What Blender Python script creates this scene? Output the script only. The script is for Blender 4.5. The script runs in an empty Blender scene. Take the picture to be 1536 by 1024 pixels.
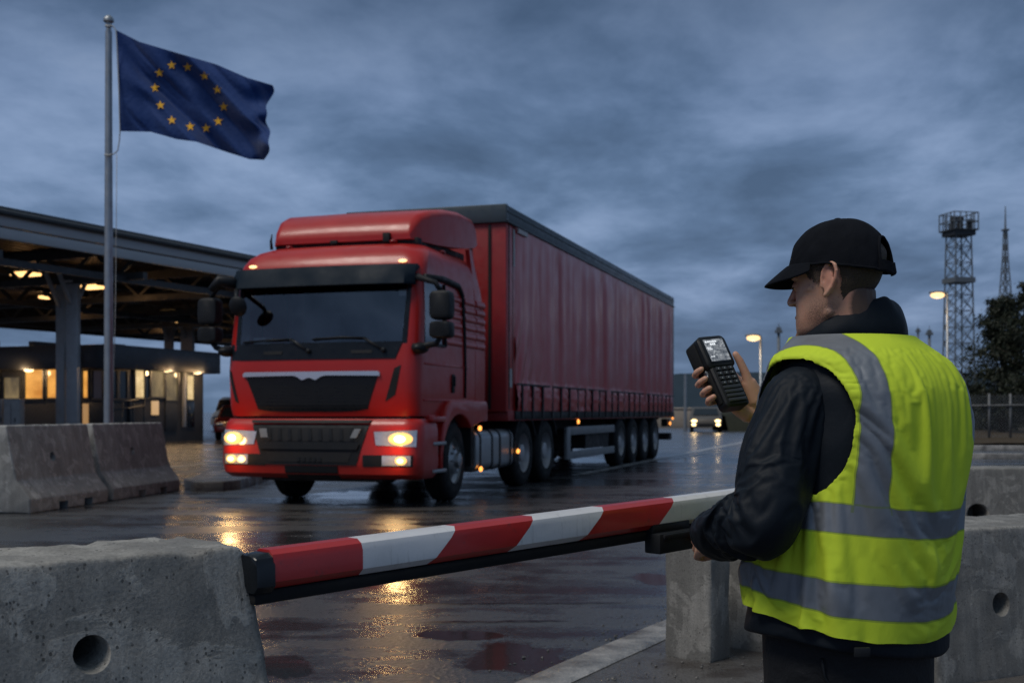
import bpy, bmesh, math, random
from mathutils import Vector, Matrix, noise
import numpy as np
SC = bpy.context.scene
COL = SC.collection
PI = math.pi
R = math.radians
F, HX, HY, H = 1750.0, 768.0, 618.0, 1.15     # lens in pixels of the 1536 px wide photograph, principal point, eye height
random.seed(7)

def P(px, py, d):
    """the world point that stands d metres ahead in direction (px, py)"""
    return Vector(((px - HX) / F * d, d, H - (py - HY) / F * d))
def G(px, py, z=0.0):
    d = (H - z) * F / (py - HY)
    return Vector(((px - HX) / F * d, d, z))
def lerp(a, b, t): return a + (b - a) * t
def sstep(a, b, x):
    t = max(0.0, min(1.0, (x - a) / (b - a))); return t * t * (3 - 2 * t)
def interp(x, tab):
    """piecewise-linear table with smooth (cosine-free) lookup; tab rows (x, v1, v2, ...)"""
    if x <= tab[0][0]: return tab[0][1:]
    for p, q in zip(tab, tab[1:]):
        if x <= q[0]:
            t = (x - p[0]) / (q[0] - p[0])
            return tuple(lerp(a, b, t) for a, b in zip(p[1:], q[1:]))
    return tab[-1][1:]
def sinterp(x, tab):
    """like interp, but through the rows with a smooth (Catmull-Rom) curve"""
    n = len(tab)
    if x <= tab[0][0]: return tab[0][1:]
    for k in range(n - 1):
        if x <= tab[k + 1][0]:
            p, q = tab[k], tab[k + 1]; pp = tab[k - 1] if k else p; qq = tab[k + 2] if k + 2 < n else q
            h = q[0] - p[0]; t = (x - p[0]) / h; out = []
            for i in range(1, len(p)):
                m0 = (q[i] - pp[i]) / ((q[0] - pp[0]) or 1) * h; m1 = (qq[i] - p[i]) / ((qq[0] - p[0]) or 1) * h
                t2, t3 = t * t, t * t * t
                out.append((2 * t3 - 3 * t2 + 1) * p[i] + (t3 - 2 * t2 + t) * m0 + (-2 * t3 + 3 * t2) * q[i] + (t3 - t2) * m1)
            return tuple(out)
    return tab[-1][1:]
def facet(x, y, z=0.0):
    """flat facets that meet in sharp creases, 0..~1"""
    return noise.voronoi(Vector((x, y, z)))[0][0]
def nz(x, y, z=0.0): return noise.noise(Vector((x, y, z)))
def fbm(x, y, z=0.0, o=4): return noise.fractal(Vector((x, y, z)), 0.9, 2.1, o)
def ridge(x, y, z=0.0):
    v = nz(x, y, z); return 1.0 - min(1.0, abs(v) * 2.2)

class MB:
    def __init__(s): s.v = []; s.f = []; s.m = []
    def add(s, vs, fs, mi=0):
        o = len(s.v); s.v += [tuple(v) for v in vs]
        for f in fs: s.f.append(tuple(i + o for i in f)); s.m.append(mi)
        return s
    def box(s, c, size, rot=None, mi=0, taper=1.0):
        hx, hy, hz = size[0] / 2, size[1] / 2, size[2] / 2
        vs = []
        for dz in (-1, 1):
            k = taper if dz > 0 else 1.0
            for dx, dy in ((-1, -1), (1, -1), (1, 1), (-1, 1)):
                v = Vector((dx * hx * k, dy * hy * k, dz * hz))
                if rot is not None: v = rot @ v
                vs.append(Vector(c) + v)
        return s.add(vs, [(3, 2, 1, 0), (4, 5, 6, 7), (0, 1, 5, 4), (1, 2, 6, 5), (2, 3, 7, 6), (3, 0, 4, 7)], mi)
    def span(s, a, b, mi=0):
        """axis-aligned box from corner a to corner b"""
        a = Vector(a); b = Vector(b)
        return s.box((a + b) / 2, [abs(x) for x in (b - a)], None, mi)
    def rings(s, rings, mi=0, cap0=True, cap1=True, closed=True):
        n = len(rings[0]); vs = [p for r in rings for p in r]; fs = []
        m = n if closed else n - 1
        for i in range(len(rings) - 1):
            for j in range(m):
                k = (j + 1) % n
                fs.append((i * n + j, i * n + k, (i + 1) * n + k, (i + 1) * n + j))
        if cap0: fs.append(tuple(range(n - 1, -1, -1)))
        if cap1: fs.append(tuple((len(rings) - 1) * n + j for j in range(n)))
        return s.add(vs, fs, mi)
    def tube(s, pts, rad, seg=10, mi=0, caps=True, ball=False, sq=None, up=None):
        pts = [Vector(p) for p in pts]
        rs = list(rad) if isinstance(rad, (list, tuple)) else [rad] * len(pts)
        if ball:
            def ends(p, d, r): return [(p + d * (r * math.sin(a)), r * math.cos(a)) for a in (R(30), R(58), R(80))]
            d0 = (pts[0] - pts[1]).normalized(); d1 = (pts[-1] - pts[-2]).normalized()
            e0 = ends(pts[0], d0, rs[0])[::-1]; e1 = ends(pts[-1], d1, rs[-1])
            pts = [e[0] for e in e0] + pts + [e[0] for e in e1]; rs = [e[1] for e in e0] + rs + [e[1] for e in e1]
        n = len(pts); T = []
        for i in range(n):
            a = pts[max(0, i - 1)]; b = pts[min(n - 1, i + 1)]
            T.append((b - a).normalized())
        u = Vector(up) if up is not None else (Vector((0, 0, 1)) if abs(T[0].z) < .9 else Vector((1, 0, 0)))
        rings = []
        for i in range(n):
            u = (u - T[i] * u.dot(T[i])).normalized(); w = T[i].cross(u)
            ring = []
            for j in range(seg):
                a = 2 * PI * (j + .5) / seg
                k = sq if sq else 1.0
                ring.append(pts[i] + (u * (math.cos(a)) + w * (math.sin(a) * k)) * rs[i])
            rings.append(ring)
        return s.rings(rings, mi, caps, caps)
    def bar(s, a, b, w, h=None, mi=0, up=(0, 0, 1)):
        """straight bar of rectangular section from a to b (w across, h along up)"""
        a = Vector(a); b = Vector(b); h = h or w
        t = (b - a).normalized(); u = Vector(up)
        if abs(t.dot(u)) > .98: u = Vector((1, 0, 0))
        u = (u - t * t.dot(u)).normalized(); x = t.cross(u)
        rs = [[p + x * (i * w / 2) + u * (j * h / 2) for i, j in ((-1, -1), (1, -1), (1, 1), (-1, 1))] for p in (a, b)]
        return s.rings(rs, mi)
    def lathe(s, prof, M=Matrix(), seg=24, mi=0, cap=True):
        rs = [[M @ Vector((r * math.cos(2 * PI * j / seg), r * math.sin(2 * PI * j / seg), z)) for j in range(seg)] for r, z in prof]
        return s.rings(rs, mi, cap, cap)
    def prism(s, poly, M, depth, mi=0):
        """2-D polygon (list of (x,y)) in matrix M's XY plane, extruded along its +Z by depth"""
        rs = [[M @ Vector((x, y, z)) for x, y in poly] for z in (0, depth)]
        return s.rings(rs, mi)
    def grid(s, rows, mi=0):
        n = len(rows[0]); vs = [p for r in rows for p in r]; fs = []
        for i in range(len(rows) - 1):
            for j in range(n - 1): fs.append((i * n + j, i * n + j + 1, (i + 1) * n + j + 1, (i + 1) * n + j))
        return s.add(vs, fs, mi)
    def ell(s, c, r, M=None, seg=20, ring=12, mi=0):
        rs = []
        for i in range(1, ring):
            t = PI * i / ring
            rs.append([Vector(c) + ((M @ Vector((r[0] * math.sin(t) * math.cos(2 * PI * j / seg), r[1] * math.sin(t) * math.sin(2 * PI * j / seg), -r[2] * math.cos(t)))) if M is not None else
                       Vector((r[0] * math.sin(t) * math.cos(2 * PI * j / seg), r[1] * math.sin(t) * math.sin(2 * PI * j / seg), -r[2] * math.cos(t)))) for j in range(seg)])
        return s.rings(rs, mi)
    def build(s, name, mats, parent=None, smooth=False, bevel=0, bseg=2, auto=None, loc=None, uv=None, fixn=True):
        me = bpy.data.meshes.new(name)
        me.from_pydata(s.v, [], s.f)
        if not isinstance(mats, (list, tuple)): mats = [mats]
        for m in mats: me.materials.append(m)
        if len(mats) > 1: me.polygons.foreach_set('material_index', s.m)
        if fixn:
            b = bmesh.new(); b.from_mesh(me); bmesh.ops.recalc_face_normals(b, faces=b.faces); b.to_mesh(me); b.free()
        if uv is not None:
            l = me.uv_layers.new(name='UVMap')
            for lp in me.loops: l.data[lp.index].uv = uv[lp.vertex_index]
        o = bpy.data.objects.new(name, me); COL.objects.link(o)
        if parent is not None: o.parent = parent
        if loc is not None: o.location = loc
        if bevel:
            md = o.modifiers.new('bev', 'BEVEL'); md.width = bevel; md.segments = bseg; md.limit_method = 'ANGLE'; md.angle_limit = R(35)
            md.harden_normals = False
            apply_mods(o)
        if smooth or bevel or auto:
            set_smooth(o, auto if auto else (None if smooth else 40))
        return o

def set_smooth(o, angle=None):
    me = o.data
    me.polygons.foreach_set('use_smooth', [True] * len(me.polygons))
    if angle:
        b = bmesh.new(); b.from_mesh(me)
        lim = R(angle)
        for e in b.edges:
            if len(e.link_faces) == 2 and e.calc_face_angle(0) > lim: e.smooth = False
        b.to_mesh(me); b.free()
def apply_mods(o):
    dg = bpy.context.evaluated_depsgraph_get(); dg.update()
    me = bpy.data.meshes.new_from_object(o.evaluated_get(dg))
    old = o.data; nm = old.name; o.modifiers.clear(); o.data = me
    bpy.data.meshes.remove(old); me.name = nm
def remesh(o, voxel, smooth_it=0):
    md = o.modifiers.new('r', 'REMESH'); md.mode = 'VOXEL'; md.voxel_size = voxel; md.use_smooth_shade = True
    if smooth_it:
        m2 = o.modifiers.new('s', 'SMOOTH'); m2.factor = .5; m2.iterations = smooth_it
    apply_mods(o)
def boolean_cut(o, cutter):
    md = o.modifiers.new('b', 'BOOLEAN'); md.operation = 'DIFFERENCE'; md.object = cutter; md.solver = 'EXACT'
    apply_mods(o)
    me = cutter.data; bpy.data.objects.remove(cutter); bpy.data.meshes.remove(me)

def drape(o, colliders, pin, frames=24, grow=.05, mass=.2, tension=30, bending=2.0, quality=7, gravity=.3):
    """let a piece of clothing settle: cloth slightly larger than its pattern buckles into folds over the body"""
    vg = o.vertex_groups.new(name='pin')
    for i, w_ in enumerate(pin):
        if w_ > 0: vg.add([i], w_, 'REPLACE')
    for c in colliders:
        cm_ = c.modifiers.new('c', 'COLLISION'); c.collision.thickness_outer = .002; c.collision.thickness_inner = .02; c.collision.cloth_friction = 8; c.collision.damping = .6
    md = o.modifiers.new('cloth', 'CLOTH'); st = md.settings
    st.quality = quality; st.mass = mass; st.tension_stiffness = tension; st.compression_stiffness = tension; st.shear_stiffness = tension * .5; st.bending_stiffness = bending
    st.tension_damping = 8; st.compression_damping = 8; st.shear_damping = 6; st.bending_damping = .5; st.air_damping = 3
    st.vertex_group_mass = 'pin'; st.pin_stiffness = 1.0; st.shrink_min = -grow
    st.effector_weights.gravity = gravity
    md.collision_settings.use_collision = True; md.collision_settings.collision_quality = 3; md.collision_settings.distance_min = .003; md.collision_settings.use_self_collision = False
    md.point_cache.frame_start = 1; md.point_cache.frame_end = frames
    for f in range(1, frames + 1): SC.frame_set(f)
    dg = bpy.context.evaluated_depsgraph_get(); me = bpy.data.meshes.new_from_object(o.evaluated_get(dg), preserve_all_data_layers=True, depsgraph=dg)
    old = o.data; nm = old.name; o.modifiers.clear(); o.vertex_groups.clear(); o.data = me; bpy.data.meshes.remove(old); me.name = nm
    SC.frame_set(1)
    for c in colliders:
        me = c.data; bpy.data.objects.remove(c); bpy.data.meshes.remove(me)
def tag(o, label, cat, group=None, kind=None):
    o['label'] = label; o['category'] = cat
    if group: o['group'] = group
    if kind: o['kind'] = kind
    return o
def thing(name, label, cat, loc=(0, 0, 0), rz=0.0, group=None):
    o = bpy.data.objects.new(name, None); o.empty_display_size = .2; COL.objects.link(o)
    o.location = loc; o.rotation_euler = (0, 0, rz)
    return tag(o, label, cat, group)
def struct(o, kind='structure'):
    o['kind'] = kind; return o
def dup(root, loc, rz, label=None, group=None):
    r = root.copy(); COL.objects.link(r); r.location = loc; r.rotation_euler = (0, 0, rz)
    if label: r['label'] = label
    if group: r['group'] = group
    def kids(a, b):
        for ch in list(a.children):
            c = ch.copy(); COL.objects.link(c); c.parent = b; kids(ch, c)
    kids(root, r)
    return r

# ---------------------------------------------------------------- materials
class NT:
    def __init__(s, name):
        s.m = bpy.data.materials.new(name); s.m.use_nodes = True
        s.t = s.m.node_tree; s.t.nodes.clear()
        s.out = s.n('ShaderNodeOutputMaterial')
        s._tc = None
    def n(s, typ, **kw):
        nd = s.t.nodes.new(typ)
        for k, v in kw.items():
            if k.startswith('i_'):
                key = k[2:]
                key = int(key) if key.isdigit() else key.replace('_', ' ')
                nd.inputs[key].default_value = v
            else: setattr(nd, k, v)
        return nd
    def l(s, a, b): s.t.links.new(a, b)
    def coord(s, kind='Object'):
        if s._tc is None: s._tc = s.n('ShaderNodeTexCoord')
        return s._tc.outputs[kind]
    def map(s, scale=(1, 1, 1), rot=(0, 0, 0), loc=(0, 0, 0), kind='Object'):
        m = s.n('ShaderNodeMapping'); m.inputs['Scale'].default_value = scale; m.inputs['Rotation'].default_value = rot; m.inputs['Location'].default_value = loc
        s.l(s.coord(kind), m.inputs['Vector']); return m.outputs[0]
    def noise(s, vec, scale=5, detail=4, rough=.55, dist=0.0):
        nd = s.n('ShaderNodeTexNoise'); nd.inputs['Scale'].default_value = scale; nd.inputs['Detail'].default_value = detail
        nd.inputs['Roughness'].default_value = rough; nd.inputs['Distortion'].default_value = dist
        s.l(vec, nd.inputs['Vector']); return nd.outputs['Fac']
    def voro(s, vec, scale=5, feature='F1', out='Distance', rnd=1.0):
        nd = s.n('ShaderNodeTexVoronoi'); nd.feature = feature; nd.inputs['Scale'].default_value = scale; nd.inputs['Randomness'].default_value = rnd
        s.l(vec, nd.inputs['Vector']); return nd.outputs[out]
    def ramp(s, fac, stops, interp='LINEAR'):
        nd = s.n('ShaderNodeValToRGB'); cr = nd.color_ramp; cr.interpolation = interp
        while len(cr.elements) < len(stops): cr.elements.new(.5)
        for e, (p, c) in zip(cr.elements, stops):
            e.position = p; e.color = (c, c, c, 1) if isinstance(c, (int, float)) else (*c, 1)
        s.l(fac, nd.inputs[0]); return nd.outputs[0]
    def mix(s, fac, a, b, mode='MIX'):
        nd = s.n('ShaderNodeMix'); nd.data_type = 'RGBA'; nd.blend_type = mode
        for k, v in ((0, fac), (6, a), (7, b)):
            if isinstance(v, (int, float)): nd.inputs[k].default_value = v if k == 0 else (v, v, v, 1)
            elif isinstance(v, tuple): nd.inputs[k].default_value = (*v, 1)
            else: s.l(v, nd.inputs[k])
        return nd.outputs[2]
    def math(s, op, a, b=0.0, c=None, clamp=False):
        nd = s.n('ShaderNodeMath'); nd.operation = op; nd.use_clamp = clamp
        for k, v in enumerate((a, b) if c is None else (a, b, c)):
            if isinstance(v, (int, float)): nd.inputs[k].default_value = v
            else: s.l(v, nd.inputs[k])
        return nd.outputs[0]
    def sep(s, vec):
        nd = s.n('ShaderNodeSeparateXYZ'); s.l(vec, nd.inputs[0]); return nd.outputs
    def bump(s, h, strength=.3, dist=.01, normal=None):
        nd = s.n('ShaderNodeBump'); nd.inputs['Strength'].default_value = strength; nd.inputs['Distance'].default_value = dist
        s.l(h, nd.inputs['Height'])
        if normal is not None: s.l(normal, nd.inputs['Normal'])
        return nd.outputs[0]
    def bsdf(s, color=None, rough=.5, metal=0.0, spec=.5, coat=0.0, normal=None, coat_rough=.05, **kw):
        b = s.n('ShaderNodeBsdfPrincipled')
        for k, v in (('Base Color', color), ('Roughness', rough), ('Metallic', metal), ('Specular IOR Level', spec), ('Coat Weight', coat), ('Coat Roughness', coat_rough), ('Normal', normal)):
            if v is None: continue
            if isinstance(v, tuple): b.inputs[k].default_value = (*v, 1)
            elif isinstance(v, (int, float)): b.inputs[k].default_value = v
            else: s.l(v, b.inputs[k])
        for k, v in kw.items():
            key = k.replace('_', ' ')
            if isinstance(v, (int, float)): b.inputs[key].default_value = v
            elif isinstance(v, tuple): b.inputs[key].default_value = (*v, 1) if len(v) == 3 and key not in ('Subsurface Radius',) else v
            else: s.l(v, b.inputs[key])
        s.l(b.outputs[0], s.out.inputs[0]); return b

def m_simple(name, col, rough=.5, metal=0.0, spec=.5, coat=0.0, var=.25, scale=6, bump=0.0, bscale=60):
    t = NT(name); v = t.map()
    c = t.mix(t.math('MULTIPLY', t.noise(v, scale, 5), 1.0), tuple(x * (1 - var) for x in col), tuple(min(1, x * (1 + var)) for x in col))
    r = t.ramp(t.noise(v, scale * 1.7, 4), [(.3, max(.02, rough * .75)), (.7, min(1, rough * 1.25))])
    nrm = t.bump(t.noise(v, bscale, 3), bump, .01) if bump else None
    t.bsdf(c, r, metal, spec, coat, nrm); return t.m
def m_emit(name, col, strength, back=(0.05, 0.05, 0.05)):
    t = NT(name); t.bsdf(back, .3, Emission_Color=col, Emission_Strength=strength); return t.m
def m_glass(name, tint=(.5, .55, .6), ior=1.5):
    t = NT(name)
    tr = t.n('ShaderNodeBsdfTransparent'); tr.inputs[0].default_value = (*tint, 1)
    gl = t.n('ShaderNodeBsdfGlossy'); gl.inputs['Roughness'].default_value = .03; gl.inputs['Color'].default_value = (.9, .95, 1, 1)
    fr = t.n('ShaderNodeFresnel'); fr.inputs[0].default_value = ior
    mx = t.n('ShaderNodeMixShader'); t.l(fr.outputs[0], mx.inputs[0]); t.l(tr.outputs[0], mx.inputs[1]); t.l(gl.outputs[0], mx.inputs[2])
    t.l(mx.outputs[0], t.out.inputs[0]); return t.m

def m_concrete(name, col=(.30, .30, .29), seed=0.0, pore=1.0, streak=1.0):
    t = NT(name); v = t.map(loc=(seed, seed * .7, seed * .3))
    big = t.noise(v, 2.2, 6, .6)
    mid = t.noise(v, 9, 8, .65, .4)
    vs = t.map(scale=(7, 7, .9), loc=(seed * 2, 0, 0)); st = t.noise(vs, 1.6, 6, .6)
    c = t.mix(t.ramp(big, [(.3, 0), (.7, 1)]), tuple(x * .62 for x in col), tuple(x * 1.12 for x in col))
    c = t.mix(t.math('MULTIPLY', t.ramp(st, [(.38, 0), (.62, 1)]), .45 * streak), c, tuple(x * .45 for x in col))
    # paler scaled patches
    pt = t.ramp(t.noise(v, 5.5, 10, .62, .7), [(.535, 0), (.56, 1)])
    c = t.mix(t.math('MULTIPLY', pt, .48), c, tuple(min(1, x * 1.5) for x in col))
    c = t.mix(t.math('MULTIPLY', t.ramp(mid, [(.35, 1), (.5, 0)]), .35), c, tuple(x * .6 for x in col))
    def pores(scale, rad, keep, loc):
        pv = t.map(scale=(1, 1, .8), loc=loc); d_ = t.voro(pv, scale); cc = t.sep(t.voro(pv, scale, out='Color'))
        size = t.math('ADD', rad * .45, t.math('MULTIPLY', cc[1], rad * .75))
        return t.math('MULTIPLY', t.math('LESS_THAN', d_, size), t.math('GREATER_THAN', cc[0], 1 - keep))
    msk = t.ramp(t.noise(v, 7, 3), [(.36, .25), (.56, 1)])
    pp = t.math('MULTIPLY', t.math('MAXIMUM', pores(58, .16, .18, (1, 2, 3)), t.math('MAXIMUM', pores(115, .27, .35, (3, 4, 5)), pores(34, .10, .14, (7, 1, 2)))), pore)
    pp = t.math('MULTIPLY', pp, t.math('GREATER_THAN', msk, .5))
    c = t.mix(t.math('MULTIPLY', pp, .85), c, tuple(x * .16 for x in col))
    # fine vertical run marks
    run = t.ramp(t.noise(t.map(scale=(22, 22, 1.1), loc=(seed, 3, 0)), 1.5, 5, .6), [(.40, 0), (.66, 1)])
    c = t.mix(t.math('MULTIPLY', run, .42 * streak), c, tuple(x * .5 for x in col))
    lime = t.ramp(t.noise(t.map(scale=(16, 16, 1.6), loc=(seed * 3, 1, 0)), 1.2, 6, .65), [(.60, 0), (.68, 1)])
    c = t.mix(t.math('MULTIPLY', lime, .30), c, tuple(min(1, x * 1.55) for x in col))
    grain = t.noise(v, 160, 4, .7)
    c = t.mix(.65, c, t.mix(grain, 0.0, 1.0), 'OVERLAY')
    h = t.math('ADD', t.math('MULTIPLY', mid, .6), t.math('MULTIPLY', grain, .22))
    h = t.math('SUBTRACT', h, t.math('MULTIPLY', pp, .8))
    h = t.math('ADD', h, t.math('MULTIPLY', pt, .12))
    t.bsdf(c, t.ramp(big, [(.3, .55), (.7, .85)]), 0, .35, 0, t.bump(h, .55, .012)); return t.m

M = {}
M['concrete'] = m_concrete('weathered_concrete', (.31, .298, .272), 0.0, streak=1.35)
M['concrete_far'] = m_concrete('barrier_concrete', (.32, .315, .30), 3.0, pore=.7)
M['concrete_block'] = m_concrete('block_concrete', (.245, .237, .218), 7.0, pore=1.0, streak=1.3)
M['steel'] = m_simple('galvanised_steel', (.30, .32, .34), .45, .75, bump=.03)
M['steel_dark'] = m_simple('dark_steel', (.05, .055, .06), .55, .3, bump=.05)
M['steel_grey'] = m_simple('painted_grey_steel', (.19, .20, .21), .5, .2, bump=.04)
M['black_plastic'] = m_simple('black_plastic', (.011, .0125, .015), .52, 0, .22, bump=.06, bscale=300)
M['black_gloss'] = m_simple('gloss_black', (.008, .010, .013), .22, 0, .35)
M['rubber'] = m_simple('black_rubber', (.013, .0135, .0145), .75, 0, .2, bump=.12, bscale=120)
M['chrome'] = m_simple('satin_chrome', (.80, .82, .85), .34, 1.0, var=.05)
M['alu'] = m_simple('brushed_aluminium', (.30, .31, .32), .38, .85, var=.18, bump=.03)
M['white_paint'] = m_simple('white_paint', (.72, .73, .74), .33, 0, .5, var=.08, scale=3, bump=.015)
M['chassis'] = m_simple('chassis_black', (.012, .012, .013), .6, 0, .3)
M['amber'] = m_emit('amber_lamp', (1.0, .34, .06), 2.6)
M['marker'] = m_emit('marker_lamp', (1.0, .64, .28), 2.2)
M['headlight'] = m_emit('headlight_glow', (1.0, .54, .15), 1.7); M['core'] = m_emit('headlight_core', (1.0, .62, .23), 28.0)
M['fog'] = m_emit('fog_lamp_glow', (1.0, .54, .15), 1.7)
M['lamp_warm'] = m_emit('sodium_lamp', (1.0, .56, .20), 2.2)
M['lamp_white'] = m_emit('warm_wall_lamp', (1.0, .70, .36), 3)
M['lens'] = m_simple('clear_lamp_lens', (.55, .57, .6), .12, .6, var=.3, scale=40)
def m_red_paint(name='red_cab_paint'):
    t = NT(name); v = t.map()
    dirt = t.ramp(t.noise(v, 1.4, 6, .6), [(.4, 0), (.8, 1)])
    low = t.ramp(t.sep(t.coord())[2], [(.2, 1), (1.0, 0)])
    c = t.mix(t.noise(v, 3, 4), (.35, .009, .006), (.45, .014, .010))
    c = t.mix(t.math('MULTIPLY', dirt, .22), c, (.16, .03, .025))
    c = t.mix(t.math('MULTIPLY', t.math('MULTIPLY', low, t.noise(v, 5, 6)), .35), c, (.10, .06, .045))
    t.bsdf(c, t.ramp(t.noise(v, 7, 5), [(.3, .30), (.7, .44)]), 0, .38, .22, None, .12); return t.m
M['red'] = m_red_paint()
def m_curtain():
    t = NT('red_curtain_vinyl'); v = t.map(); z = t.sep(t.coord())[2]
    vs = t.map(scale=(1, 3.0, .25))
    c = t.mix(t.noise(vs, 1.2, 3), (.37, .014, .013), (.54, .030, .029))
    dirt = t.math('MULTIPLY', t.ramp(z, [(0.0, 1), (1.0, 0)]), t.noise(t.map(scale=(1, 6, 1)), 2, 6))
    c = t.mix(t.math('MULTIPLY', t.noise(t.map(scale=(1, 4, .5)), 1.1, 5, .55), .22), c, (.15, .05, .05))
    n = t.bump(t.noise(v, 4.0, 4), .12, .05, t.bump(t.noise(t.map(scale=(1, 1, .35)), 26, 3), .1, .01))
    t.bsdf(c, t.ramp(t.noise(v, 2.5, 5), [(.3, .28), (.7, .42)]), 0, .45, .22, n, .25); return t.m
M['curtain'] = m_curtain()
# ---------------------------------------------------------------- camera, sky, light
cam_d = bpy.data.cameras.new('camera'); cam = bpy.data.objects.new('camera', cam_d); COL.objects.link(cam)
cam.location = (0, 0, H); cam.rotation_euler = (R(90), 0, 0)
cam_d.sensor_width = 36; cam_d.lens = 36 * F / 1536; cam_d.shift_y = (HY - 512) / 1536
cam_d.clip_start = .05; cam_d.clip_end = 6000
cam_d.dof.use_dof = True; cam_d.dof.focus_distance = 2.75; cam_d.dof.aperture_fstop = 41.0 / 6.3
SC.camera = cam
SC.view_settings.view_transform = 'Standard'; SC.view_settings.look = 'None'; SC.view_settings.exposure = 0; SC.view_settings.gamma = 1
SC.render.engine = 'CYCLES'
SC.cycles.use_denoising = True; SC.cycles.denoising_prefilter = 'NONE'
SC.cycles.max_bounces = 8; SC.cycles.transparent_max_bounces = 16; SC.cycles.sample_clamp_indirect = 2.5; SC.cycles.sample_clamp_direct = 5
SC.cycles.caustics_reflective = False; SC.cycles.caustics_refractive = False

SUN_EL, SUN_AZ = R(58), R(234)          # azimuth clockwise from +Y (the view direction): behind the camera, to its left
w = bpy.data.worlds.new('World'); SC.world = w; w.use_nodes = True
nt = w.node_tree; nt.nodes.clear()
def wn(typ, **kw):
    nd = nt.nodes.new(typ)
    for k, v in kw.items(): setattr(nd, k, v)
    return nd
def wl(a, b): nt.links.new(a, b)
def wmath(op, a, b=0.0, clamp=False):
    nd = wn('ShaderNodeMath', operation=op, use_clamp=clamp)
    for k, v in enumerate((a, b)):
        if isinstance(v, (int, float)): nd.inputs[k].default_value = v
        else: wl(v, nd.inputs[k])
    return nd.outputs[0]
def wramp(f, stops):
    nd = wn('ShaderNodeValToRGB'); cr = nd.color_ramp
    while len(cr.elements) < len(stops): cr.elements.new(.5)
    for e, (p, c) in zip(cr.elements, stops):
        e.position = p; e.color = (c, c, c, 1) if isinstance(c, (int, float)) else (*c, 1)
    wl(f, nd.inputs[0]); return nd.outputs[0]
def wmix(f, a, b, mode='MIX'):
    nd = wn('ShaderNodeMix', data_type='RGBA', blend_type=mode)
    for k, v in ((0, f), (6, a), (7, b)):
        if isinstance(v, (int, float)): nd.inputs[k].default_value = v if k == 0 else (v, v, v, 1)
        elif isinstance(v, tuple): nd.inputs[k].default_value = (*v, 1)
        else: wl(v, nd.inputs[k])
    return nd.outputs[2]
tc = wn('ShaderNodeTexCoord'); sp = wn('ShaderNodeSeparateXYZ'); wl(tc.outputs['Generated'], sp.inputs[0])
dx, dy, dz = sp.outputs
den = wmath('ADD', wmath('MAXIMUM', dz, 0.0), .16)
cb = wn('ShaderNodeCombineXYZ'); wl(wmath('DIVIDE', dx, den), cb.inputs[0]); wl(wmath('DIVIDE', dy, den), cb.inputs[1])
def wnoise(scale, det, rough, dist, loc, sc=(1, 1, 1)):
    mp = wn('ShaderNodeMapping'); mp.inputs['Location'].default_value = loc; mp.inputs['Scale'].default_value = sc; wl(cb.outputs[0], mp.inputs['Vector'])
    nd = wn('ShaderNodeTexNoise'); nd.inputs['Scale'].default_value = scale; nd.inputs['Detail'].default_value = det; nd.inputs['Roughness'].default_value = rough
    nd.inputs['Distortion'].default_value = dist; wl(mp.outputs[0], nd.inputs['Vector']); return nd.outputs['Fac']
c1 = wnoise(.62, 10, .54, .15, (3.1, 1.7, 0), (1, .75, 1))
c2 = wnoise(2.1, 9, .58, .2, (9.0, 2.0, 4.0), (1, .8, 1))
cl = wmath('ADD', wmath('MULTIPLY', c1, .55), wmath('MULTIPLY', c2, .45))
clouds = wramp(cl, [(.40, (.064, .113, .205)), (.465, (.100, .167, .292)), (.503, (.137, .215, .362)), (.537, (.180, .266, .433)), (.578, (.228, .322, .505)), (.64, (.30, .395, .58))])
elev = wmath('MAXIMUM', dz, 0.0)
# darker overhead deck inside the view, paler lavender band at the horizon
tint = wramp(elev, [(0.0, (1.0, 1.0, .98)), (.09, (1.0, 1.0, 1.0)), (.19, (1.04, 1.04, 1.04)), (.26, (.82, .84, .87)), (.33, (.50, .54, .58))])
skyc = wmix(1.0, clouds, tint, 'MULTIPLY')
hz = wramp(elev, [(0.0, 1.0), (.10, 0.0)])
skyc = wmix(wmath('MULTIPLY', hz, .55), skyc, (.140, .205, .310))
# sky brightened overhead and behind the viewer, out of view, as added fill light
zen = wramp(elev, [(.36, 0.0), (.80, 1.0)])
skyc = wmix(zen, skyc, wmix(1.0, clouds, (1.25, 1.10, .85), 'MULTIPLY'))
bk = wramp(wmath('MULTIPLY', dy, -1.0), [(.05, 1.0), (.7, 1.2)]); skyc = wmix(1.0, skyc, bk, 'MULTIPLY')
ns = wn('ShaderNodeTexSky', sky_type='NISHITA'); ns.sun_disc = False; ns.sun_elevation = R(1.0); ns.sun_rotation = SUN_AZ; ns.dust_density = 2
nsk = wmix(1.0, ns.outputs[0], (.10, .10, .10), 'MULTIPLY')
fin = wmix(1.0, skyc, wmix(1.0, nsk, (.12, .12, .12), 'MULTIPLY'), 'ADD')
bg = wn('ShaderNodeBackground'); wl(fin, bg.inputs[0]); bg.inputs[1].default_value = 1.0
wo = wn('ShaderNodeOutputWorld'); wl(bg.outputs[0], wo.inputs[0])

sun_d = bpy.data.lights.new('sun', 'SUN'); sun = bpy.data.objects.new('sun', sun_d); COL.objects.link(sun)
sun_d.energy = 1.9; sun_d.angle = R(24); sun_d.color = (1.0, .935, .85)
sv = Vector((math.sin(SUN_AZ) * math.cos(SUN_EL), math.cos(SUN_AZ) * math.cos(SUN_EL), math.sin(SUN_EL)))
sun.rotation_euler = sv.to_track_quat('Z', 'Y').to_euler(); sun.location = (-4, -6, 12)

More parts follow.
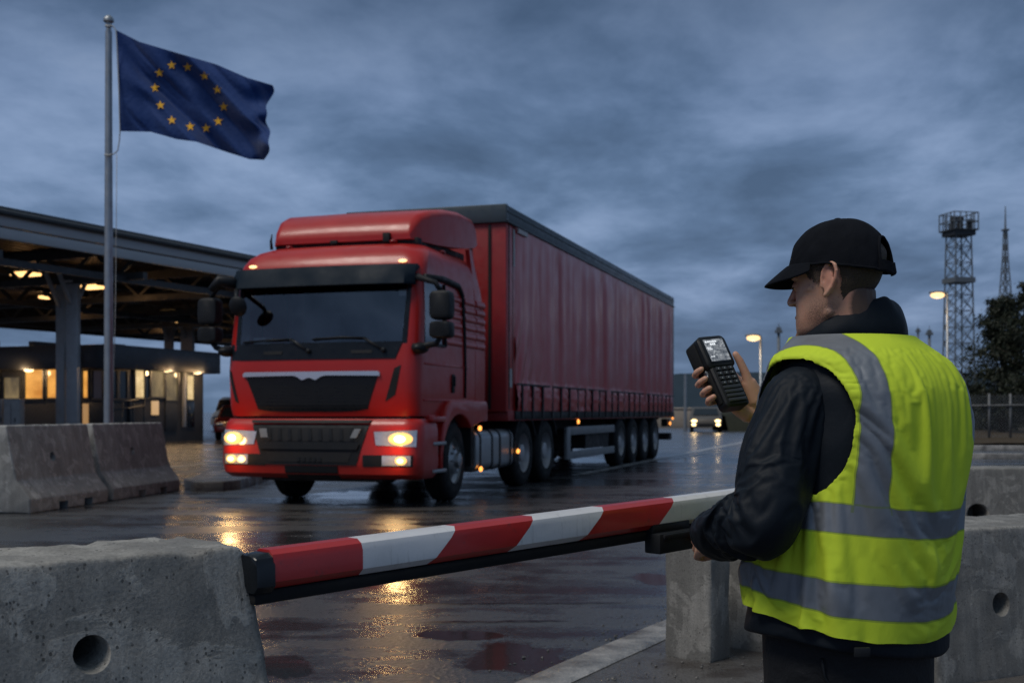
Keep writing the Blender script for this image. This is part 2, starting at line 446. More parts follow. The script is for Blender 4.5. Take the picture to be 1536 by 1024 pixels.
# ---------------------------------------------------------------- ground, road, kerbs
def dip(y): return -.19 * (1 - sstep(2.9, 4.3, y))
PUDDLES = [(775, 985, 190, 54), (690, 952, 150, 16), (990, 868, 100, 20), (560, 742, 240, 16), (1075, 690, 140, 10), (880, 690, 110, 9), (420, 1000, 140, 40)]
def m_asphalt():
    t = NT('wet_asphalt'); v = t.map()
    big = t.noise(t.map(scale=(.30, .85, 1), rot=(0, 0, R(-8))), .9, 7, .60, .25)
    tr = t.noise(t.map(scale=(.22, 1.7, 1), rot=(0, 0, R(5))), 1.3, 6, .62)
    med = t.noise(v, 3.0, 7, .65)
    coarse = t.noise(v, 30, 5, .62)
    stone = t.voro(v, 42)
    wet = t.math('ADD', t.math('MULTIPLY', big, .5), t.math('ADD', t.math('MULTIPLY', tr, .32), t.math('MULTIPLY', med, .22)))
    wetm = t.ramp(wet, [(.50, 0), (.575, 1)])
    pud = None; edge = t.math('ADD', t.math('MULTIPLY', t.math('SUBTRACT', t.noise(t.map(scale=(1, .6, 1)), 4.0, 5, .6), .5), 1.5), t.math('MULTIPLY', t.math('SUBTRACT', t.noise(v, 17, 3), .5), .35))
    for px, py, wpx, hpx in PUDDLES:
        c_ = G(px, py); rx = abs(G(px + wpx / 2, py).x - c_.x); ry = abs(G(px, py - hpx / 2).y - c_.y)
        mp = t.n('ShaderNodeMapping'); mp.vector_type = 'TEXTURE'; mp.inputs['Location'].default_value = (c_.x, c_.y, c_.z); mp.inputs['Scale'].default_value = (rx, ry, 1); t.l(t.coord(), mp.inputs[0])
        ln = t.n('ShaderNodeVectorMath', operation='LENGTH'); t.l(mp.outputs[0], ln.inputs[0])
        q = t.ramp(t.math('ADD', ln.outputs['Value'], edge), [(.74, 1), (.98, 0)]); pud = q if pud is None else t.math('MAXIMUM', pud, q)
    wetm = t.math('MAXIMUM', wetm, pud)
    agg = t.ramp(t.noise(v, 42, 6, .8), [(.34, 0), (.70, 1)])
    c = t.mix(agg, (.012, .013, .015), (.125, .126, .128)); c = t.mix(t.math('MULTIPLY', med, .5), c, (.022, .023, .025))
    c = t.mix(t.math('MULTIPLY', wetm, .75), c, (.010, .010, .011))
    rough = t.math('ADD', t.math('MULTIPLY', t.math('SUBTRACT', 1.0, wetm), .15), t.math('ADD', .09, t.math('MULTIPLY', coarse, .12))); rough = t.math('SUBTRACT', rough, t.math('MULTIPLY', pud, .06))
    dryb = t.math('SUBTRACT', 1.0, t.math('MAXIMUM', t.math('MULTIPLY', wetm, .80), t.math('MULTIPLY', pud, .97)))
    h = t.math('ADD', t.math('MULTIPLY', coarse, 1.0), t.math('MULTIPLY', stone, .5))
    b = t.bsdf(c, rough, 0, .5)
    bp = t.n('ShaderNodeBump'); bp.inputs['Distance'].default_value = .0088
    t.l(t.math('MULTIPLY', dryb, .75), bp.inputs['Strength']); t.l(h, bp.inputs['Height'])
    b2 = t.bump(t.noise(t.map(scale=(.5, 1, 1)), 1.3, 4), .10, .05, bp.outputs[0])
    t.l(b2, b.inputs['Normal']); return t.m
M['asphalt'] = m_asphalt()
def m_pavement():
    t = NT('wet_pavement'); v = t.map()
    big = t.noise(v, 1.5, 6, .6); grain = t.noise(v, 90, 4, .7); vo = t.voro(v, 70)
    c = t.mix(big, (.040, .038, .037), (.13, .12, .112)); c = t.mix(.9, c, t.mix(grain, 0.0, 1.0), 'OVERLAY')
    c = t.mix(t.ramp(t.noise(v, 6, 6), [(.5, 0), (.62, 1)]), c, (.05, .042, .038))
    r = t.ramp(t.noise(v, 2.6, 6, .6), [(.38, .16), (.62, .55)])
    t.bsdf(c, r, 0, .5, 0, t.bump(t.math('ADD', vo, grain), .7, .008)); return t.m
M['pavement'] = m_pavement()
def m_kerb():
    t = NT('wet_kerb_stone'); v = t.map()
    grain = t.noise(v, 110, 4, .7); big = t.noise(v, 4, 7, .65)
    c = t.mix(t.ramp(big, [(.35, 0), (.65, 1)]), (.11, .106, .10), (.38, .365, .345)); c = t.mix(.9, c, t.mix(grain, 0.0, 1.0), 'OVERLAY')
    t.bsdf(c, t.ramp(big, [(.3, .22), (.7, .55)]), 0, .5, 0, t.bump(t.math('ADD', grain, t.voro(v, 60)), .55, .008)); return t.m
M['kerb'] = m_kerb()
m = NT('puddle_water'); m.bsdf((.010, .009, .008), .09, 0, .5, 0, m.bump(m.noise(m.map(), 9, 2), .03, .01)); M['water'] = m.m
t = NT('worn_road_paint'); v = t.map(); c = t.mix(t.ramp(t.noise(v, 5, 8, .7), [(.42, 0), (.6, 1)]), (.09, .09, .09), (.58, .58, .58))
t.bsdf(c, .3, 0, .5, 0, t.bump(t.noise(v, 90, 3), .3, .006)); M['road_paint'] = t.m

ys = [-12, 0, 2.0, 2.6] + [2.9 + .1 * i for i in range(15)] + [5, 7, 10, 15, 22, 30, 45, 70, 110, 180, 300, 600, 1200, 2600]
xs = [-2600, -800, -250, -80, -30, -12, -6, -3, -1, 0, 1, 3, 6, 12, 30, 80, 250, 800, 2600]
g = MB().grid([[(x, y, dip(y)) for x in xs] for y in ys])
road = struct(g.build('road', M['asphalt'], smooth=True))

# pavement on the right with its pale kerb
K0 = G(760, 1024, .08); K1 = G(1000, 925, .08)
kd = (K1 - K0); kd.z = 0; kd.normalize(); kn = Vector((kd.y, -kd.x, 0))
kpts = [K0 + kd * (s) for s in (-2.6, -1.6, -1.2, -.8, -.4, 0, .5, 1.0, 2.0, 3.5, 5, 7, 9)]
def kz(p, dz): return Vector((p.x, p.y, dip(p.y) + dz))
kb = MB(); NK = 46
def kp(i): 
    s = -2.6 + 11.6 * i / NK; return K0 + kd * s
rows = []
for i in range(NK + 1):
    p = kp(i); j = .006 * nz(i * 1.7, 3.3)
    a = p + kn * (0 + j); b_ = p + kn * (.21 + j)
    prof = [(0, -.02), (.004, .062), (.02, .08), (.19, .082), (.205, .074)]
    rows.append([kz(p + kn * (u + j), hgt + .004 * nz(i * .9, u * 20)) for u, hgt in prof])
kb.rings(rows, closed=False, cap0=False, cap1=False)
struct(kb.build('kerb', M['kerb'], smooth=True))
pv = MB(); rows = []
for i in range(NK + 1):
    p = kp(i); rows.append([kz(p + kn * u, .071 + .006 * nz(p.x * 2 + u, p.y * 2)) for u in (.2, .4, .7, 1.0, 1.5, 2.2, 3.2, 5.0, 8.0)])
pv.grid(rows); struct(pv.build('pavement', M['pavement'], smooth=True))
# loose grit along the kerb: nobody could count it
gr = MB()
for i in range(900):
    s = random.uniform(-.6, 4.5); u = -abs(random.gauss(0, .16)) if random.random() < .6 else .25 + abs(random.gauss(0, .4))
    p = K0 + kd * s + kn * u; r = random.uniform(.003, .010) * (1.4 if random.random() < .1 else 1)
    z = (dip(p.y) if u < 0 else dip(p.y) + .072)
    vs = []
    for (a, b_, c_) in ((1, 0, 0), (0, 1, 0), (-1, 0, 0), (0, -1, 0), (0, 0, 1), (0, 0, -.6)):
        q = random.uniform(.6, 1.2) * r; vs.append((p.x + a * q, p.y + b_ * q, z + r * .4 + c_ * q * .8))
    gr.add(vs, [(0, 1, 4), (1, 2, 4), (2, 3, 4), (3, 0, 4), (1, 0, 5), (2, 1, 5), (3, 2, 5), (0, 3, 5)])
grit = gr.build('gravel', m_simple('gravel_stone', (.07, .066, .062), .45, 0, .5)); struct(grit, 'stuff'); grit['label'] = 'loose wet grit scattered along the kerb'; grit['category'] = 'gravel'

# painted line along the lane and a fainter one beside it
def strip(p, q, wd, mat, z, name, n=24):
    d = (q - p); d.z = 0; L = d.length; d.normalize(); s_ = Vector((d.y, -d.x, 0)) * (wd / 2)
    mb = MB().grid([[Vector((c.x, c.y, dip(c.y) + z)) for c in (p + d * (L * i / n) - s_, p + d * (L * i / n) + s_)] for i in range(n + 1)])
    return struct(mb.build(name, M[mat]))
strip(G(868, 712), G(1125, 661), .22, 'road_paint', .008, 'lane_marking'); strip(G(1012, 688), G(1062, 679), .14, 'road_paint', .008, 'lane_marking')
strip(G(215, 706), G(334, 692), .12, 'road_paint', .008, 'lane_marking')
# saw-cut seams in the asphalt
t = NT('tar_seam'); t.bsdf((.006, .006, .006), .2); M['tar'] = t.m
def seam(a, b_, wd, seed, n=40):
    rows = []
    for i in range(n + 1):
        k = i / n; px = lerp(a[0], b_[0], k); py = lerp(a[1], b_[1], k) + 1.6 * nz(k * 9, seed) ; q = G(px, py)
        w_ = wd * (.5 + .6 * abs(nz(k * 14, seed + 3))) * min(1, k * 8, (1 - k) * 8); rows.append([(q.x, q.y - w_, dip(q.y) + .006), (q.x, q.y + w_, dip(q.y) + .006)])
    return struct(MB().grid(rows).build('tar_seam', M['tar']))
seam((575, 906), (965, 904), .022, 1.0); seam((620, 934), (860, 931), .02, 5.0); seam((300, 770), (860, 752), .04, 8.0)

# traffic island with a kerb, left of the lorry
isl = [(-4.1, 17.6), (-4.22, 17.1), (-4.6, 16.95), (-4.95, 17.6), (-5.2, 19.5), (-4.9, 21), (-4.25, 21), (-4.1, 19)]
o = MB().prism(isl, Matrix.Translation((0, 0, -.05)), .19).build('traffic_island', M['pavement'], bevel=.02); struct(o)
# grass verge and the kerbs on the right
t = NT('dead_grass_verge'); v = t.map(); c = t.mix(t.noise(v, 6, 6, .7), (.025, .020, .012), (.085, .058, .030)); t.bsdf(c, .8, 0, .2, 0, t.bump(t.noise(v, 25, 4), .8, .05)); M['verge'] = t.m
vg = MB(); rows = []
for i in range(40):
    y = 37 + i * .9; xl = (1330 - 768) / F * y; rows.append([(xl + x, y, .04 + .12 * sstep(0, 3, x) + .05 * nz(xl + x, y)) for x in (0, 1.5, 3.5, 6, 10, 16, 24, 48)])
vg.grid(rows); struct(vg.build('grass_verge', M['verge'], smooth=True))
def kerbline(a, b_, wd, hgt, name='kerb'):
    mb = MB(); mb.bar(Vector((a[0], a[1], hgt / 2 - .02)), Vector((b_[0], b_[1], hgt / 2 - .02)), wd, hgt + .04); return struct(mb.build(name, M['kerb'], bevel=.02))
kerbline((9.5, 35.6), (40, 33.2), .35, .15); kerbline((9.0, 29.0), (40, 27.0), .3, .14)
# far wooded hills
t = NT('wooded_hills'); v = t.map(); c = t.mix(t.noise(v, .06, 8, .7), (.016, .026, .036), (.035, .055, .075)); t.bsdf(c, .95, 0, .1); M['hill'] = t.m
rows = []
for i in range(121):
    px = lerp(860, 2000, i / 120); k = sstep(860, 1030, px)
    top = (58 + 9 * nz(px * .006, 1.0) + 3 * nz(px * .03, 2.0) + 1.6 * nz(px * .13, 5.0)) * (.25 + .75 * k)
    d = 640; x = (px - HX) / F * d
    rows.append([(x * .93, d * .93, -1), (x * .96, d * .96, top / F * d * .45), (x, d, H + top / F * d), (x * 1.3, d * 1.3, -1)])
struct(MB().grid(rows).build('hills', M['hill'], smooth=True))
# ---------------------------------------------------------------- concrete blocks
def fillet(poly, r, n=4):
    out = []
    N = len(poly)
    for i in range(N):
        p = Vector(poly[i]); a = (Vector(poly[i - 1]) - p); b = (Vector(poly[(i + 1) % N]) - p)
        rr = min(r, a.length * .45, b.length * .45); a.normalize(); b.normalize()
        for k in range(n + 1):
            t = k / n; out.append(p + a * rr * (1 - t) ** 2 + b * rr * t ** 2)
    return out
def densify(poly, step):
    out = []; N = len(poly)
    for i in range(N):
        a = poly[i]; b = poly[(i + 1) % N]; k = max(1, int((b - a).length / step))
        for j in range(k): out.append(a.lerp(b, j / k))
    return out
def concrete_block(name, label, cat, top, L, length, prof, mat, holes=(), notches=(), step=.02, rough=.006, group=None, seed=0.0, rfil=.02, endt=0.0):
    """prof: (u outwards to the front, z) outline; top: world point of the profile's origin at s=0; the block runs along L"""
    L = Vector((L[0], L[1], 0)).normalized(); nf = Vector((L.y, -L.x, 0))
    base = Vector((top[0], top[1], 0))
    cu = sum(p[0] for p in prof) / len(prof); czz = sum(p[1] for p in prof) / len(prof)
    ztop = max(p[1] for p in prof)
    pr = densify(fillet([Vector(p) for p in prof], rfil), step)
    ss = [0, .004, .012, .025]; n = max(4, int(length / step))
    ss = ss + [lerp(.025, length - .025, i / n) for i in range(1, n)] + [length - .025, length - .012, length - .004, length]
    ins = lambda s: .018 if s < .001 else (.009 if s < .006 else (.002 if s < .014 else 0))
    rings = []
    for s in ss:
        k = ins(min(s, length - s)); ring = []
        for p in pr:
            u, z = p.x, p.y
            du, dz2 = u - cu, z - czz; q = math.hypot(du, dz2) or 1
            u -= du / q * k; z -= dz2 / q * k
            w_ = L * (s + (2 * s / length - 1) * endt * (ztop - z)) + nf * u + Vector((0, 0, z))
            a = w_ * 13
            ng = rough * (fbm(a.x + seed, a.y, a.z, 4) * .55) - rough * 2.2 * max(0, nz(w_.x * 17 + seed, w_.y * 17, w_.z * 17) - .32) * (1 if (s < .06 or s > length - .06 or z > max(x[1] for x in prof) - .05) else .0)
            w_ += nf * (du / q * ng) + Vector((0, 0, dz2 / q * ng))
            ring.append(w_)
        rings.append(ring)
    mb = MB().rings(rings); o = mb.build(name, mat, smooth=True)
    for s, z, r, depth in holes:
        uu = max(p[0] for p in prof) + .1
        c = MB(); M4 = Matrix.Translation(L * s + nf * uu + Vector((0, 0, z))) @ Matrix((tuple(L) + (0,), (0, 0, 1, 0), tuple(nf) + (0,), (0, 0, 0, 1))).transposed()
        u_s = interp(z, sorted([(p[1], p[0]) for p in prof if p[0] > cu]))[0]
        c.lathe([(r * 1.0, -depth - (uu - u_s)), (r, -(uu - u_s) - .014), (r * 1.22, -(uu - u_s) + .006), (r * 1.5, 0)], M4, 32)
        boolean_cut(o, c.build('cutter', mat))
    for s, wdt, hgt, dep in notches:
        c = MB(); u1 = max(p[0] for p in prof)
        Mr = Matrix((tuple(L), tuple(nf), (0, 0, 1))).transposed()
        z0 = min(p[1] for p in prof)
        c.box(L * s + nf * (u1 + .05 - dep / 2) + Vector((0, 0, z0 + hgt / 2 - .05)), (wdt, dep + .1, hgt + .1), Mr)
        boolean_cut(o, c.build('cutter', mat))
    o.location = base; set_smooth(o, 38)
    return tag(o, label, cat, group)

T = P(367, 818, 2.15)
zt = T.z
# the length axis runs from the right end back towards the left, so the front normal is given by (L.y, -L.x) of the reversed axis
Lb = Vector((.774, .633, 0)); st = T - Lb * 1.75
def sz_of(px, py, top, L, prof_u):
    """(s, z) on a battered front face for a pixel: intersect the view ray with the face u(z)"""
    L = Vector((L[0], L[1], 0)).normalized(); nf = Vector((L.y, -L.x, 0)); best = None
    for i in range(4000):
        d = .8 + i * .004; q = P(px, py, d); r = q - Vector((top[0], top[1], 0)); u = r.dot(nf)
        e = abs(u - prof_u(q.z))
        if best is None or e < best[0]: best = (e, r.dot(L), q.z)
    return best[1], best[2]
pf = lambda z: .20 * (zt - z) / (zt + .2)
hs, hzv = sz_of(138, 979, st, Lb, pf)
left_block = concrete_block('concrete_barrier', 'weathered concrete barrier in the near left corner, butting against the striped boom', 'concrete barrier',
               st, Lb, 1.75, [(0, zt), (.20, -.20), (-.46, -.20), (-.25, zt)], M['concrete'], holes=[(hs, hzv, .0275, .20)], step=.0125, rough=.008, seed=2.0, rfil=.009, endt=.13)
# right front block
T2 = Vector(P(1390, 797, 4.64)); L2 = (.905, .425)
zt2 = .676; pf2 = lambda z: .06 * (zt2 - z) / .6
h2 = sz_of(1502, 905, T2, L2, pf2)
concrete_block('concrete_barrier', 'low concrete barrier with a round hole on the pavement just right of the officer', 'concrete barrier',
               T2, L2, 2.2, [(0, zt2), (.06, .06), (-.50, .06), (-.44, zt2)], M['concrete_block'], holes=[(h2[0], h2[1], .042, .2)],
               notches=[(.62, .09, .07, .3)], step=.02, rough=.007, seed=9.0, rfil=.014)
T3 = Vector(P(1330, 704, 8.6)); zt3 = 1.15 - 84 * 8.6 / F; h3 = sz_of(1467, 771, T3, (1, .03), lambda z: .05 * (zt3 - z) / zt3)
concrete_block('concrete_barrier', 'concrete barrier at the right edge, farther back, showing above the nearer low one', 'concrete barrier',
               T3, (1, .03), 3.2, [(0, zt3), (.05, 0), (-.45, 0), (-.40, zt3)], M['concrete_block'], holes=[(h3[0], h3[1], .075, .25)], step=.03, rough=.006, seed=15.0, rfil=.015)
# the two short posts under the end of the boom
c0 = Vector(G(1065, 993, .075)); La = Vector((.74, -.67, 0))
concrete_block('concrete_post', 'short square concrete post under the boom, left of its neighbour, standing clear of the officer', 'concrete post',
               c0 - La * .235, La, .235, [(0, .567), (0, .06), (-.165, .06), (-.165, .567)], M['concrete_block'], step=.016, rough=.006, seed=21.0, rfil=.012)
c1_ = Vector((1.16, 5.22, 0))
concrete_block('concrete_post', 'short concrete post half hidden behind the back of the yellow vest', 'concrete post',
               c1_ - La * .27, La, .27, [(0, .575), (0, .06), (-.20, .06), (-.20, .575)], M['concrete_block'], step=.016, rough=.006, seed=27.0, rfil=.012)
# jersey barriers on the far left
Lj = Vector((.153, .988, 0)); jp = [(.36, 0), (.36, .16), (.19, .37), (.065, 1.0), (-.065, 1.0), (-.19, .37), (-.36, .16), (-.36, 0)]
nfj = Vector((Lj.y, -Lj.x, 0))
j0 = Vector((-5.47, 13.24, 0)) - nfj * .36
jm = lambda s0, ln, lab, sd: concrete_block('jersey_barrier', lab, 'concrete barrier', j0 + Lj * s0, Lj, ln, jp, M['concrete_far'],
      holes=[(ln * .47, .62, .05, .14)], notches=[(ln * .40, .2, .09, .3), (ln * .72, .2, .09, .3)], step=.035, rough=.012, seed=sd, group='jersey barriers left of the lorry')
jm(0, 1.80, 'pale jersey barrier nearer the camera in the row left of the lorry', 31.0)
jm(1.93, 2.02, 'pale jersey barrier at the far end of its row, just left of the red lorry', 37.0)

# ---------------------------------------------------------------- boom
A = P(388, 855, 2.15); B = P(1080, 757, 3.15)
bd = (B - A).normalized(); bl = (B - A).length
t = NT('boom_red'); v = t.map(); c = t.mix(t.noise(v, 14, 6, .65), (.34, .012, .012), (.46, .022, .02)); c = t.mix(t.math('MULTIPLY', t.ramp(t.noise(v, 40, 6, .7), [(.58, 0), (.68, 1)]), .5), c, (.12, .03, .03))
t.bsdf(c, .34, 0, .5, .15, t.bump(t.noise(v, 220, 3), .08, .004)); M['boom_red'] = t.m
t = NT('boom_white'); v = t.map(); c = t.mix(t.noise(v, 9, 7, .65), (.50, .50, .51), (.76, .76, .77))
vs = t.map(scale=(3, 3, 40)); c = t.mix(t.math('MULTIPLY', t.ramp(t.noise(t.map(scale=(14, 14, 3)), 3, 8, .7), [(.56, 0), (.72, 1)]), .45), c, (.22, .21, .20))
t.bsdf(c, .36, 0, .5, .1, t.bump(t.noise(v, 220, 3), .08, .004)); M['boom_white'] = t.m
az = math.atan2(bd.y, bd.x); el = math.asin(bd.z)
boom = thing('boom_barrier', 'red and white striped boom across the road with a black rubber edge underneath', 'barrier', A, az)
boom.rotation_euler = (0, -el, az)
sec = [(.016, .038), (.029, .030), (.034, .017), (.034, -.020), (.020, -.033), (-.020, -.033), (-.034, -.020), (-.034, .017), (-.029, .030), (-.016, .038)]   # (y, z)
cuts = [(.012, 0), (.213, .02), (.423, 1.15), (.655, 1.15), (.890, 1.25), (1.158, 1.3), (1.52, 1.2), (1.76, .9), (1.92, 0)]
mb = MB()
fine = []
for i in range(len(cuts) - 1):
    rings = []
    for kx in (0, .5, 1):
        s0 = lerp(cuts[i][0], cuts[i + 1][0], kx); k_ = lerp(cuts[i][1], cuts[i + 1][1], kx)
        rings.append([(s0 + k_ * z, y, z) for y, z in sec])
    mb.rings(rings, i % 2, i == 0, i == len(cuts) - 2)
mb.build('arm', [M['boom_red'], M['boom_white']], boom, auto=25)
mb = MB(); mb.bar((-.02, 0, -.048), (1.92, 0, -.048), .034, .026); mb.build('rubber_edge', M['rubber'], boom, bevel=.005)
mb = MB(); rings = []
for s0, k in ((-.026, .80), (-.024, .98), (-.019, 1.03), (.013, 1.04), (.0135, .9)): rings.append([(s0, y * k, z * k - .006 * (k > .9)) for y, z in sec])
mb.rings(rings); mb.build('end_cap', M['black_gloss'], boom, auto=30)
mb = MB(); mb.box((1.185, -.035, -.066), (.17, .05, .05)); mb.box((1.19, -.062, -.050), (.155, .008, .014)); mb.box((1.18, -.02, -.032), (.15, .03, .024))
br = mb.build('bracket', M['black_plastic'], boom, bevel=.006)
mb = MB(); mb.ell((1.262, -.075, -.060), (.014, .016, .024)); mb.build('knob', m_simple('red_knob', (.42, .02, .015), .3), br, smooth=True)
mb = MB(); mb.bar((1.84, .02, -.98), (1.84, .02, -.06), .07, .07); mb.build('rest_post', M['steel_grey'], boom, bevel=.006)

# ---------------------------------------------------------------- flag and pole
FD = 20.0; fb = P(163, 700, FD); base = Vector((fb.x, fb.y, 0)); zt_ = P(163, 30, FD).z
pole = thing('flagpole', 'tall grey metal flagpole with a rounded cap carrying the blue flag', 'flagpole', base)
prof = [(.086, 0), (.084, .02)] + [(lerp(.084, .056, i / 12), lerp(.02, zt_ - .2, i / 12)) for i in range(1, 13)] + [(.045, zt_ - .2), (.045, zt_ - .06)]
MB().lathe(prof, seg=24).build('shaft', M['steel'], pole, auto=40)
MB().lathe([(.03, zt_ - .08), (.05, zt_ - .06), (.088, zt_ - .03), (.088, zt_ + .005), (.07, zt_ + .04), (.035, zt_ + .07), (.008, zt_ + .08)], seg=24).build('finial', M['steel'], pole, auto=50)
rp = MB()
loc = lambda px, py, dd=0: P(px, py, FD - .1 + dd) - base
rp.tube([loc(165, 38), loc(170, 40), loc(174, 46), loc(176, 75), loc(178, 120), loc(179, 165), loc(180, 196), loc(179, 212), loc(176.5, 226), loc(171, 231), loc(164, 233)], .010, 6)
rp.tube([loc(175, 230), loc(174.5, 330), loc(173, 470), loc(169, 620)], .006, 6)
rp.tube([loc(158, 38.5), loc(163, 40), loc(168, 39)], .022, 6); rp.tube([loc(157, 232), loc(163, 233.5), loc(168, 232)], .018, 6)
rp.build('halyard', m_simple('pale_rope', (.35, .35, .34), .8), pole, smooth=True)

FU, FV = 120, 80
top = [(0, (173.5, 45)), (.15, (209, 63)), (.4, (270, 81)), (.62, (325, 97)), (.8, (371, 117)), (1, (407, 128))]
bot = [(0, (180, 197)), (.2, (226, 198)), (.36, (265, 209)), (.5, (295, 213)), (.68, (342, 229)), (.82, (375, 239)), (1, (400, 240))]
def ip(u, tab): return interp(u, [(a, b[0], b[1]) for a, b in tab])
def flag_pt(u, v):
    a = ip(u, top); b = ip(u, bot)
    px = lerp(a[0], b[0], v); py = lerp(a[1], b[1], v)
    e = sstep(.72, 1, u)
    px += e * (3.0 * math.sin(v * 9.5 + .6) - 6 * math.exp(-((v - .30) / .08) ** 2) + 2.0 * math.sin(v * 23))
    # diagonal folds that run from the upper hoist down towards the fly
    q = u * 1.0 - v * .62
    dep = .20 * math.sin(q * 7.5 + .6 + .8 * nz(u * 2, v * 2)) * (.25 + u) + .07 * math.sin(q * 19 + 1.5 + 1.6 * nz(u * 3, v * 3, 4)) * sstep(0, .25, u)
    dep += .10 * nz(u * 4.5 - v * 3.1, v * 1.4 + u * 1.2, 8) + e * .10 * math.sin(v * 14 + u * 6)
    f2 = nz(u * 7 - v * 4.2, v * 1.2, 3.3)
    dep += .045 * (1 - min(1, abs(f2) * 3.2)) * sstep(0, .15, u)
    return px, py, FD + dep - .35 * u
vs = []; pxs = []
for j in range(FV + 1):
    for i in range(FU + 1):
        px, py, d = flag_pt(i / FU, j / FV); vs.append(P(px, py, d) - base); pxs.append((px, py, d))
fs = [(j * (FU + 1) + i, j * (FU + 1) + i + 1, (j + 1) * (FU + 1) + i + 1, (j + 1) * (FU + 1) + i) for j in range(FV) for i in range(FU)]
fl = MB(); fl.add(vs, fs, 0)
arr = np.array(pxs)
sub = [(257.4, 98), (281.3, 101), (306.7, 114.3), (326, 134.6), (335.4, 160.5), (327.2, 182), (309, 192.5), (285.3, 190), (257.7, 180.3), (240.6, 158), (232.5, 132), (239, 109.5)]
def depth_at(px, py):
    e = (arr[:, 0] - px) ** 2 + (arr[:, 1] - py) ** 2; k = np.argsort(e)[:4]; wgt = 1 / (e[k] + .05); return float((arr[k, 2] * wgt).sum() / wgt.sum())
for cx, cy in sub:
    for off in (-.016, .016):
        pts = []
        for k in range(10):
            a = PI / 2 + k * PI / 5 + .07; r = 7.4 if k % 2 == 0 else 2.95
            x, y = cx + r * math.cos(a), cy - r * math.sin(a); pts.append(P(x, y, depth_at(x, y) + off) - base)
        pts.append(P(cx, cy, depth_at(cx, cy) + off) - base)
        fl.add(pts, [(10, k, (k + 1) % 10) for k in range(10)], 1)
t = NT('blue_flag_cloth'); v = t.map(); c = t.mix(t.noise(v, 4, 4), (.003, .029, .125), (.005, .038, .17))
b = t.bsdf(c, .75, 0, .25, 0, t.bump(t.noise(t.map(scale=(1, 1, 1)), 14, 4), .25, .05), Sheen_Weight=.15); fm = t.m
flag = fl.build('flag', [fm, m_simple('gold_star_cloth', (.90, .47, .03), .7, var=.1)], smooth=True, fixn=False); flag.location = base
tag(flag, 'blue flag with a ring of twelve gold stars, streaming from the flagpole', 'flag')
# ---------------------------------------------------------------- the lorry (local: x to its driver's side, y backwards, z up)
TH = math.atan2(550, 1750); tn = Vector((math.cos(TH), -math.sin(TH), 0))
TO = Vector((-1.16, 13.9, 0)) - tn * 1.25
truck = thing('articulated_lorry', 'red articulated lorry with a curtain-sided trailer and its headlights on', 'lorry', TO, -TH)
WS = 1.27                                   # half width of the cab
CABT = [  # z, front y, half width, corner radius, rear y
    (1.10, .05, 1.24, .16, 2.15), (1.22, .02, 1.26, .17, 2.2), (1.66, .00, 1.27, .18, 2.2), (1.82, .02, 1.27, .18, 2.2), (2.00, .05, 1.27, .18, 2.2), (2.38, .115, 1.265, .18, 2.2),
    (2.74, .18, 1.255, .18, 2.2), (2.92, .225, 1.245, .19, 2.2), (3.02, .26, 1.23, .22, 2.2), (3.12, .33, 1.20, .26, 2.2), (3.20, .43, 1.14, .30, 2.2), (3.26, .58, 1.05, .32, 2.2), (3.30, .80, .95, .3, 2.2)]
BOW = .07
def cab_front(x, z, off=0.0):
    f, w_, rc, r_ = interp(z, CABT)
    ax = abs(x)
    y = f + BOW * (min(ax, w_ - rc) / w_) ** 2
    if ax > w_ - rc:
        q = min(1, (ax - (w_ - rc)) / rc); y += rc * (1 - math.sqrt(max(0, 1 - q * q)))
    return Vector((x, y - off, z))
def cab_side(y, z, off=0.0, sgn=1):
    f, w_, rc, r_ = interp(z, CABT); return Vector((sgn * (w_ + off), y, z))
zl = [1.10, 1.16, 1.22, 1.4, 1.66, 1.82, 2.0, 2.2, 2.38, 2.56, 2.70, 2.74, 2.83, 2.92, 2.97, 3.02, 3.07, 3.12, 3.16, 3.20, 3.23, 3.26, 3.30]
XF = [0, .35, .7, .95, 1.09]
SY = [.30, .42, .70, 1.05, 1.5, 1.9, 2.2]
def cab_ring(z):
    f, w_, rc, r_ = interp(z, CABT); half = []
    for x in XF: 
        xx = min(x, w_ - rc) if x < 1.09 else w_ - rc
        xx = x / 1.09 * (w_ - rc)
        half.append((xx, f + BOW * (xx / w_) ** 2))
    yb = f + BOW * ((w_ - rc) / w_) ** 2
    for k in range(1, 7):
        a = PI / 2 * k / 6; half.append((w_ - rc + rc * math.sin(a), yb + rc * (1 - math.cos(a))))
    y0 = yb + rc
    for y in SY[0:]:
        half.append((w_, max(y0 + .01 * SY.index(y), y if y > y0 else y0 + .005 * SY.index(y))))
    n = len(half)
    return [(-x, y, z) for x, y in half[::-1]][:-1] + [(x, y, z) for x, y in half], n
rings = []
for z in zl:
    r_, NHALF = cab_ring(z); rings.append(r_)
cab = MB(); N = len(rings[0]); c0i = NHALF - 1                # index of x = 0
vs = [p for r_ in rings for p in r_]; fs = []; gl_f = []
sidx = c0i + len(XF) - 1 + 6                                    # first index on the right side (end of the corner arc)
for i in range(len(zl) - 1):
    for j in range(N):
        k = (j + 1) % N; q = (i * N + j, i * N + k, (i + 1) * N + k, (i + 1) * N + j)
        mz = (zl[i] + zl[i + 1]) / 2
        o1 = min(abs(j - c0i), abs(k - c0i))
        front = max(abs(j - c0i), abs(k - c0i)) <= len(XF) - 1
        sidew = (j > c0i and sidx + 1 <= j and j + 1 <= sidx + 3) or (j < c0i and c0i - (sidx - c0i) - 3 <= j and j + 1 <= c0i - (sidx - c0i) - 1)
        if front and 2.0 < mz < 2.74: continue
        if sidew and 2.0 < mz < 2.74: continue
        fs.append(q)
fs.append(tuple((len(zl) - 1) * N + j for j in range(N)))
fs.append(tuple(range(N - 1, -1, -1)))
cab.add(vs, fs)
cabo = cab.build('cab', M['red'], truck, auto=32)
